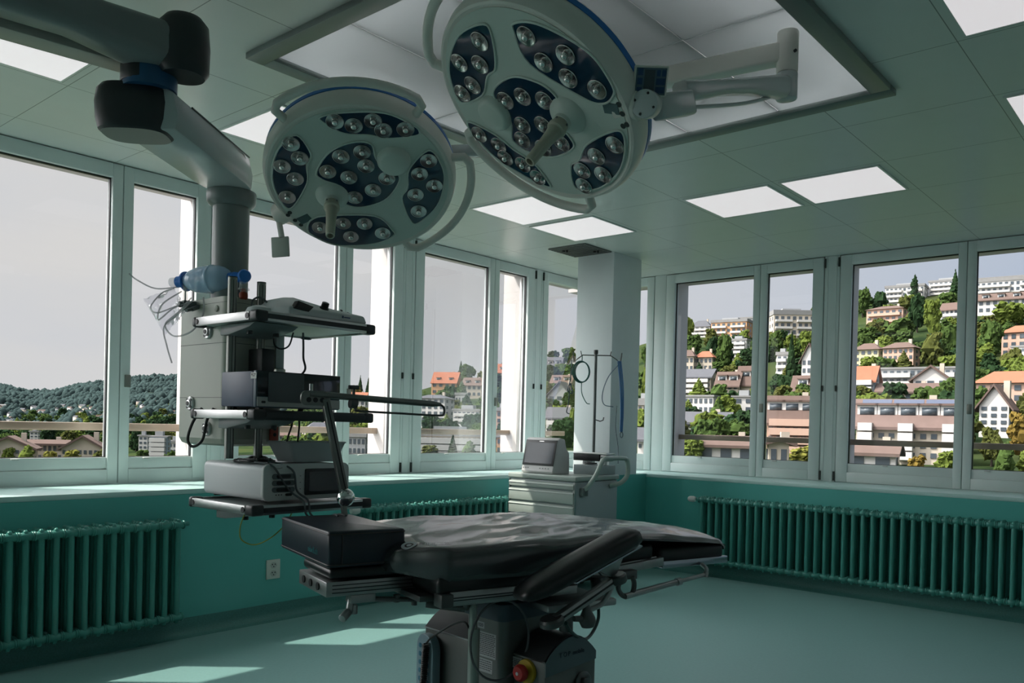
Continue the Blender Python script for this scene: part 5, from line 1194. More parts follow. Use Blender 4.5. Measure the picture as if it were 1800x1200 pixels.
 (-197.5, 93.5, -9.34, 45.5, 4.2, 3.0, 5.7, 5.9, 'flat', 'b', 'f', 5, 5, 1, 'blue-grey apartment block with white edges beside the service column'),
 (-208.8, 103.5, -10.02, 44.6, 3.1, 2.2, 4.6, 5.2, 'flat', 'w', 'f', 3, 3, 0, 'white apartment house partly behind the service column'),
]
# x, y, z, crown width, height, kind, colour, label
TREES = [
 (-100.3, 383.3, 59.9, 3.8, 12.4, 'poplar', 'd', 'slim dark poplar on the ridge between the white terrace blocks'),
 (-81.5, 371.0, 56.38, 5.8, 13.6, 'conifer', 'd', 'tall dark spruce in front of the ridge terraces, second right window'),
 (-115.5, 362.8, 52.08, 7.2, 12.0, 'round', 'g', 'round green tree left on the ridge of the second right window'),
 (-111.0, 370.1, 54.11, 7.7, 9.9, 'round', 'd', 'darker round tree beside the ridge terraces'),
 (-76.0, 297.5, 36.88, 6.3, 12.8, 'round', 'd', 'tall dark green tree in the middle of the second right window'),
 (-67.9, 283.7, 33.56, 5.7, 11.7, 'round', 'l', 'bright green upright tree right of the dark one'),
 (-51.5, 218.5, 18.52, 6.1, 9.0, 'round', 'o', 'large olive tree below the bright green one'),
 (-48.0, 221.9, 19.09, 5.5, 9.7, 'round', 'g', 'large green tree at the right of the second right window'),
 (-84.1, 272.2, 29.22, 8.5, 6.8, 'round', 'g', 'green tree above the pale yellow house'),
 (-74.8, 273.7, 30.4, 10.2, 6.5, 'round', 'g', 'row of low green trees above the salmon pink house'),
 (-40.7, 231.2, 20.98, 6.0, 10.1, 'round', 'g', 'big green tree in the rightmost pane, left of the pink house'),
 (-50.2, 302.4, 37.8, 9.5, 7.4, 'round', 'l', 'yellow-green tree under the row of white houses'),
 (-36.4, 208.1, 16.08, 4.5, 4.6, 'round', 'd', 'dark tree above the large pink house'),
 (-32.3, 212.4, 16.92, 3.8, 5.2, 'round', 'o', 'olive tree at the right edge near the cube house'),
 (-13.3, 107.1, -0.72, 3.9, 5.1, 'round', 'a', 'autumn-coloured tree at the lower right corner of the rightmost pane'),
 (-15.1, 100.0, -1.5, 3.0, 4.1, 'round', 'o', 'dark olive tree below the white gabled house'),
 (-11.0, 84.0, -3.1, 2.3, 3.9, 'bush', 'g', 'green shrub at the bottom of the rightmost pane'),
 (-8.8, 85.3, -3.01, 3.2, 3.3, 'bush', 'l', 'light green shrub at the bottom right corner'),
 (-16.5, 86.3, -2.84, 2.9, 2.7, 'bush', 'l', 'light green bush under the solar-roofed apartment block'),
 (-19.3, 86.1, -2.82, 2.2, 2.1, 'bush', 'a', 'yellowish bush beside the low brown-roofed house'),
 (-29.5, 101.9, -1.34, 3.0, 3.6, 'round', 'd', 'dark tree left of the solar-roofed apartment block'),
 (-33.0, 159.3, 6.98, 3.2, 3.1, 'round', 'a', 'small orange tree right of the dormer house'),
 (-196.6, 357.8, 44.67, 6.0, 12.3, 'round', 'l', 'light tree at the left of the ridge, first right window'),
 (-157.4, 291.9, 29.45, 8.4, 10.0, 'round', 'g', 'round green tree below the white terraced house'),
 (-145.3, 283.9, 27.57, 5.5, 10.0, 'round', 'd', 'dark brownish tree among the salmon roofs'),
 (-128.6, 261.4, 23.0, 6.2, 12.3, 'round', 'g', 'tall green tree under the orange apartment block'),
 (-117.8, 256.0, 21.97, 6.2, 6.5, 'round', 'd', 'dark tree below the white stepped terrace'),
 (-68.6, 143.9, 3.02, 3.4, 4.7, 'round', 'o', 'olive tree between the two white modern houses'),
 (-52.9, 114.5, -0.5, 4.3, 3.6, 'bush', 'g', 'broad green bush right of the long white house'),
 (-46.8, 89.2, -2.81, 3.4, 3.4, 'bush', 'l', 'light green bush at the bottom left of the first right window'),
 (-74.1, 186.3, 9.44, 3.9, 15.6, 'conifer', 'd', 'very tall dark spruce in the narrow right pane'),
 (-128.1, 303.1, 31.54, 5.9, 9.2, 'round', 'g', 'green tree below the cream ridge block'),
 (-107.6, 281.1, 28.58, 6.4, 8.8, 'round', 'l', 'light green tree right of the very tall spruce'),
 (-76.6, 186.1, 9.17, 5.5, 6.4, 'round', 'd', 'dark tree at the foot of the very tall spruce'),
 (-34.1, 92.9, -2.48, 3.9, 2.1, 'bush', 'y', 'yellow-green hedge below the big salmon apartment house'),
 (-189.8, 441.5, 64.86, 4.3, 3.8, 'round', 'd', 'small tree on the ridge in the narrow right pane'),
 (-147.5, 392.7, 56.58, 3.9, 8.8, 'round', 'g', 'tree on the ridge cut by the narrow pane frame'),
 (-388.5, 402.6, 30.02, 11.6, 12.4, 'round', 'g', 'round green tree on the hilltop of the centre window'),
 (-435.5, 444.5, 37.37, 5.1, 12.0, 'conifer', 'd', 'dark conifer beside the round hilltop tree'),
 (-443.4, 429.5, 34.06, 5.1, 6.0, 'conifer', 'd', 'small twin conifer left on the hill of the centre window'),
 (-304.2, 327.1, 18.96, 7.4, 11.8, 'round', 'o', 'olive tree at the right hilltop of the centre window'),
 (-225.1, 227.3, 6.17, 4.5, 4.5, 'round', 'g', 'tree above the white balcony house'),
 (-162.7, 154.5, -1.13, 3.2, 5.1, 'conifer', 'd', 'small dark spruce before the white apartment house'),
 (-131.4, 139.3, -1.9, 4.1, 5.7, 'round', 'd', 'dark tree right of the white balcony house'),
 (-90.2, 84.1, -4.76, 3.4, 2.7, 'bush', 'o', 'olive bush at the bottom left of the centre window'),
 (-92.2, 91.0, -4.41, 2.1, 4.1, 'conifer', 'd', 'dark spruce before the long cream row'),
 (-84.6, 86.8, -4.54, 3.0, 3.2, 'bush', 'g', 'grey-green bush before the long cream row'),
 (-361.5, 408.0, 34.45, 8.3, 9.1, 'conifer', 'd', 'conifer high in the narrow centre pane'),
 (-210.4, 237.3, 8.8, 4.9, 9.8, 'round', 'd', 'dark tree in the middle of the narrow centre pane'),
 (-293.6, 375.6, 37.67, 8.3, 7.9, 'round', 'd', 'dark tree on the hill left of the pillar'),
 (-276.0, 366.8, 35.89, 9.5, 10.2, 'round', 'g', 'green tree on the hilltop beside the pillar'),
 (-98.1, 131.8, -0.27, 2.1, 5.9, 'round', 'l', 'yellow-green tree beside the pillar edge'),
 (-217.6, 277.6, 19.5, 4.9, 5.9, 'round', 'd', 'dark tree left of the grey gable house'),
 (-181.1, 294.0, 28.48, 3.8, 7.6, 'round', 'g', 'green tree at the top of the slit right of the pillar'),
 (-118.5, 193.2, 9.85, 2.5, 9.5, 'round', 'l', 'yellow-green tree in the slit right of the pillar'),
 (-461.7, 369.9, 18.05, 5.5, 16.1, 'conifer', 'd', 'dark spruce at the left above the screen bar'),
 (-457.7, 373.9, 18.19, 5.6, 14.5, 'conifer', 'd', 'second dark spruce above the screen bar'),
 (-399.7, 316.1, 11.49, 10.9, 12.5, 'round', 'a', 'autumn tree behind the end of the middle shelf'),
 (-212.6, 167.4, -2.19, 7.4, 6.0, 'round', 'g', 'green tree below the red-roofed white house'),
 (-301.2, 199.8, -6.91, 9.4, 7.8, 'round', 'o', 'olive tree right of the tower poles'),
 (-155.9, 45.7, -8.59, 2.6, 4.0, 'bush', 'l', 'light green bush at the bottom left corner of the left window'),
 (-145.0, 44.6, -8.36, 3.6, 4.3, 'bush', 'l', 'bright green bush before the brown-roofed gabled building'),
 (-153.8, 51.6, -8.62, 3.0, 3.4, 'bush', 'y', 'yellow-green bush below the linking wing'),
 (-140.0, 49.8, -8.03, 3.5, 3.6, 'bush', 'y', 'yellowish bush between the two gabled buildings'),
 (-133.6, 51.6, -7.73, 2.6, 3.5, 'bush', 'o', 'olive bush at the right gable of the left window'),
 (-406.1, 129.5, -11.77, 6.1, 5.6, 'round', 'l', 'small light tree above the left brown roof'),
 (-126.8, 55.4, -7.46, 2.8, 3.5, 'bush', 'g', 'green bush below the narrow white block'),
 (-121.7, 57.6, -7.24, 2.7, 3.2, 'bush', 'g', 'green bush before the blue-grey apartment block'),
 (-262.7, 117.9, -9.41, 3.7, 6.3, 'round', 'd', 'dark tree left of the narrow white block'),
 (-303.8, 125.1, -9.95, 3.3, 4.7, 'round', 'g', 'green tree above the right gable of the left window'),
]
FILL = [
 (-169.5, 314.1, 33.3, 6.6, 5.6, 'round', 'g', 0),
 (-55.3, 109.0, -2.1, 6, 6.4, 'round', 'l', 0),
 (-125.3, 250.3, 19.8, 6, 5.0, 'round', 'g', 0),
 (-58.4, 127.6, -0.0, 6, 5.2, 'round', 'd', 0),
 (-67.5, 139.8, 1.5, 6, 6.6, 'round', 'l', 0),
 (-114.1, 217.7, 13.6, 6, 5.3, 'round', 'g', 0),
 (-161.7, 345.5, 40.5, 6.6, 6.9, 'round', 'l', 0),
 (-135.7, 265.3, 22.7, 6, 6.5, 'round', 'g', 0),
 (-48.9, 98.3, -3.1, 6, 6.2, 'round', 'g', 0),
 (-122.6, 273.6, 24.5, 6, 5.2, 'conifer', 'd', 0),
 (-134.8, 275.1, 24.8, 6, 6.6, 'round', 'd', 0),
 (-76.1, 162.4, 4.6, 6, 5.5, 'round', 'd', 0),
 (-173.2, 337.9, 38.5, 8.3, 9.2, 'round', 'o', 0),
 (-113.0, 233.7, 16.6, 6, 5.5, 'round', 'o', 0),
 (-113.5, 242.8, 18.4, 6, 5.7, 'round', 'd', 0),
 (-52.3, 102.7, -2.7, 6, 4.8, 'round', 'd', 0),
 (-69.4, 128.7, 0.2, 6, 5.4, 'round', 'd', 0),
 (-92.3, 206.7, 11.7, 6, 4.9, 'round', 'o', 0),
 (-80.3, 148.3, 2.7, 6, 4.9, 'conifer', 'l', 0),
 (-65.3, 132.3, 0.5, 6, 6.9, 'conifer', 'g', 0),
 (-113.0, 211.1, 12.5, 6, 5.7, 'round', 'o', 0),
 (-55.7, 124.0, -0.5, 6, 4.9, 'round', 'd', 0),
 (-147.6, 274.4, 24.7, 6, 6.6, 'round', 'd', 0),
 (-58.1, 105.2, -2.3, 6, 6.9, 'conifer', 'o', 0),
 (-160.8, 316.6, 33.7, 6, 6.6, 'round', 'd', 0),
 (-103.1, 195.3, 9.8, 6, 5.5, 'conifer', 'l', 0),
 (-118.6, 250.5, 19.9, 6.6, 7.3, 'conifer', 'l', 0),
 (-108.1, 213.2, 12.8, 6, 6.5, 'round', 'g', 0),
 (-62.9, 112.6, -1.6, 6, 6.5, 'conifer', 'g', 0),
 (-91.4, 194.6, 9.7, 6, 4.9, 'round', 'o', 0),
 (-146.6, 297.0, 29.4, 6, 6.4, 'bush', 'g', 0),
 (-121.5, 229.5, 15.8, 6, 6.8, 'conifer', 'd', 0),
 (-55.6, 119.7, -0.9, 6, 5.0, 'bush', 'd', 0),
 (-152.8, 321.9, 35.1, 8.5, 7.4, 'round', 'd', 0),
 (-129.6, 280.3, 26.0, 6, 5.8, 'round', 'd', 0),
 (-135.2, 238.5, 17.9, 6, 5.8, 'bush', 'd', 0),
 (-91.5, 183.4, 7.8, 6, 5.4, 'round', 'g', 0),
 (-71.2, 160.9, 4.3, 6, 6.1, 'round', 'l', 0),
 (-99.1, 202.5, 11.0, 6, 6.4, 'round', 'o', 0),
 (-96.6, 258.7, 23.3, 6.4, 6.6, 'round', 'g', 1),
 (-48.7, 123.6, -0.5, 6, 6.2, 'round', 'g', 1),
 (-138.8, 334.3, 37.8, 6, 6.8, 'round', 'd', 1),
 (-44.1, 119.8, -0.7, 6, 6.0, 'conifer', 'o', 1),
 (-57.2, 150.2, 3.2, 6, 6.5, 'round', 'o', 1),
 (-91.5, 236.7, 18.1, 6, 5.5, 'bush', 'd', 1),
 (-122.9, 284.8, 26.5, 6.2, 6.5, 'bush', 'd', 1),
 (-90.5, 223.8, 14.9, 6, 5.9, 'conifer', 'o', 1),
 (-63.1, 171.3, 6.7, 6, 5.0, 'round', 'd', 1),
 (-59.9, 159.6, 4.7, 6, 6.8, 'round', 'g', 1),
 (-113.2, 283.2, 27.1, 6, 4.9, 'round', 'g', 1),
 (-138.3, 324.6, 35.2, 8.9, 8.0, 'round', 'o', 1),
 (-116.7, 300.0, 31.4, 6, 4.8, 'bush', 'g', 1),
 (-126.1, 312.8, 33.4, 6, 6.6, 'round', 'l', 1),
 (-65.3, 163.1, 4.7, 6, 5.5, 'conifer', 'g', 1),
 (-56.3, 136.7, 1.0, 6, 5.3, 'bush', 'g', 1),
 (-41.9, 114.5, -1.3, 6, 6.7, 'conifer', 'd', 1),
 (-50.0, 135.6, 1.4, 6, 5.0, 'bush', 'd', 1),
 (-69.2, 170.1, 5.7, 6, 6.1, 'round', 'o', 1),
 (-55.8, 144.7, 2.3, 6, 6.6, 'round', 'g', 1),
 (-24.4, 121.4, 0.2, 6, 6.3, 'bush', 'd', 2),
 (-47.2, 153.1, 4.6, 6, 5.9, 'bush', 'o', 2),
 (-93.0, 311.4, 37.8, 6, 6.4, 'round', 'o', 2),
 (-57.8, 203.1, 13.6, 6, 6.5, 'round', 'g', 2),
 (-47.0, 148.7, 3.9, 6, 5.8, 'round', 'g', 2),
 (-31.7, 119.4, -0.2, 6, 6.5, 'round', 'd', 2),
 (-96.9, 358.2, 51.4, 7.3, 7.1, 'bush', 'o', 2),
 (-90.4, 307.2, 36.8, 7.0, 6.4, 'round', 'g', 2),
 (-58.1, 219.0, 17.3, 6, 5.5, 'conifer', 'o', 2),
 (-84.8, 280.6, 30.2, 6, 5.6, 'bush', 'd', 2),
 (-30.3, 112.2, -1.1, 6, 6.1, 'round', 'd', 2),
 (-81.0, 258.7, 25.2, 6, 6.9, 'round', 'g', 2),
 (-36.1, 127.8, 0.8, 6, 6.8, 'round', 'l', 2),
 (-81.4, 314.9, 40.3, 7.3, 7.5, 'round', 'o', 2),
 (-31.8, 142.5, 3.3, 6, 6.2, 'round', 'g', 2),
 (-27.6, 127.2, 1.0, 6, 5.1, 'round', 'g', 2),
 (-21.3, 111.3, -1.1, 6, 6.9, 'round', 'o', 2),
 (-31.7, 153.2, 5.0, 6, 6.6, 'round', 'g', 2),
 (-52.1, 228.3, 19.6, 6, 5.8, 'round', 'd', 2),
 (-65.3, 298.3, 35.9, 6, 5.4, 'round', 'l', 2),
 (-100.1, 375.8, 56.5, 6, 5.4, 'round', 'l', 2),
 (-99.8, 368.7, 54.3, 6.6, 7.0, 'conifer', 'g', 2),
 (-76.2, 246.4, 22.4, 6, 5.5, 'conifer', 'o', 2),
 (-125.5, 397.6, 60.6, 9.5, 10.0, 'conifer', 'g', 2),
 (-43.8, 203.8, 14.3, 6, 5.9, 'round', 'l', 2),
 (-56.5, 231.3, 20.3, 6, 6.0, 'bush', 'g', 2),
 (-54.4, 178.8, 8.9, 6, 6.4, 'bush', 'o', 2),
 (-40.2, 148.9, 4.1, 6, 6.6, 'bush', 'd', 2),
 (-76.3, 258.8, 25.3, 6, 5.9, 'round', 'l', 2),
 (-65.8, 292.8, 34.6, 6, 5.1, 'bush', 'g', 2),
 (-76.5, 339.1, 46.7, 8.5, 9.2, 'bush', 'g', 2),
 (-57.0, 262.1, 27.1, 6.3, 7.2, 'round', 'g', 2),
 (-65.0, 248.2, 23.8, 6, 5.2, 'bush', 'g', 2),
 (-85.9, 347.7, 49.3, 6.8, 5.7, 'round', 'l', 2),
 (-73.1, 255.2, 24.6, 6, 6.0, 'round', 'l', 2),
 (-42.2, 142.2, 2.9, 6, 5.7, 'round', 'l', 2),
 (-64.3, 212.2, 15.2, 6, 5.9, 'bush', 'l', 2),
 (-34.3, 148.0, 4.2, 6, 5.7, 'round', 'g', 2),
 (-76.5, 264.0, 26.6, 6, 5.5, 'round', 'l', 2),
 (-71.0, 265.4, 27.6, 6, 6.2, 'round', 'g', 2),
 (-28.2, 135.6, 2.2, 6, 6.6, 'round', 'd', 2),
 (-38.4, 122.6, 0.2, 6, 6.2, 'bush', 'g', 2),
 (-88.5, 293.8, 33.4, 7.6, 7.2, 'round', 'o', 2),
 (-41.8, 137.2, 2.2, 6, 4.9, 'round', 'd', 2),
 (-44.3, 216.4, 16.9, 6, 6.0, 'round', 'd', 2),
 (-101.9, 353.3, 49.1, 6.7, 5.9, 'round', 'l', 2),
 (-54.3, 283.0, 32.0, 6, 5.8, 'round', 'd', 3),
 (-31.1, 184.9, 10.5, 6, 5.6, 'round', 'd', 3),
 (-17.2, 131.8, 1.5, 6, 6.3, 'conifer', 'o', 3),
 (-44.0, 241.6, 22.3, 6, 5.9, 'bush', 'o', 3),
 (-26.1, 182.0, 9.9, 6, 6.4, 'round', 'l', 3),
 (-32.8, 178.9, 9.4, 6, 5.8, 'round', 'g', 3),
 (-48.1, 260.4, 26.6, 6, 6.3, 'bush', 'o', 3),
 (-41.1, 225.6, 18.8, 6, 5.8, 'bush', 'l', 3),
 (-18.4, 136.7, 2.3, 6, 4.9, 'conifer', 'd', 3),
 (-31.3, 205.5, 14.5, 6, 4.8, 'round', 'd', 3),
 (-46.7, 284.2, 32.3, 6, 4.9, 'conifer', 'g', 3),
 (-28.5, 191.3, 11.7, 6, 6.5, 'round', 'l', 3),
 (-52.0, 316.4, 40.4, 6, 5.2, 'round', 'g', 3),
 (-43.8, 247.2, 23.5, 6, 6.4, 'round', 'o', 3),
 (-53.9, 294.1, 34.8, 6, 5.6, 'round', 'o', 3),
 (-42.2, 254.9, 25.3, 6, 5.2, 'round', 'g', 3),
 (-23.0, 137.9, 2.5, 6, 6.4, 'bush', 'g', 3),
 (-30.1, 196.6, 12.7, 6, 6.7, 'bush', 'o', 3),
 (-52.3, 276.6, 30.5, 6, 5.8, 'round', 'o', 3),
 (-48.7, 311.0, 38.9, 7.3, 7.3, 'round', 'l', 3),
 (-384.8, 411.7, 30.7, 6, 6.1, 'round', 'o', 4),
 (-129.1, 127.9, -3.6, 6, 6.3, 'round', 'd', 4),
 (-420.8, 409.3, 29.9, 6, 6.3, 'conifer', 'l', 4),
 (-193.5, 187.1, 0.8, 6.3, 6.3, 'conifer', 'o', 4),
 (-273.9, 271.2, 10.3, 9.3, 9.7, 'round', 'd', 4),
 (-297.3, 296.2, 13.6, 6.4, 6.6, 'conifer', 'l', 4),
 (-218.8, 218.3, 4.2, 7.7, 6.4, 'round', 'o', 4),
 (-187.1, 187.8, 1.1, 6, 5.1, 'bush', 'g', 4),
 (-173.4, 163.8, -1.5, 6, 5.6, 'round', 'd', 4),
 (-189.8, 179.9, -0.1, 6, 6.0, 'bush', 'g', 4),
 (-157.3, 152.1, -2.1, 6, 4.9, 'round', 'g', 4),
 (-239.9, 247.7, 7.3, 7.9, 7.0, 'conifer', 'd', 4),
 (-414.5, 407.5, 30.0, 7.0, 5.9, 'conifer', 'd', 4),
 (-156.8, 163.2, -1.2, 6, 5.7, 'round', 'd', 4),
 (-350.6, 367.8, 23.5, 6.2, 5.3, 'bush', 'l', 4),
 (-333.4, 342.2, 20.0, 9.3, 9.7, 'bush', 'g', 4),
 (-358.9, 345.3, 19.8, 6.3, 7.2, 'round', 'g', 4),
 (-109.3, 116.4, -4.2, 6, 5.4, 'conifer', 'g', 4),
 (-290.8, 297.0, 13.7, 9.2, 9.7, 'conifer', 'g', 4),
 (-124.9, 132.4, -3.4, 6, 5.3, 'round', 'g', 4),
 (-302.0, 304.8, 14.8, 6.5, 6.3, 'bush', 'd', 4),
 (-161.5, 158.2, -1.6, 6, 5.7, 'conifer', 'l', 4),
 (-191.6, 195.1, 1.8, 6.8, 7.0, 'conifer', 'l', 4),
 (-145.2, 136.5, -3.5, 6, 6.2, 'round', 'd', 4),
 (-201.8, 208.3, 3.0, 6.7, 5.9, 'conifer', 'l', 4),
 (-283.1, 275.0, 10.5, 8.2, 7.7, 'round', 'g', 4),
 (-198.9, 189.1, 0.7, 6, 6.9, 'conifer', 'd', 4),
 (-254.1, 244.8, 6.7, 6, 6.3, 'round', 'd', 4),
 (-139.3, 148.0, -2.3, 6, 6.7, 'round', 'd', 4),
 (-295.9, 318.1, 16.7, 6.5, 6.4, 'round', 'g', 4),
 (-263.5, 258.5, 8.7, 9.1, 7.5, 'bush', 'g', 4),
 (-339.8, 337.8, 19.5, 8.5, 7.9, 'round', 'l', 4),
 (-198.3, 199.5, 2.2, 6, 5.7, 'bush', 'o', 4),
 (-355.3, 354.1, 21.9, 6, 5.7, 'round', 'l', 4),
 (-209.5, 225.7, 5.1, 7.1, 7.4, 'bush', 'g', 4),
 (-156.7, 175.8, 0.9, 6, 4.9, 'round', 'l', 5),
 (-158.6, 180.4, 1.6, 6, 5.9, 'round', 'd', 5),
 (-106.4, 120.3, -3.5, 6, 6.6, 'round', 'd', 5),
 (-237.5, 267.6, 11.6, 6.8, 7.1, 'round', 'o', 5),
 (-329.6, 366.8, 25.5, 6, 6.5, 'round', 'g', 5),
 (-303.5, 337.2, 20.9, 11.3, 9.3, 'bush', 'd', 5),
 (-227.3, 306.6, 23.4, 8.2, 7.6, 'round', 'd', 6),
 (-118.7, 155.0, 1.2, 6, 5.5, 'round', 'l', 6),
 (-133.9, 171.5, 3.1, 6, 5.9, 'bush', 'd', 6),
 (-110.7, 147.0, 0.3, 6, 5.6, 'round', 'o', 6),
 (-166.3, 223.2, 9.8, 6.0, 5.8, 'conifer', 'l', 6),
 (-276.1, 355.4, 32.8, 7.3, 7.6, 'round', 'd', 6),
 (-86.8, 114.4, -2.7, 6, 5.8, 'round', 'd', 6),
 (-180.9, 229.6, 10.8, 6, 6.6, 'round', 'g', 6),
 (-206.3, 275.0, 18.0, 6, 6.4, 'conifer', 'g', 6),
 (-258.5, 328.9, 27.5, 9.2, 9.5, 'round', 'o', 6),
 (-240.6, 313.9, 25.1, 8.0, 7.1, 'round', 'l', 6),
 (-233.6, 306.9, 23.8, 8.8, 7.6, 'round', 'g', 6),
 (-144.3, 193.4, 5.7, 6, 6.6, 'round', 'd', 6),
 (-168.3, 218.2, 9.3, 6, 6.6, 'conifer', 'g', 6),
 (-177.3, 223.7, 9.8, 6.0, 6.5, 'conifer', 'o', 6),
 (-236.5, 301.3, 22.6, 7.4, 7.8, 'round', 'd', 6),
 (-269.5, 214.5, 0.3, 7.8, 7.7, 'round', 'o', 7),
 (-379.4, 302.8, 9.0, 11.3, 9.6, 'round', 'g', 7),
 (-423.6, 333.8, 12.5, 6, 5.8, 'round', 'g', 7),
 (-164.6, 124.5, -5.8, 6, 6.6, 'bush', 'g', 7),
 (-505.3, 413.5, 22.4, 6.2, 5.5, 'conifer', 'd', 7),
 (-170.0, 129.6, -5.5, 6, 5.1, 'round', 'g', 7),
 (-320.2, 246.1, 2.3, 9.0, 8.1, 'round', 'd', 7),
 (-155.5, 123.5, -5.5, 6, 6.7, 'bush', 'l', 7),
 (-134.4, 106.3, -6.1, 6, 5.8, 'conifer', 'd', 7),
 (-177.9, 139.5, -4.8, 6, 5.6, 'round', 'o', 7),
 (-161.6, 128.5, -5.3, 6, 6.5, 'round', 'g', 7),
 (-281.1, 214.5, -0.5, 6.3, 7.0, 'bush', 'l', 7),
 (-353.7, 278.3, 6.3, 8.7, 9.6, 'round', 'd', 7),
 (-344.5, 264.6, 4.0, 10.1, 8.9, 'round', 'g', 7),
 (-232.1, 178.1, -2.9, 6.6, 5.7, 'round', 'g', 7),
 (-497.7, 384.4, 17.6, 7.8, 6.4, 'round', 'g', 7),
 (-281.6, 227.7, 1.3, 7.9, 6.6, 'round', 'o', 7),
 (-151.4, 120.0, -5.6, 6, 5.8, 'round', 'd', 7),
 (-435.0, 291.3, -4.0, 7.3, 7.6, 'conifer', 'l', 8),
 (-440.3, 285.3, -5.2, 6.6, 5.9, 'bush', 'd', 8),
 (-378.7, 267.4, -2.0, 10.5, 11.6, 'round', 'g', 8),
 (-156.8, 112.8, -7.1, 6, 5.9, 'conifer', 'l', 8),
 (-251.2, 179.2, -5.8, 6.5, 7.0, 'bush', 'd', 8),
 (-478.4, 314.7, -3.4, 6.6, 6.9, 'conifer', 'g', 8),
 (-313.0, 225.2, -3.2, 7.1, 6.6, 'round', 'd', 8),
 (-348.6, 253.4, -0.7, 8.1, 8.3, 'round', 'g', 8),
 (-178.2, 128.8, -6.8, 6, 6.2, 'conifer', 'g', 8),
 (-146.1, 105.3, -7.1, 6, 6.4, 'bush', 'l', 8),
 (-161.3, 114.1, -7.5, 6, 6.7, 'bush', 'd', 8),
 (-206.6, 143.2, -7.7, 6, 6.4, 'conifer', 'g', 8),
 (-356.5, 255.7, -1.6, 8.3, 7.7, 'round', 'g', 8),
 (-181.5, 125.4, -8.0, 6, 6.3, 'round', 'l', 8),
 (-237.4, 165.5, -7.1, 7.3, 7.9, 'conifer', 'l', 8),
 (-224.1, 146.4, -9.0, 6.4, 6.4, 'round', 'd', 8),
 (-326.1, 211.8, -8.0, 6, 5.4, 'bush', 'd', 8),
 (-178.6, 121.8, -8.3, 6, 5.2, 'round', 'g', 8),
 (-280.7, 187.4, -8.1, 6, 5.8, 'round', 'd', 8),
 (-186.0, 123.3, -8.8, 6, 6.1, 'bush', 'g', 8),
 (-341.9, 241.1, -3.6, 6, 4.9, 'round', 'g', 8),
 (-405.9, 287.2, -0.7, 6, 6.1, 'round', 'l', 8),
 (-377.1, 249.8, -6.3, 7.7, 6.3, 'conifer', 'd', 8),
 (-497.3, 192.6, -10.5, 6, 4.8, 'round', 'l', 9),
 (-397.2, 129.1, -13.0, 6.2, 6.3, 'round', 'g', 9),
 (-772.1, 308.9, -3.6, 9.4, 10.1, 'conifer', 'd', 9),
 (-376.0, 155.5, -10.7, 8.5, 8.5, 'round', 'd', 9),
 (-394.2, 122.2, -12.5, 6.6, 7.5, 'round', 'd', 9),
 (-417.9, 142.7, -13.2, 9.4, 10.1, 'conifer', 'g', 9),
 (-354.4, 140.8, -11.0, 6, 5.1, 'round', 'g', 9),
 (-329.6, 102.3, -12.4, 6, 6.6, 'bush', 'g', 9),
 (-641.0, 221.4, -11.8, 6.6, 6.8, 'conifer', 'd', 9),
 (-781.8, 308.0, -4.1, 7.5, 8.0, 'round', 'o', 9),
 (-466.5, 192.9, -9.8, 6, 6.6, 'conifer', 'o', 9),
 (-604.1, 217.5, -11.6, 6, 5.4, 'round', 'o', 9),
 (-563.6, 178.7, -11.6, 7.3, 8.0, 'round', 'g', 9),
 (-379.6, 131.0, -13.1, 9.9, 9.0, 'round', 'o', 9),
 (-580.9, 235.5, -7.9, 7.2, 8.1, 'round', 'l', 9),
 (-532.4, 181.8, -12.8, 6, 5.9, 'bush', 'g', 9),
 (-431.8, 153.1, -12.9, 9.7, 9.8, 'round', 'd', 9),
 (-711.1, 235.5, -10.3, 6.1, 6.8, 'round', 'd', 9),
 (-491.4, 154.7, -12.2, 6, 6.8, 'round', 'o', 9),
 (-649.6, 217.0, -11.4, 6, 6.8, 'round', 'l', 9),
 (-380.9, 118.4, -12.5, 8.7, 7.1, 'bush', 'd', 9),
 (-495.8, 155.7, -12.2, 6, 5.3, 'round', 'o', 9),
 (-674.5, 255.4, -8.7, 6, 5.3, 'bush', 'd', 9),
 (-633.3, 229.6, -11.1, 6, 5.3, 'bush', 'd', 9),
 (-810.6, 288.9, -8.6, 10.8, 10.7, 'round', 'g', 9),
 (-788.6, 293.3, -7.3, 8.6, 7.7, 'round', 'g', 9),
 (-361.3, 139.6, -11.4, 6.7, 6.6, 'round', 'l', 9),
 (-645.7, 211.9, -11.1, 9.1, 9.7, 'conifer', 'l', 9),
 (-768.4, 255.4, -9.3, 7.4, 6.3, 'round', 'l', 9),
 (-451.1, 185.0, -10.0, 10.0, 8.1, 'round', 'l', 9),
 (-546.7, 218.4, -8.9, 8.1, 9.1, 'bush', 'l', 9),
 (-771.3, 324.2, -2.4, 7.2, 7.9, 'round', 'd', 9),
 (-512.1, 193.7, -11.1, 7.3, 7.3, 'round', 'g', 9),
 (-678.9, 268.2, -6.6, 8.0, 9.2, 'conifer', 'g', 9),
 (-600.9, 255.7, -7.0, 6.1, 5.2, 'round', 'o', 9),
 (-916.0, 309.3, -6.3, 7.2, 6.6, 'bush', 'g', 9),
 (-821.2, 280.9, -8.7, 10.4, 9.3, 'round', 'g', 9),
 (-351.8, 146.6, -10.8, 8.2, 8.1, 'conifer', 'd', 9),
 (-477.7, 184.0, -10.9, 6, 5.9, 'round', 'o', 9),
 (-896.3, 309.7, -7.1, 9.5, 8.7, 'round', 'g', 9),
 (-342.0, 113.6, -12.9, 7.7, 7.9, 'round', 'd', 9),
 (-740.5, 257.4, -10.3, 6, 6.1, 'round', 'd', 9),
 (-490.3, 200.2, -9.5, 6, 6.1, 'conifer', 'd', 9),
 (-434.7, 178.1, -10.2, 11.6, 11.3, 'round', 'd', 9),
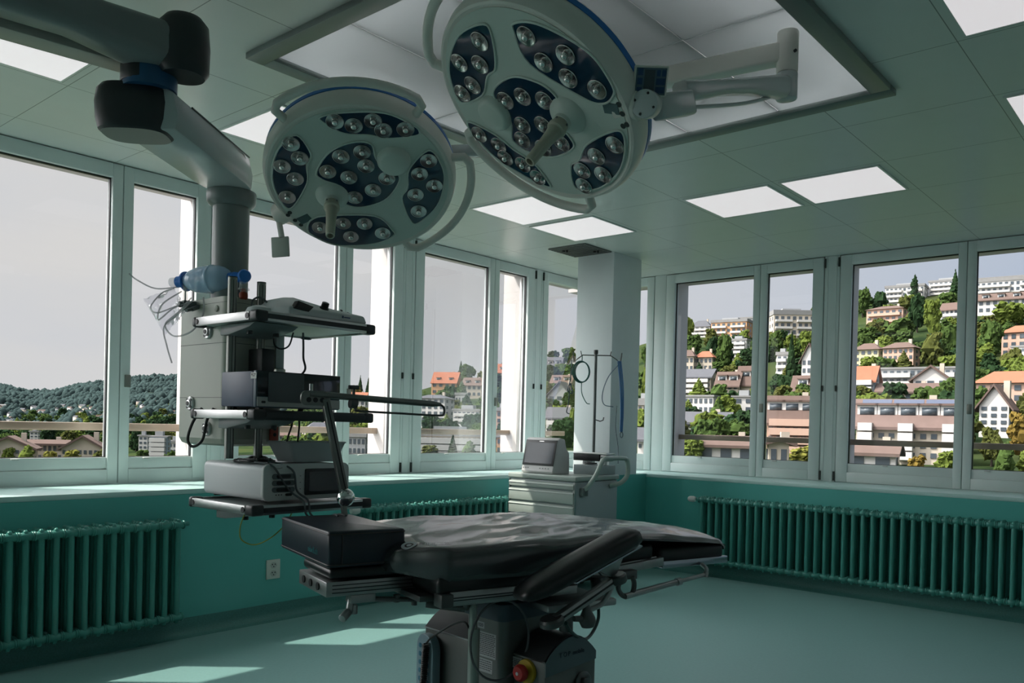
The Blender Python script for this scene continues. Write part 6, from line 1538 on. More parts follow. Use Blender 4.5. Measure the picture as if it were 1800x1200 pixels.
 (-503.2, 200.8, -9.6, 6, 5.1, 'round', 'g', 9),
 (-478.8, 188.6, -10.3, 6, 5.8, 'round', 'l', 9),
 (-663.0, 222.0, -11.2, 9.1, 7.5, 'round', 'g', 9),
 (-627.0, 195.3, -10.5, 7.1, 6.1, 'conifer', 'l', 9),
 (-382.1, 146.6, -11.5, 6.7, 7.1, 'round', 'd', 9),
 (-619.8, 249.3, -7.3, 7.3, 7.2, 'bush', 'o', 9),
 (-681.3, 278.1, -5.4, 6.4, 7.3, 'round', 'g', 9),
 (-693.7, 233.4, -10.8, 8.0, 8.6, 'bush', 'd', 9),
 (-576.7, 183.6, -11.5, 7.4, 8.2, 'round', 'l', 9),
 (-360.7, 125.4, -13.0, 8.4, 8.6, 'round', 'd', 9),
 (-555.8, 212.7, -10.2, 6.1, 5.6, 'round', 'l', 9),
 (-794.3, 286.6, -8.5, 9.4, 8.6, 'round', 'l', 9),
 (-886.6, 334.8, -3.9, 12.5, 12.5, 'round', 'd', 9),
 (-427.6, 177.2, -10.2, 6.5, 6.8, 'round', 'd', 9),
 (-395.5, 136.2, -13.2, 6.4, 5.3, 'round', 'g', 9),
 (-734.2, 305.2, -3.6, 6, 6.1, 'bush', 'o', 9),
 (-449.6, 172.8, -11.1, 8.8, 9.4, 'round', 'o', 9),
 (-344.0, 142.6, -10.9, 8.3, 9.0, 'round', 'o', 9),
 (-502.2, 165.7, -12.8, 6, 4.9, 'round', 'g', 9),
 (-351.1, 131.7, -11.9, 6.8, 6.9, 'round', 'o', 9),
 (-282.2, 116.7, -10.9, 6, 6.1, 'bush', 'g', 9),
 (-425.9, 134.4, -12.6, 8.7, 8.0, 'round', 'g', 9),
 (-462.5, 169.6, -12.2, 6, 6.4, 'round', 'g', 9),
 (-524.3, 174.5, -12.7, 6.6, 5.6, 'round', 'g', 9),
 (-355.2, 119.9, -13.0, 6, 6.3, 'conifer', 'g', 9),
 (-469.8, 175.6, -11.7, 6, 5.0, 'bush', 'd', 9),
 (-326.6, 131.0, -11.0, 7.3, 7.7, 'bush', 'd', 9),
 (-916.6, 317.2, -6.6, 12.0, 12.5, 'round', 'g', 9),
 (-367.1, 137.9, -11.9, 7.0, 5.8, 'round', 'o', 9),
 (-462.7, 161.7, -13.1, 9.6, 9.8, 'conifer', 'o', 9),
 (-714.6, 258.0, -10.0, 7.9, 8.8, 'bush', 'd', 9),
 (-760.7, 273.0, -9.3, 11.1, 10.9, 'round', 'g', 9),
 (-951.7, 320.4, -5.3, 7.2, 7.6, 'round', 'd', 9),
 (-653.4, 260.2, -6.9, 9.6, 10.7, 'round', 'l', 9),
 (-468.7, 218.4, -8.1, 6.1, 5.7, 'conifer', 'd', 10),
 (-591.9, 294.2, -3.3, 6, 6.3, 'conifer', 'g', 10),
 (-428.2, 206.7, -8.2, 11.4, 11.8, 'conifer', 'd', 10),
 (-282.2, 130.7, -10.2, 7.3, 8.3, 'round', 'g', 10),
 (-332.1, 149.1, -10.4, 6, 4.9, 'round', 'o', 10),
 (-657.7, 324.3, -1.3, 9.8, 9.8, 'bush', 'o', 10),
 (-266.0, 129.0, -9.8, 6.9, 6.8, 'round', 'o', 10),
 (-366.7, 171.3, -9.6, 9.2, 9.4, 'bush', 'l', 10),
 (-428.1, 218.8, -7.4, 7.3, 5.8, 'round', 'g', 10),
 (-346.5, 164.1, -9.6, 6, 5.5, 'round', 'g', 10),
 (-294.2, 147.1, -9.5, 7.9, 8.8, 'round', 'd', 10),
 (-374.5, 169.4, -10.0, 7.5, 6.6, 'round', 'g', 10),
 (-278.3, 138.2, -9.7, 6.6, 5.7, 'round', 'o', 10),
 (-640.0, 323.0, -1.3, 7.4, 6.2, 'round', 'd', 10),
 (-353.0, 179.6, -8.8, 6, 6.5, 'round', 'o', 10),
 (-265.9, 120.2, -10.4, 6.4, 5.2, 'round', 'd', 10),
 (-632.3, 306.9, -2.7, 9.3, 8.7, 'round', 'd', 10),
 (-386.1, 172.6, -10.0, 6.1, 6.1, 'round', 'l', 10),
 (-290.8, 137.1, -10.0, 6.8, 5.8, 'conifer', 'd', 10),
 (-584.1, 289.6, -3.6, 6, 5.8, 'round', 'l', 10),
 (-377.0, 176.3, -9.5, 8.2, 7.0, 'bush', 'd', 10),
 (-321.4, 149.6, -10.0, 6.2, 7.1, 'round', 'g', 10),
 (-341.6, 155.3, -10.2, 8.3, 8.9, 'round', 'd', 10),
 (-551.4, 265.5, -5.4, 6.9, 6.1, 'round', 'g', 10),
 (-542.4, 256.0, -6.2, 6, 6.7, 'bush', 'd', 10),
 (-540.9, 272.5, -4.6, 7.4, 8.2, 'round', 'o', 10),
 (-580.1, 268.8, -5.7, 7.4, 8.2, 'conifer', 'd', 10),
 (-410.3, 206.8, -7.9, 6.9, 7.7, 'conifer', 'd', 10),
 (-409.6, 186.8, -9.5, 8.4, 6.8, 'round', 'g', 10),
 (-487.1, 222.9, -8.1, 6, 6.8, 'round', 'd', 10),
 (-691.6, 325.9, -1.7, 7.3, 6.7, 'round', 'l', 10),
 (-526.1, 243.1, -7.1, 7.4, 8.2, 'bush', 'd', 10),
 (-531.5, 259.2, -5.6, 8.0, 6.4, 'bush', 'g', 10),
 (-411.4, 198.3, -8.5, 11.1, 11.1, 'round', 'g', 10),
 (-356.5, 169.9, -9.4, 9.6, 10.1, 'round', 'd', 10),
 (-483.4, 240.9, -6.4, 6, 6.2, 'bush', 'g', 10),
 (-648.1, 293.5, -4.5, 9.5, 8.1, 'round', 'd', 10),
 (-367.8, 181.9, -8.8, 10.0, 11.0, 'round', 'd', 10),
 (-298.8, 133.2, -10.5, 6, 5.7, 'round', 'g', 10),
 (-93.6, 151.0, 2.5, 6, 6.1, 'round', 'd', 11),
 (-142.8, 230.2, 14.9, 6, 5.3, 'round', 'd', 11),
 (-79.5, 128.1, -0.3, 6, 5.4, 'bush', 'g', 11),
 (-73.0, 117.7, -1.4, 6, 6.4, 'round', 'l', 11),
 (-134.7, 219.6, 13.3, 6, 6.2, 'round', 'g', 11),
]
FILL_LABELS = ['hillside trees between the houses, first right window', 'hillside trees between the houses, narrow right pane', 'hillside trees between the houses, second right window', 'hillside trees between the houses, rightmost pane', 'hillside trees between the houses, centre window', 'hillside trees in the narrow centre pane', 'hillside trees left of the pillar', 'trees between the houses above the screen post', 'trees around the houses above the plastic tray', 'small trees in the valley, leftmost window', 'small trees in the valley beside the service column', 'trees in the slit right of the pillar']
FAR = [
 (-916.2, 364.1, 1.5, 4.4, 3.9, 315, 'c', 's', 0),
 (-658.9, 253.8, -7.2, 3.0, 2.3, 136, 'g', 'n', 0),
 (-764.0, 320.2, -1.6, 3.7, 2.6, 214, 'w', 's', 0),
 (-852.5, 275.4, -5.7, 5.5, 3.0, 9, 'w', 'n', 0),
 (-561.9, 221.2, -8.1, 3.1, 2.7, 345, 'w', 'n', 0),
 (-966.8, 314.3, -2.9, 6.7, 4.2, 287, 'w', 's', 0),
 (-626.7, 245.6, -7.1, 3.0, 2.1, 65, 'c', 's', 0),
 (-792.9, 329.2, -0.8, 4.4, 2.6, 246, 'g', 'f', 0),
 (-1140.1, 359.1, 3.7, 7.4, 6.3, 153, 'c', 'n', 0),
 (-615.6, 240.1, -7.5, 2.8, 1.5, 128, 'g', 'n', 0),
 (-1296.9, 474.2, 7.6, 7.6, 4.9, 191, 'w', 's', 0),
 (-1212.9, 450.0, 5.9, 7.7, 4.0, 155, 'w', 'n', 0),
 (-1151.8, 388.8, 1.4, 6.7, 5.7, 27, 'c', 's', 0),
 (-1533.5, 531.6, 14.5, 7.2, 3.3, 132, 'g', 's', 0),
 (-838.7, 302.4, -6.6, 6.0, 2.8, 194, 'w', 'f', 0),
 (-1002.1, 402.9, 5.4, 6.3, 3.6, 315, 'c', 'f', 0),
 (-613.5, 257.2, -5.9, 4.3, 3.7, 83, 'g', 'f', 0),
 (-543.5, 194.0, -11.4, 2.1, 1.4, 179, 'g', 'n', 0),
 (-689.0, 283.1, -4.1, 4.3, 3.6, 352, 'w', 'n', 0),
 (-825.5, 335.1, -0.3, 5.3, 4.3, 34, 'w', 's', 0),
 (-1096.2, 390.9, -0.4, 7.8, 5.9, 76, 'w', 'n', 0),
 (-813.9, 277.4, -7.8, 3.4, 2.6, 206, 'c', 'n', 0),
 (-1269.3, 400.8, 8.3, 6.4, 4.1, 177, 'g', 's', 0),
 (-1170.9, 411.4, 1.5, 5.5, 3.3, 180, 'c', 'n', 0),
 (-937.4, 332.3, -4.9, 4.1, 3.5, 189, 'w', 's', 0),
 (-904.6, 340.5, -2.7, 4.3, 3.6, 99, 'g', 'n', 0),
 (-1051.1, 387.3, 0.0, 4.3, 3.4, 92, 'g', 'n', 0),
 (-1070.0, 340.6, 1.0, 6.4, 3.5, 348, 'c', 'f', 0),
 (-645.6, 243.2, -8.4, 4.1, 3.4, 350, 'w', 'n', 0),
 (-625.6, 259.0, -5.6, 3.0, 1.7, 356, 'w', 's', 0),
 (-831.7, 323.2, -2.5, 4.1, 3.0, 356, 'w', 's', 0),
 (-836.0, 287.9, -7.4, 3.9, 3.1, 319, 'w', 's', 0),
 (-589.6, 222.3, -9.2, 4.1, 2.0, 206, 'w', 's', 0),
 (-975.1, 361.1, -1.8, 6.7, 3.3, 64, 'w', 's', 0),
 (-572.5, 188.6, -11.1, 3.6, 1.8, 118, 'c', 's', 0),
 (-1251.3, 397.6, 7.4, 7.1, 4.7, 265, 'g', 'f', 0),
 (-1107.9, 427.9, 6.0, 5.6, 4.5, 206, 'w', 'n', 0),
 (-1129.0, 421.2, 3.5, 6.8, 5.4, 345, 'g', 's', 0),
 (-898.2, 330.8, -4.2, 4.4, 2.7, 27, 'g', 's', 0),
 (-1140.2, 427.1, 4.2, 5.2, 4.0, 206, 'w', 'n', 0),
 (-945.4, 390.8, 4.6, 4.1, 2.9, 258, 'w', 's', 0),
 (-545.1, 206.8, -9.6, 3.2, 2.5, 20, 'w', 's', 0),
 (-568.8, 225.0, -7.8, 2.5, 1.4, 90, 'g', 'n', 0),
 (-774.9, 249.7, -7.4, 4.7, 2.9, 62, 'w', 's', 0),
 (-470.5, 183.0, -9.7, 3.1, 1.7, 307, 'w', 'f', 0),
 (-651.7, 215.9, -10.2, 4.6, 2.6, 104, 'w', 'f', 0),
 (-896.0, 344.0, -1.5, 5.9, 3.5, 175, 'w', 'n', 0),
 (-497.9, 207.3, -8.3, 2.2, 1.3, 111, 'w', 's', 0),
 (-538.1, 178.3, -11.6, 3.7, 1.8, 190, 'w', 'f', 0),
 (-959.9, 343.0, -4.1, 5.5, 3.8, 34, 'g', 'n', 0),
 (-1188.4, 398.1, 2.8, 6.9, 4.1, 135, 'c', 'n', 0),
 (-722.1, 300.7, -3.0, 5.0, 3.6, 275, 'w', 'n', 0),
 (-1110.1, 406.6, 1.4, 4.7, 2.7, 251, 'g', 's', 0),
 (-736.9, 255.8, -9.3, 3.4, 2.9, 190, 'w', 'n', 0),
 (-1319.7, 460.6, 6.4, 7.7, 5.9, 120, 'w', 's', 0),
 (-750.5, 293.4, -4.4, 4.9, 4.2, 15, 'c', 's', 0),
 (-1261.3, 478.4, 9.9, 7.9, 4.9, 209, 'c', 's', 0),
 (-1495.5, 547.8, 15.4, 5.9, 4.7, 160, 'w', 'n', 0),
 (-1320.8, 446.8, 7.1, 5.9, 5.0, 47, 'w', 'n', 0),
 (-536.4, 171.3, -11.0, 2.8, 2.0, 18, 'g', 'f', 0),
 (-696.7, 277.1, -4.9, 2.7, 2.0, 272, 'g', 's', 0),
 (-1018.2, 417.1, 7.1, 4.6, 4.1, 292, 'c', 'n', 0),
 (-1079.6, 431.9, 8.1, 7.8, 5.0, 213, 'c', 's', 0),
 (-710.0, 300.2, -3.2, 5.0, 4.5, 232, 'w', 'n', 0),
 (-1125.5, 523.0, 17.3, 4.9, 4.2, 69, 'c', 's', 1),
 (-493.3, 247.6, -5.1, 3.0, 1.7, 193, 'w', 's', 1),
 (-867.1, 403.0, 5.3, 5.8, 4.4, 256, 'w', 'n', 1),
 (-908.2, 416.7, 6.4, 6.0, 3.7, 74, 'w', 'f', 1),
 (-857.4, 397.8, 4.8, 4.9, 2.9, 342, 'c', 's', 1),
 (-578.5, 293.0, -2.3, 3.0, 2.1, 152, 'w', 'n', 1),
 (-885.6, 418.4, 7.0, 5.3, 4.1, 288, 'w', 'n', 1),
 (-594.8, 284.1, -3.4, 3.0, 2.0, 43, 'c', 'f', 1),
 (-594.4, 277.8, -4.1, 3.2, 2.5, 85, 'c', 'n', 1),
 (-536.2, 269.9, -3.8, 2.9, 1.5, 6, 'w', 'n', 1),
 (-804.3, 374.7, 2.9, 3.1, 1.5, 18, 'c', 'n', 1),
 (-522.3, 257.6, -4.6, 3.8, 1.7, 178, 'g', 'n', 1),
 (-1074.8, 522.6, 18.1, 4.8, 3.9, 213, 'c', 'n', 1),
 (-504.3, 243.3, -5.6, 3.0, 1.6, 139, 'w', 's', 1),
 (-971.9, 456.1, 10.5, 6.4, 4.2, 171, 'w', 's', 1),
 (-881.2, 405.7, 5.4, 4.8, 2.5, 351, 'g', 's', 1),
 (-441.4, 226.6, -6.1, 2.1, 1.0, 331, 'c', 'n', 1),
 (-697.4, 355.6, 2.2, 3.0, 2.3, 263, 'c', 's', 1),
 (-484.0, 221.6, -7.2, 1.9, 1.5, 75, 'w', 'n', 1),
 (-603.3, 301.7, -1.8, 3.2, 2.4, 306, 'g', 'n', 1),
 (-460.9, 234.1, -5.7, 1.8, 1.4, 9, 'c', 's', 1),
 (-521.6, 239.7, -6.3, 2.2, 1.9, 24, 'w', 'f', 1),
 (-780.4, 393.2, 5.4, 4.2, 2.8, 317, 'c', 'n', 1),
 (-714.5, 352.7, 1.9, 5.1, 4.2, 218, 'w', 'n', 1),
 (-543.7, 254.6, -5.3, 2.6, 2.2, 166, 'c', 'f', 1),
 (-760.6, 370.3, 3.2, 5.4, 2.5, 353, 'c', 's', 1),
 (-925.2, 425.9, 7.3, 4.3, 3.6, 27, 'w', 'n', 1),
 (-542.5, 259.1, -4.8, 2.8, 2.4, 68, 'g', 'f', 1),
 (-565.5, 263.8, -4.9, 3.3, 2.0, 273, 'w', 'n', 1),
 (-746.3, 379.0, 4.2, 5.5, 2.6, 273, 'c', 'n', 1),
 (-571.6, 288.8, -2.6, 4.0, 2.9, 69, 'c', 'n', 1),
 (-638.3, 321.6, -0.4, 2.8, 2.0, 40, 'w', 'n', 1),
 (-658.5, 331.1, 0.3, 4.3, 2.8, 339, 'w', 'f', 1),
 (-762.8, 521.1, 15.5, 3.3, 1.5, 141, 'w', 'f', 2),
 (-644.4, 456.2, 14.3, 3.0, 1.6, 160, 'g', 's', 2),
 (-528.6, 347.4, -0.6, 4.2, 3.5, 128, 'g', 's', 2),
 (-483.3, 354.6, 9.5, 2.5, 1.3, 159, 'c', 'n', 2),
 (-602.3, 421.2, 9.4, 3.6, 2.1, 195, 'c', 'f', 2),
 (-794.8, 563.9, 26.1, 5.5, 4.9, 223, 'c', 'n', 2),
 (-414.0, 307.9, 6.6, 2.9, 2.3, 62, 'w', 's', 2),
 (-493.7, 365.6, 11.8, 2.8, 1.7, 250, 'w', 's', 2),
 (-1068.9, 714.4, 32.7, 6.7, 5.0, 131, 'c', 's', 2),
 (-667.0, 469.8, 14.9, 5.0, 2.5, 345, 'g', 'n', 2),
 (-982.9, 669.7, 30.3, 7.5, 5.6, 227, 'c', 's', 2),
 (-893.6, 595.5, 20.1, 3.7, 3.2, 103, 'g', 'n', 2),
 (-1019.6, 672.7, 27.3, 5.5, 3.0, 127, 'w', 'n', 2),
 (-562.2, 420.5, 19.2, 2.9, 2.4, 16, 'c', 'n', 2),
 (-769.4, 512.7, 12.4, 5.3, 2.9, 194, 'g', 's', 2),
 (-408.0, 291.9, 1.6, 2.1, 1.1, 168, 'w', 'f', 2),
]
FAR_LABELS = ['tiny distant houses across the valley in the leftmost window', 'tiny distant houses across the valley beside the service column', 'tiny distant houses seen between the shelves']
from mathutils import noise as _nz
def tab(az):
    for (a, e, r), (b, f, s) in zip(TAB, TAB[1:]):
        if az <= b:
            k = max(0, (az-a)/(b-a)); k = k*k*(3-2*k); return e+(f-e)*k, r*(s/r)**k
    return TAB[-1][1:]
def ground(az, r):
    et, rt = tab(az)
    s = math.log(max(r, 20)/R0)/math.log(rt/R0)
    if r <= rt: e = E0+(et-E0)*s; return CAM[2]+e*r
    return CAM[2]+et*rt-(r-rt)*.12
def terrain():
    azs = [55+i*1.0 for i in range(141)]; rs = [12, 30, 45, 60, 70, 80, 92, 106, 122, 140, 160, 185, 215, 250, 290, 330, 370, 400, 420, 440, 460, 490, 520, 560, 600, 650, 700, 760, 850, 1000, 1200, 1400, 1600, 1800, 2000, 2200, 2400, 2600, 2800, 3000, 3300, 4000]
    vs = []; fs = []
    for a in azs:
        for r in rs:
            z = ground(a, r); x = CAM[0]+r*math.cos(math.radians(a)); y = CAM[1]+r*math.sin(math.radians(a))
            z += _nz.noise(Vector((x/60, y/60, 0)))*min(r*.006, 6)
            if r > 1500: z += _nz.noise(Vector((x/260, y/260, 3)))*14+_nz.noise(Vector((x/60, y/60, 7)))*6*(r > 2000)
            if r < 45: z = -14
            vs.append((x, y, z-.8))
    n = len(rs)
    for i in range(len(azs)-1):
        for j in range(n-1): fs.append((i*n+j, i*n+j+1, (i+1)*n+j+1, (i+1)*n+j))
    m = bpy.data.materials.new('hillside_ground'); m.use_nodes = True; nt = m.node_tree; N = nt.nodes.new; L = nt.links.new; b = nt.nodes['Principled BSDF']; b.inputs['Roughness'].default_value = 1; b.inputs['Specular IOR Level'].default_value = 0
    tc = N('ShaderNodeTexCoord'); ns = N('ShaderNodeTexNoise'); ns.inputs['Scale'].default_value = .035; ns.inputs['Detail'].default_value = 8; ns.inputs['Roughness'].default_value = .65; L(tc.outputs['Object'], ns.inputs['Vector'])
    cr = N('ShaderNodeValToRGB'); e = cr.color_ramp.elements; e[0].position = .40; e[0].color = (.012, .022, .010, 1); e[1].position = .62; e[1].color = (.036, .046, .018, 1)
    x = cr.color_ramp.elements.new(.5); x.color = (.03, .045, .017, 1)
    L(ns.outputs[0], cr.inputs[0])
    # wooded hills beyond the valley: bluish haze painted into the forest colour with distance
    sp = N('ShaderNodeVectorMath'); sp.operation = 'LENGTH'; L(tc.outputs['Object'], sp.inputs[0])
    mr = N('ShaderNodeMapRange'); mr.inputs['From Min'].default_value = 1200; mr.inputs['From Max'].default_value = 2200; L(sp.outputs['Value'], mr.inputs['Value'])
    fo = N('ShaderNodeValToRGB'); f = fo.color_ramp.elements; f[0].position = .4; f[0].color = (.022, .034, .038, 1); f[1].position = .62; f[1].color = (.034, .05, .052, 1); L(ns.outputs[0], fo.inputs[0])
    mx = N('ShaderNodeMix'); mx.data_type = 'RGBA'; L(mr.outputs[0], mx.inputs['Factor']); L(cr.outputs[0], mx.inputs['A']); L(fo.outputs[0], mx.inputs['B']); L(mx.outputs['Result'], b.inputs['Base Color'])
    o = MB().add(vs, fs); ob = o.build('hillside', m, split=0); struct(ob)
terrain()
def woodland():
    rg = random.Random(21); b = MB()
    for i in range(17000):
        a = rg.uniform(146, 166.5); k = rg.random(); r = 620*(2750/620)**k
        if r < 1500 and rg.random() < .90: continue
        x = CAM[0]+r*math.cos(math.radians(a)); y = CAM[1]+r*math.sin(math.radians(a)); z = ground(a, r)+_nz.noise(Vector((x/60, y/60, 0)))*min(r*.006, 6)
        if r > 1500: z += _nz.noise(Vector((x/260, y/260, 3)))*14+_nz.noise(Vector((x/60, y/60, 7)))*6*(r > 2000)
        s = rg.uniform(.7, 1.35)*(2.2+r*.0019); n = 5; vs = [(x, y, z+s*1.5)]
        for lz, lr in ((1.05, .62), (.45, 1.0), (-.6, .9)):
            for j in range(n): t = 2*PI*j/n+rg.random(); q = lr*rg.uniform(.8, 1.15); vs.append((x+s*q*math.cos(t), y+s*q*math.sin(t), z+s*lz))
        fs = [(0, 1+j, 1+(j+1) % n) for j in range(n)]
        for l in (0, 1): fs += [(1+l*n+j, 1+(l+1)*n+j, 1+(l+1)*n+(j+1) % n, 1+l*n+(j+1) % n) for j in range(n)]
        b.add(vs, fs)
    tag(b.build('woodland', mat('haze_tinted_foliage', (.030, .047, .046), 1, var=.7, scale=.03, spec=0), split=0), 'continuous forest canopy covering the distant hills beyond the valley town', 'forest', kind='stuff')  # leaf colour carries a painted bluish distance haze
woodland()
WALL = {'w': (.47, .46, .45), 'c': (.42, .37, .31), 'p': (.44, .30, .24), 'o': (.44, .26, .15), 'g': (.27, .28, .29), 'y': (.42, .40, .27), 'b': (.26, .31, .35)}
ROOF = {'n': (.11, .078, .068), 'r': (.26, .105, .065), 's': (.085, .088, .10), 'f': (.20, .20, .20), 'd': (.06, .06, .06), 'solar': (.14, .10, .09)}
def wallm(k): return mat('facade_'+{'w': 'white', 'c': 'cream', 'p': 'salmon', 'o': 'orange', 'g': 'grey', 'y': 'yellow', 'b': 'blue_grey'}[k], WALL[k], .85, var=.08, scale=.4, spec=.1)
def roofm(k): return mat('roof_'+{'n': 'brown_tiles', 'r': 'red_tiles', 's': 'slate', 'f': 'flat_grey', 'd': 'dark', 'solar': 'brown_solar'}[k], ROOF[k], .85, var=.18, scale=1.2, spec=.1)
M_win = mat('dark_window_glass', (.06, .075, .09), .15)
M_wfr = mat('pale_window_frame', (.55, .55, .54), .6)
M_solar = mat('solar_panel_blue', (.03, .045, .09), .25)
WMESH = {}
def wmesh(w, h):
    k = (round(w, 1), round(h, 1))
    if k not in WMESH:
        WMESH[k] = MB().box((-w/2, -.10, -h/2), (w/2, .02, h/2)).mesh('window', M_win, False)
    return WMESH[k]
def house(x, y, z, yaw, w, d, he, hr, style, wc, rc, rows, cols, balc, label):
    t = thing('house', label, 'building', (x, y, z), (0, 0, math.radians(yaw)))
    wm, rm = wallm(wc), roofm(rc); he = max(he, 2.2); hr = max(hr, he+.3)
    if style in ('side', 'gable'):
        if style == 'gable': poly = [(-w/2, -5), (w/2, -5), (w/2, he), (0, hr), (-w/2, he)]; b = MB().prism(poly, -d/2, d/2, 'y')
        else: poly = [(-d/2, -5), (d/2, -5), (d/2, he), (0, hr), (-d/2, he)]; b = MB().prism(poly, -w/2, w/2, 'x')
        b.build('walls', wm, t, split=20)
        o = .05*w; th = .25; r = MB()
        if style == 'gable':
            k = (hr-he)/(w/2); ov = .7
            r.prism([(-w/2-ov, he-k*ov), (0, hr), (w/2+ov, he-k*ov), (w/2+ov, he-k*ov+.35), (0, hr+.4), (-w/2-ov, he-k*ov+.35)], -d/2-.6, d/2+.6, 'y')
        else:
            k = (hr-he)/(d/2); ov = .7
            r.prism([(-d/2-ov, he-k*ov), (0, hr), (d/2+ov, he-k*ov), (d/2+ov, he-k*ov+.35), (0, hr+.4), (-d/2-ov, he-k*ov+.35)], -w/2-.5, w/2+.5, 'x')
        ro = r.build('roof', rm, t, split=20)
    elif style == 'hip':
        MB().box((-w/2, -d/2, -5), (w/2, d/2, he)).build('walls', wm, t, split=20)
        ov = .6; i = min(w, d)*.42
        P = [(-w/2-ov, -d/2-ov, he), (w/2+ov, -d/2-ov, he), (w/2+ov, d/2+ov, he), (-w/2-ov, d/2+ov, he)]; L_ = max(w/2-i, .3)
        ro = MB().add(P+[(-L_, 0, hr), (L_, 0, hr)], [(0, 1, 5, 4), (1, 2, 5), (2, 3, 4, 5), (3, 0, 4), (3, 2, 1, 0)]).build('roof', rm, t, split=20)
    else:
        MB().box((-w/2, -d/2, -5), (w/2, d/2, he)).build('walls', wm, t, split=20)
        ro = MB().box((-w/2-.3, -d/2-.3, he), (w/2+.3, d/2+.3, hr)).build('roof', roofm('f'), t, split=20)
        if rows > 2: MB().box((-w/4, -d/4, hr), (w/5, d/4, hr+1.1)).build('roof_box', wallm('g'), t, split=20)
    if style != 'flat':
        MB().box((w*.18, .2*d, he), (w*.18+.8, .2*d+.8, hr+.9)).build('chimney', wallm('c'), t, split=20)
    if rc == 'solar':
        k = (hr-he)/(d/2); s = MB()
        for i in range(3):
            for q in range(3):
                x0 = -w*.46+i*w*.31; y0 = -d/2+d*.14+q*d*.115; dz = .45
                s.add([(x0, y0, he+k*(y0+d/2)+dz), (x0+w*.29, y0, he+k*(y0+d/2)+dz), (x0+w*.29, y0+d*.105, he+k*(y0+d/2+d*.105)+dz), (x0, y0+d*.105, he+k*(y0+d/2+d*.105)+dz)], [(0, 1, 2, 3)])
        s.build('solar_panels', M_solar, ro, split=0)
    # dormers
    if style == 'side' and hr-he > 2.2:
        k = (hr-he)/(d/2); n = max(1, min(5, cols//2)); 
        for i in range(n):
            xc = -w/2+w*(i+.5)/n; yy = -d/2+d*.10; z0 = he+k*(d*.10)
            dm = MB().box((xc-1.1, yy, z0-.2), (xc+1.1, yy+d*.22, z0+1.5)).build('dormer', wallm('w'), t, split=20)
            q = MB().box((xc-.8, yy-.08, z0+.35), (xc+.8, yy+.02, z0+1.25)); q.build('dormer_window', M_win, dm, split=0)
            MB().box((xc-1.3, yy-.3, z0+1.5), (xc+1.3, yy+d*.22, z0+1.75)).build('dormer_roof', rm, dm, split=20)
    fh = he/rows; ww = min(w/cols*.55, 1.9); wh = min(fh*.52, 1.6)
    for r_ in range(rows):
        zc = fh*(r_+.52)
        for c_ in range(cols):
            xc = -w/2+w*(c_+.5)/cols
            o = bpy.data.objects.new('window', wmesh(ww, wh)); COL.objects.link(o); o.parent = t; o.location = (xc, -d/2, zc)
    ns = max(1, min(3, int(d/3.5)))
    for r_ in range(rows):
        zc = fh*(r_+.52)
        for c_ in range(ns):
            yc = -d/2+d*(c_+.5)/ns
            for sx in (-1, 1):
                o = bpy.data.objects.new('window', wmesh(min(1.2, d/ns*.4), wh)); COL.objects.link(o); o.parent = t; o.location = (sx*w/2, yc, zc); o.rotation_euler = (0, 0, sx*PI/2)
    if balc:
        for r_ in range(rows):
            z0 = fh*r_
            if balc == 2:
                for xc in (-w*.40, -.01*w, w*.40):
                    MB().box((xc-w*.07, -d/2-1.3, z0), (xc+w*.07, -d/2, z0+.95)).build('balcony', wallm('w'), t, split=20)
            else:
                for a, b_ in ((-.46, -.06), (.06, .46)) if w > 14 else ((-.44, .44),):
                    MB().box((w*a, -d/2-1.2, z0-.1), (w*b_, -d/2, z0+.85)).build('balcony', wallm('w' if wc not in 'p' else 'p'), t, split=20)
for b in BLD: house(*b)
TC = {'g': (.038, .062, .018), 'd': (.016, .032, .014), 'l': (.075, .10, .022), 'o': (.055, .062, .018), 'a': (.12, .085, .022), 'y': (.12, .12, .028)}
def leafm(k): return mat('foliage_'+{'g': 'green', 'd': 'dark', 'l': 'light', 'o': 'olive', 'a': 'autumn', 'y': 'yellow_green'}[k], TC[k], 1, var=.75, scale=9, spec=0)
CROWN = {}
def blob(b, c, r, rg, jit=.25, sub=2):
    bm = bmesh.new(); bmesh.ops.create_icosphere(bm, subdivisions=sub, radius=1); vs = []
    for v in bm.verts:
        k = 1+jit*_nz.noise(v.co*2.6+Vector((c[1]*9, c[0]*7, c[2]*5)))*1.6+rg.uniform(-.22, .22); vs.append((c[0]+v.co.x*r[0]*k, c[1]+v.co.y*r[1]*k, c[2]+v.co.z*r[2]*k))
    bm.verts.ensure_lookup_table(); b.add(vs, [tuple(v.index for v in f.verts) for f in bm.faces]); bm.free()
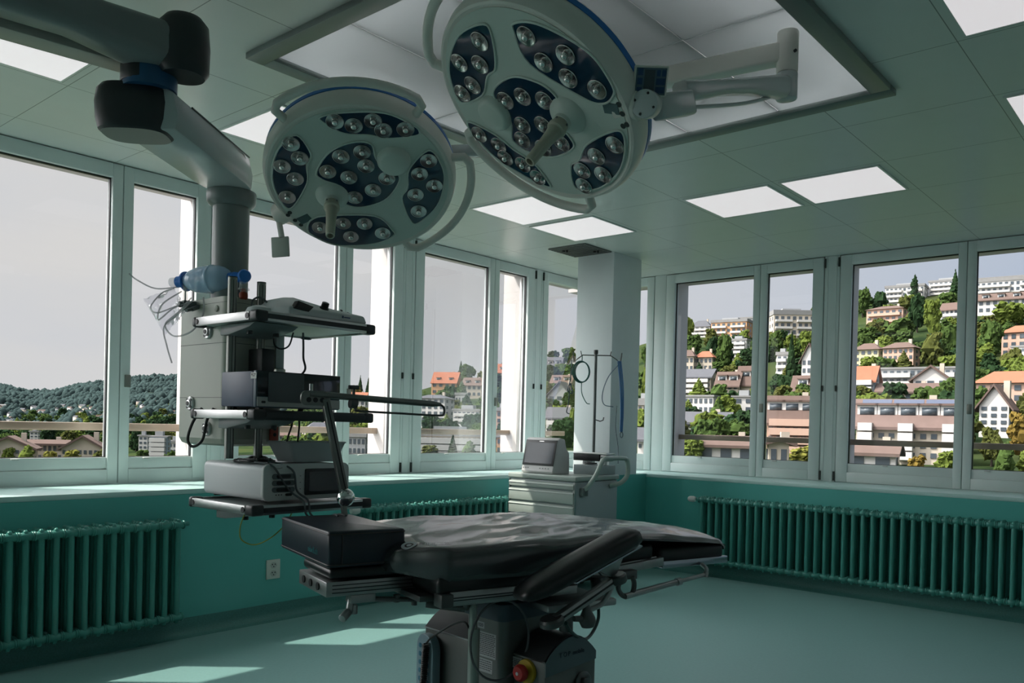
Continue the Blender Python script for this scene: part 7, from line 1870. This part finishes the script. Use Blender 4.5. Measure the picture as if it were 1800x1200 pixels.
def crown(kind, col, var):
    key = (kind, col, var)
    if key in CROWN: return CROWN[key]
    rg = random.Random(hash((kind, var)) % 99+var); rg = random.Random({'round': 10, 'conifer': 20, 'poplar': 30, 'bush': 40}[kind]+var)
    b = MB()
    if kind in ('round', 'bush'):
        for i in range(46):
            a = rg.uniform(0, 2*PI); zz = rg.uniform(-.40, .42); f = math.sqrt(max(0, 1-(zz/.5)**2)); q = rg.uniform(.12, .40)*f; s = rg.uniform(.07, .135)
            blob(b, (q*math.cos(a), q*math.sin(a), .50+zz), (s, s, s*.95), rg, .55, 2)
        blob(b, (0, 0, .5), (.3, .3, .38), rg, .4, 2)
    elif kind == 'conifer':
        for i in range(9):
            k = i/9; r = .46*(1-k)**.9+.03; n = 7
            for j in range(n):
                a = 2*PI*j/n+i; blob(b, (r*.55*math.cos(a), r*.55*math.sin(a), .10+.86*k), (r*.5, r*.5, .075), rg, .5, 1)
        blob(b, (0, 0, .97), (.05, .05, .06), rg, .1, 1)
    else:
        for i in range(14):
            k = i/13; r = .34*math.sin(PI*min(1, .15+k*.88))**.6; blob(b, (rg.uniform(-.08, .08), rg.uniform(-.08, .08), .1+.82*k), (r, r, .10), rg, .4)
    CROWN[key] = b.mesh('crown', leafm(col), False); return CROWN[key]
TRUNK = MB().cyl((0, 0, -.15), (0, 0, .6), .05, .025, n=8).mesh('trunk', mat('bark', (.05, .04, .03), .9))
def tree(x, y, z, w, h, kind, col, label, i, group=None):
    h = max(h, w*.55 if kind == 'bush' else w*.8); t = thing('shrub' if kind == 'bush' else 'tree', label, 'bush' if kind == 'bush' else 'tree', (x, y, z), (0, 0, i*1.7), group)
    c = bpy.data.objects.new('crown', crown(kind, col, i % 3)); COL.objects.link(c); c.parent = t; c.scale = (w*1.02, w*1.02, h)
    k = bpy.data.objects.new('trunk', TRUNK); COL.objects.link(k); k.parent = t; k.scale = (min(w, h), min(w, h), h)
for i, a in enumerate(TREES): tree(*a, i)
for i, a in enumerate(FILL): L_ = FILL_LABELS[a[7]]; tree(*a[:7], 'one of the '+L_, i, L_)
for kx, (x, y, z, w, h, yaw, wc, rc, li) in enumerate(FAR):
    L_ = FAR_LABELS[li]; t = thing('house', 'one of the '+L_, 'building', (x, y, z), (0, 0, math.radians(yaw)), L_)
    MB().box((-w/2, -w*.3, -3), (w/2, w*.3, h)).build('walls', wallm(wc), t, split=0)
    MB().prism([(-w*.34, h), (w*.34, h), (0, h+w*.22)], -w/2-.3, w/2+.3, 'x').build('roof', roofm(rc), t, split=20)
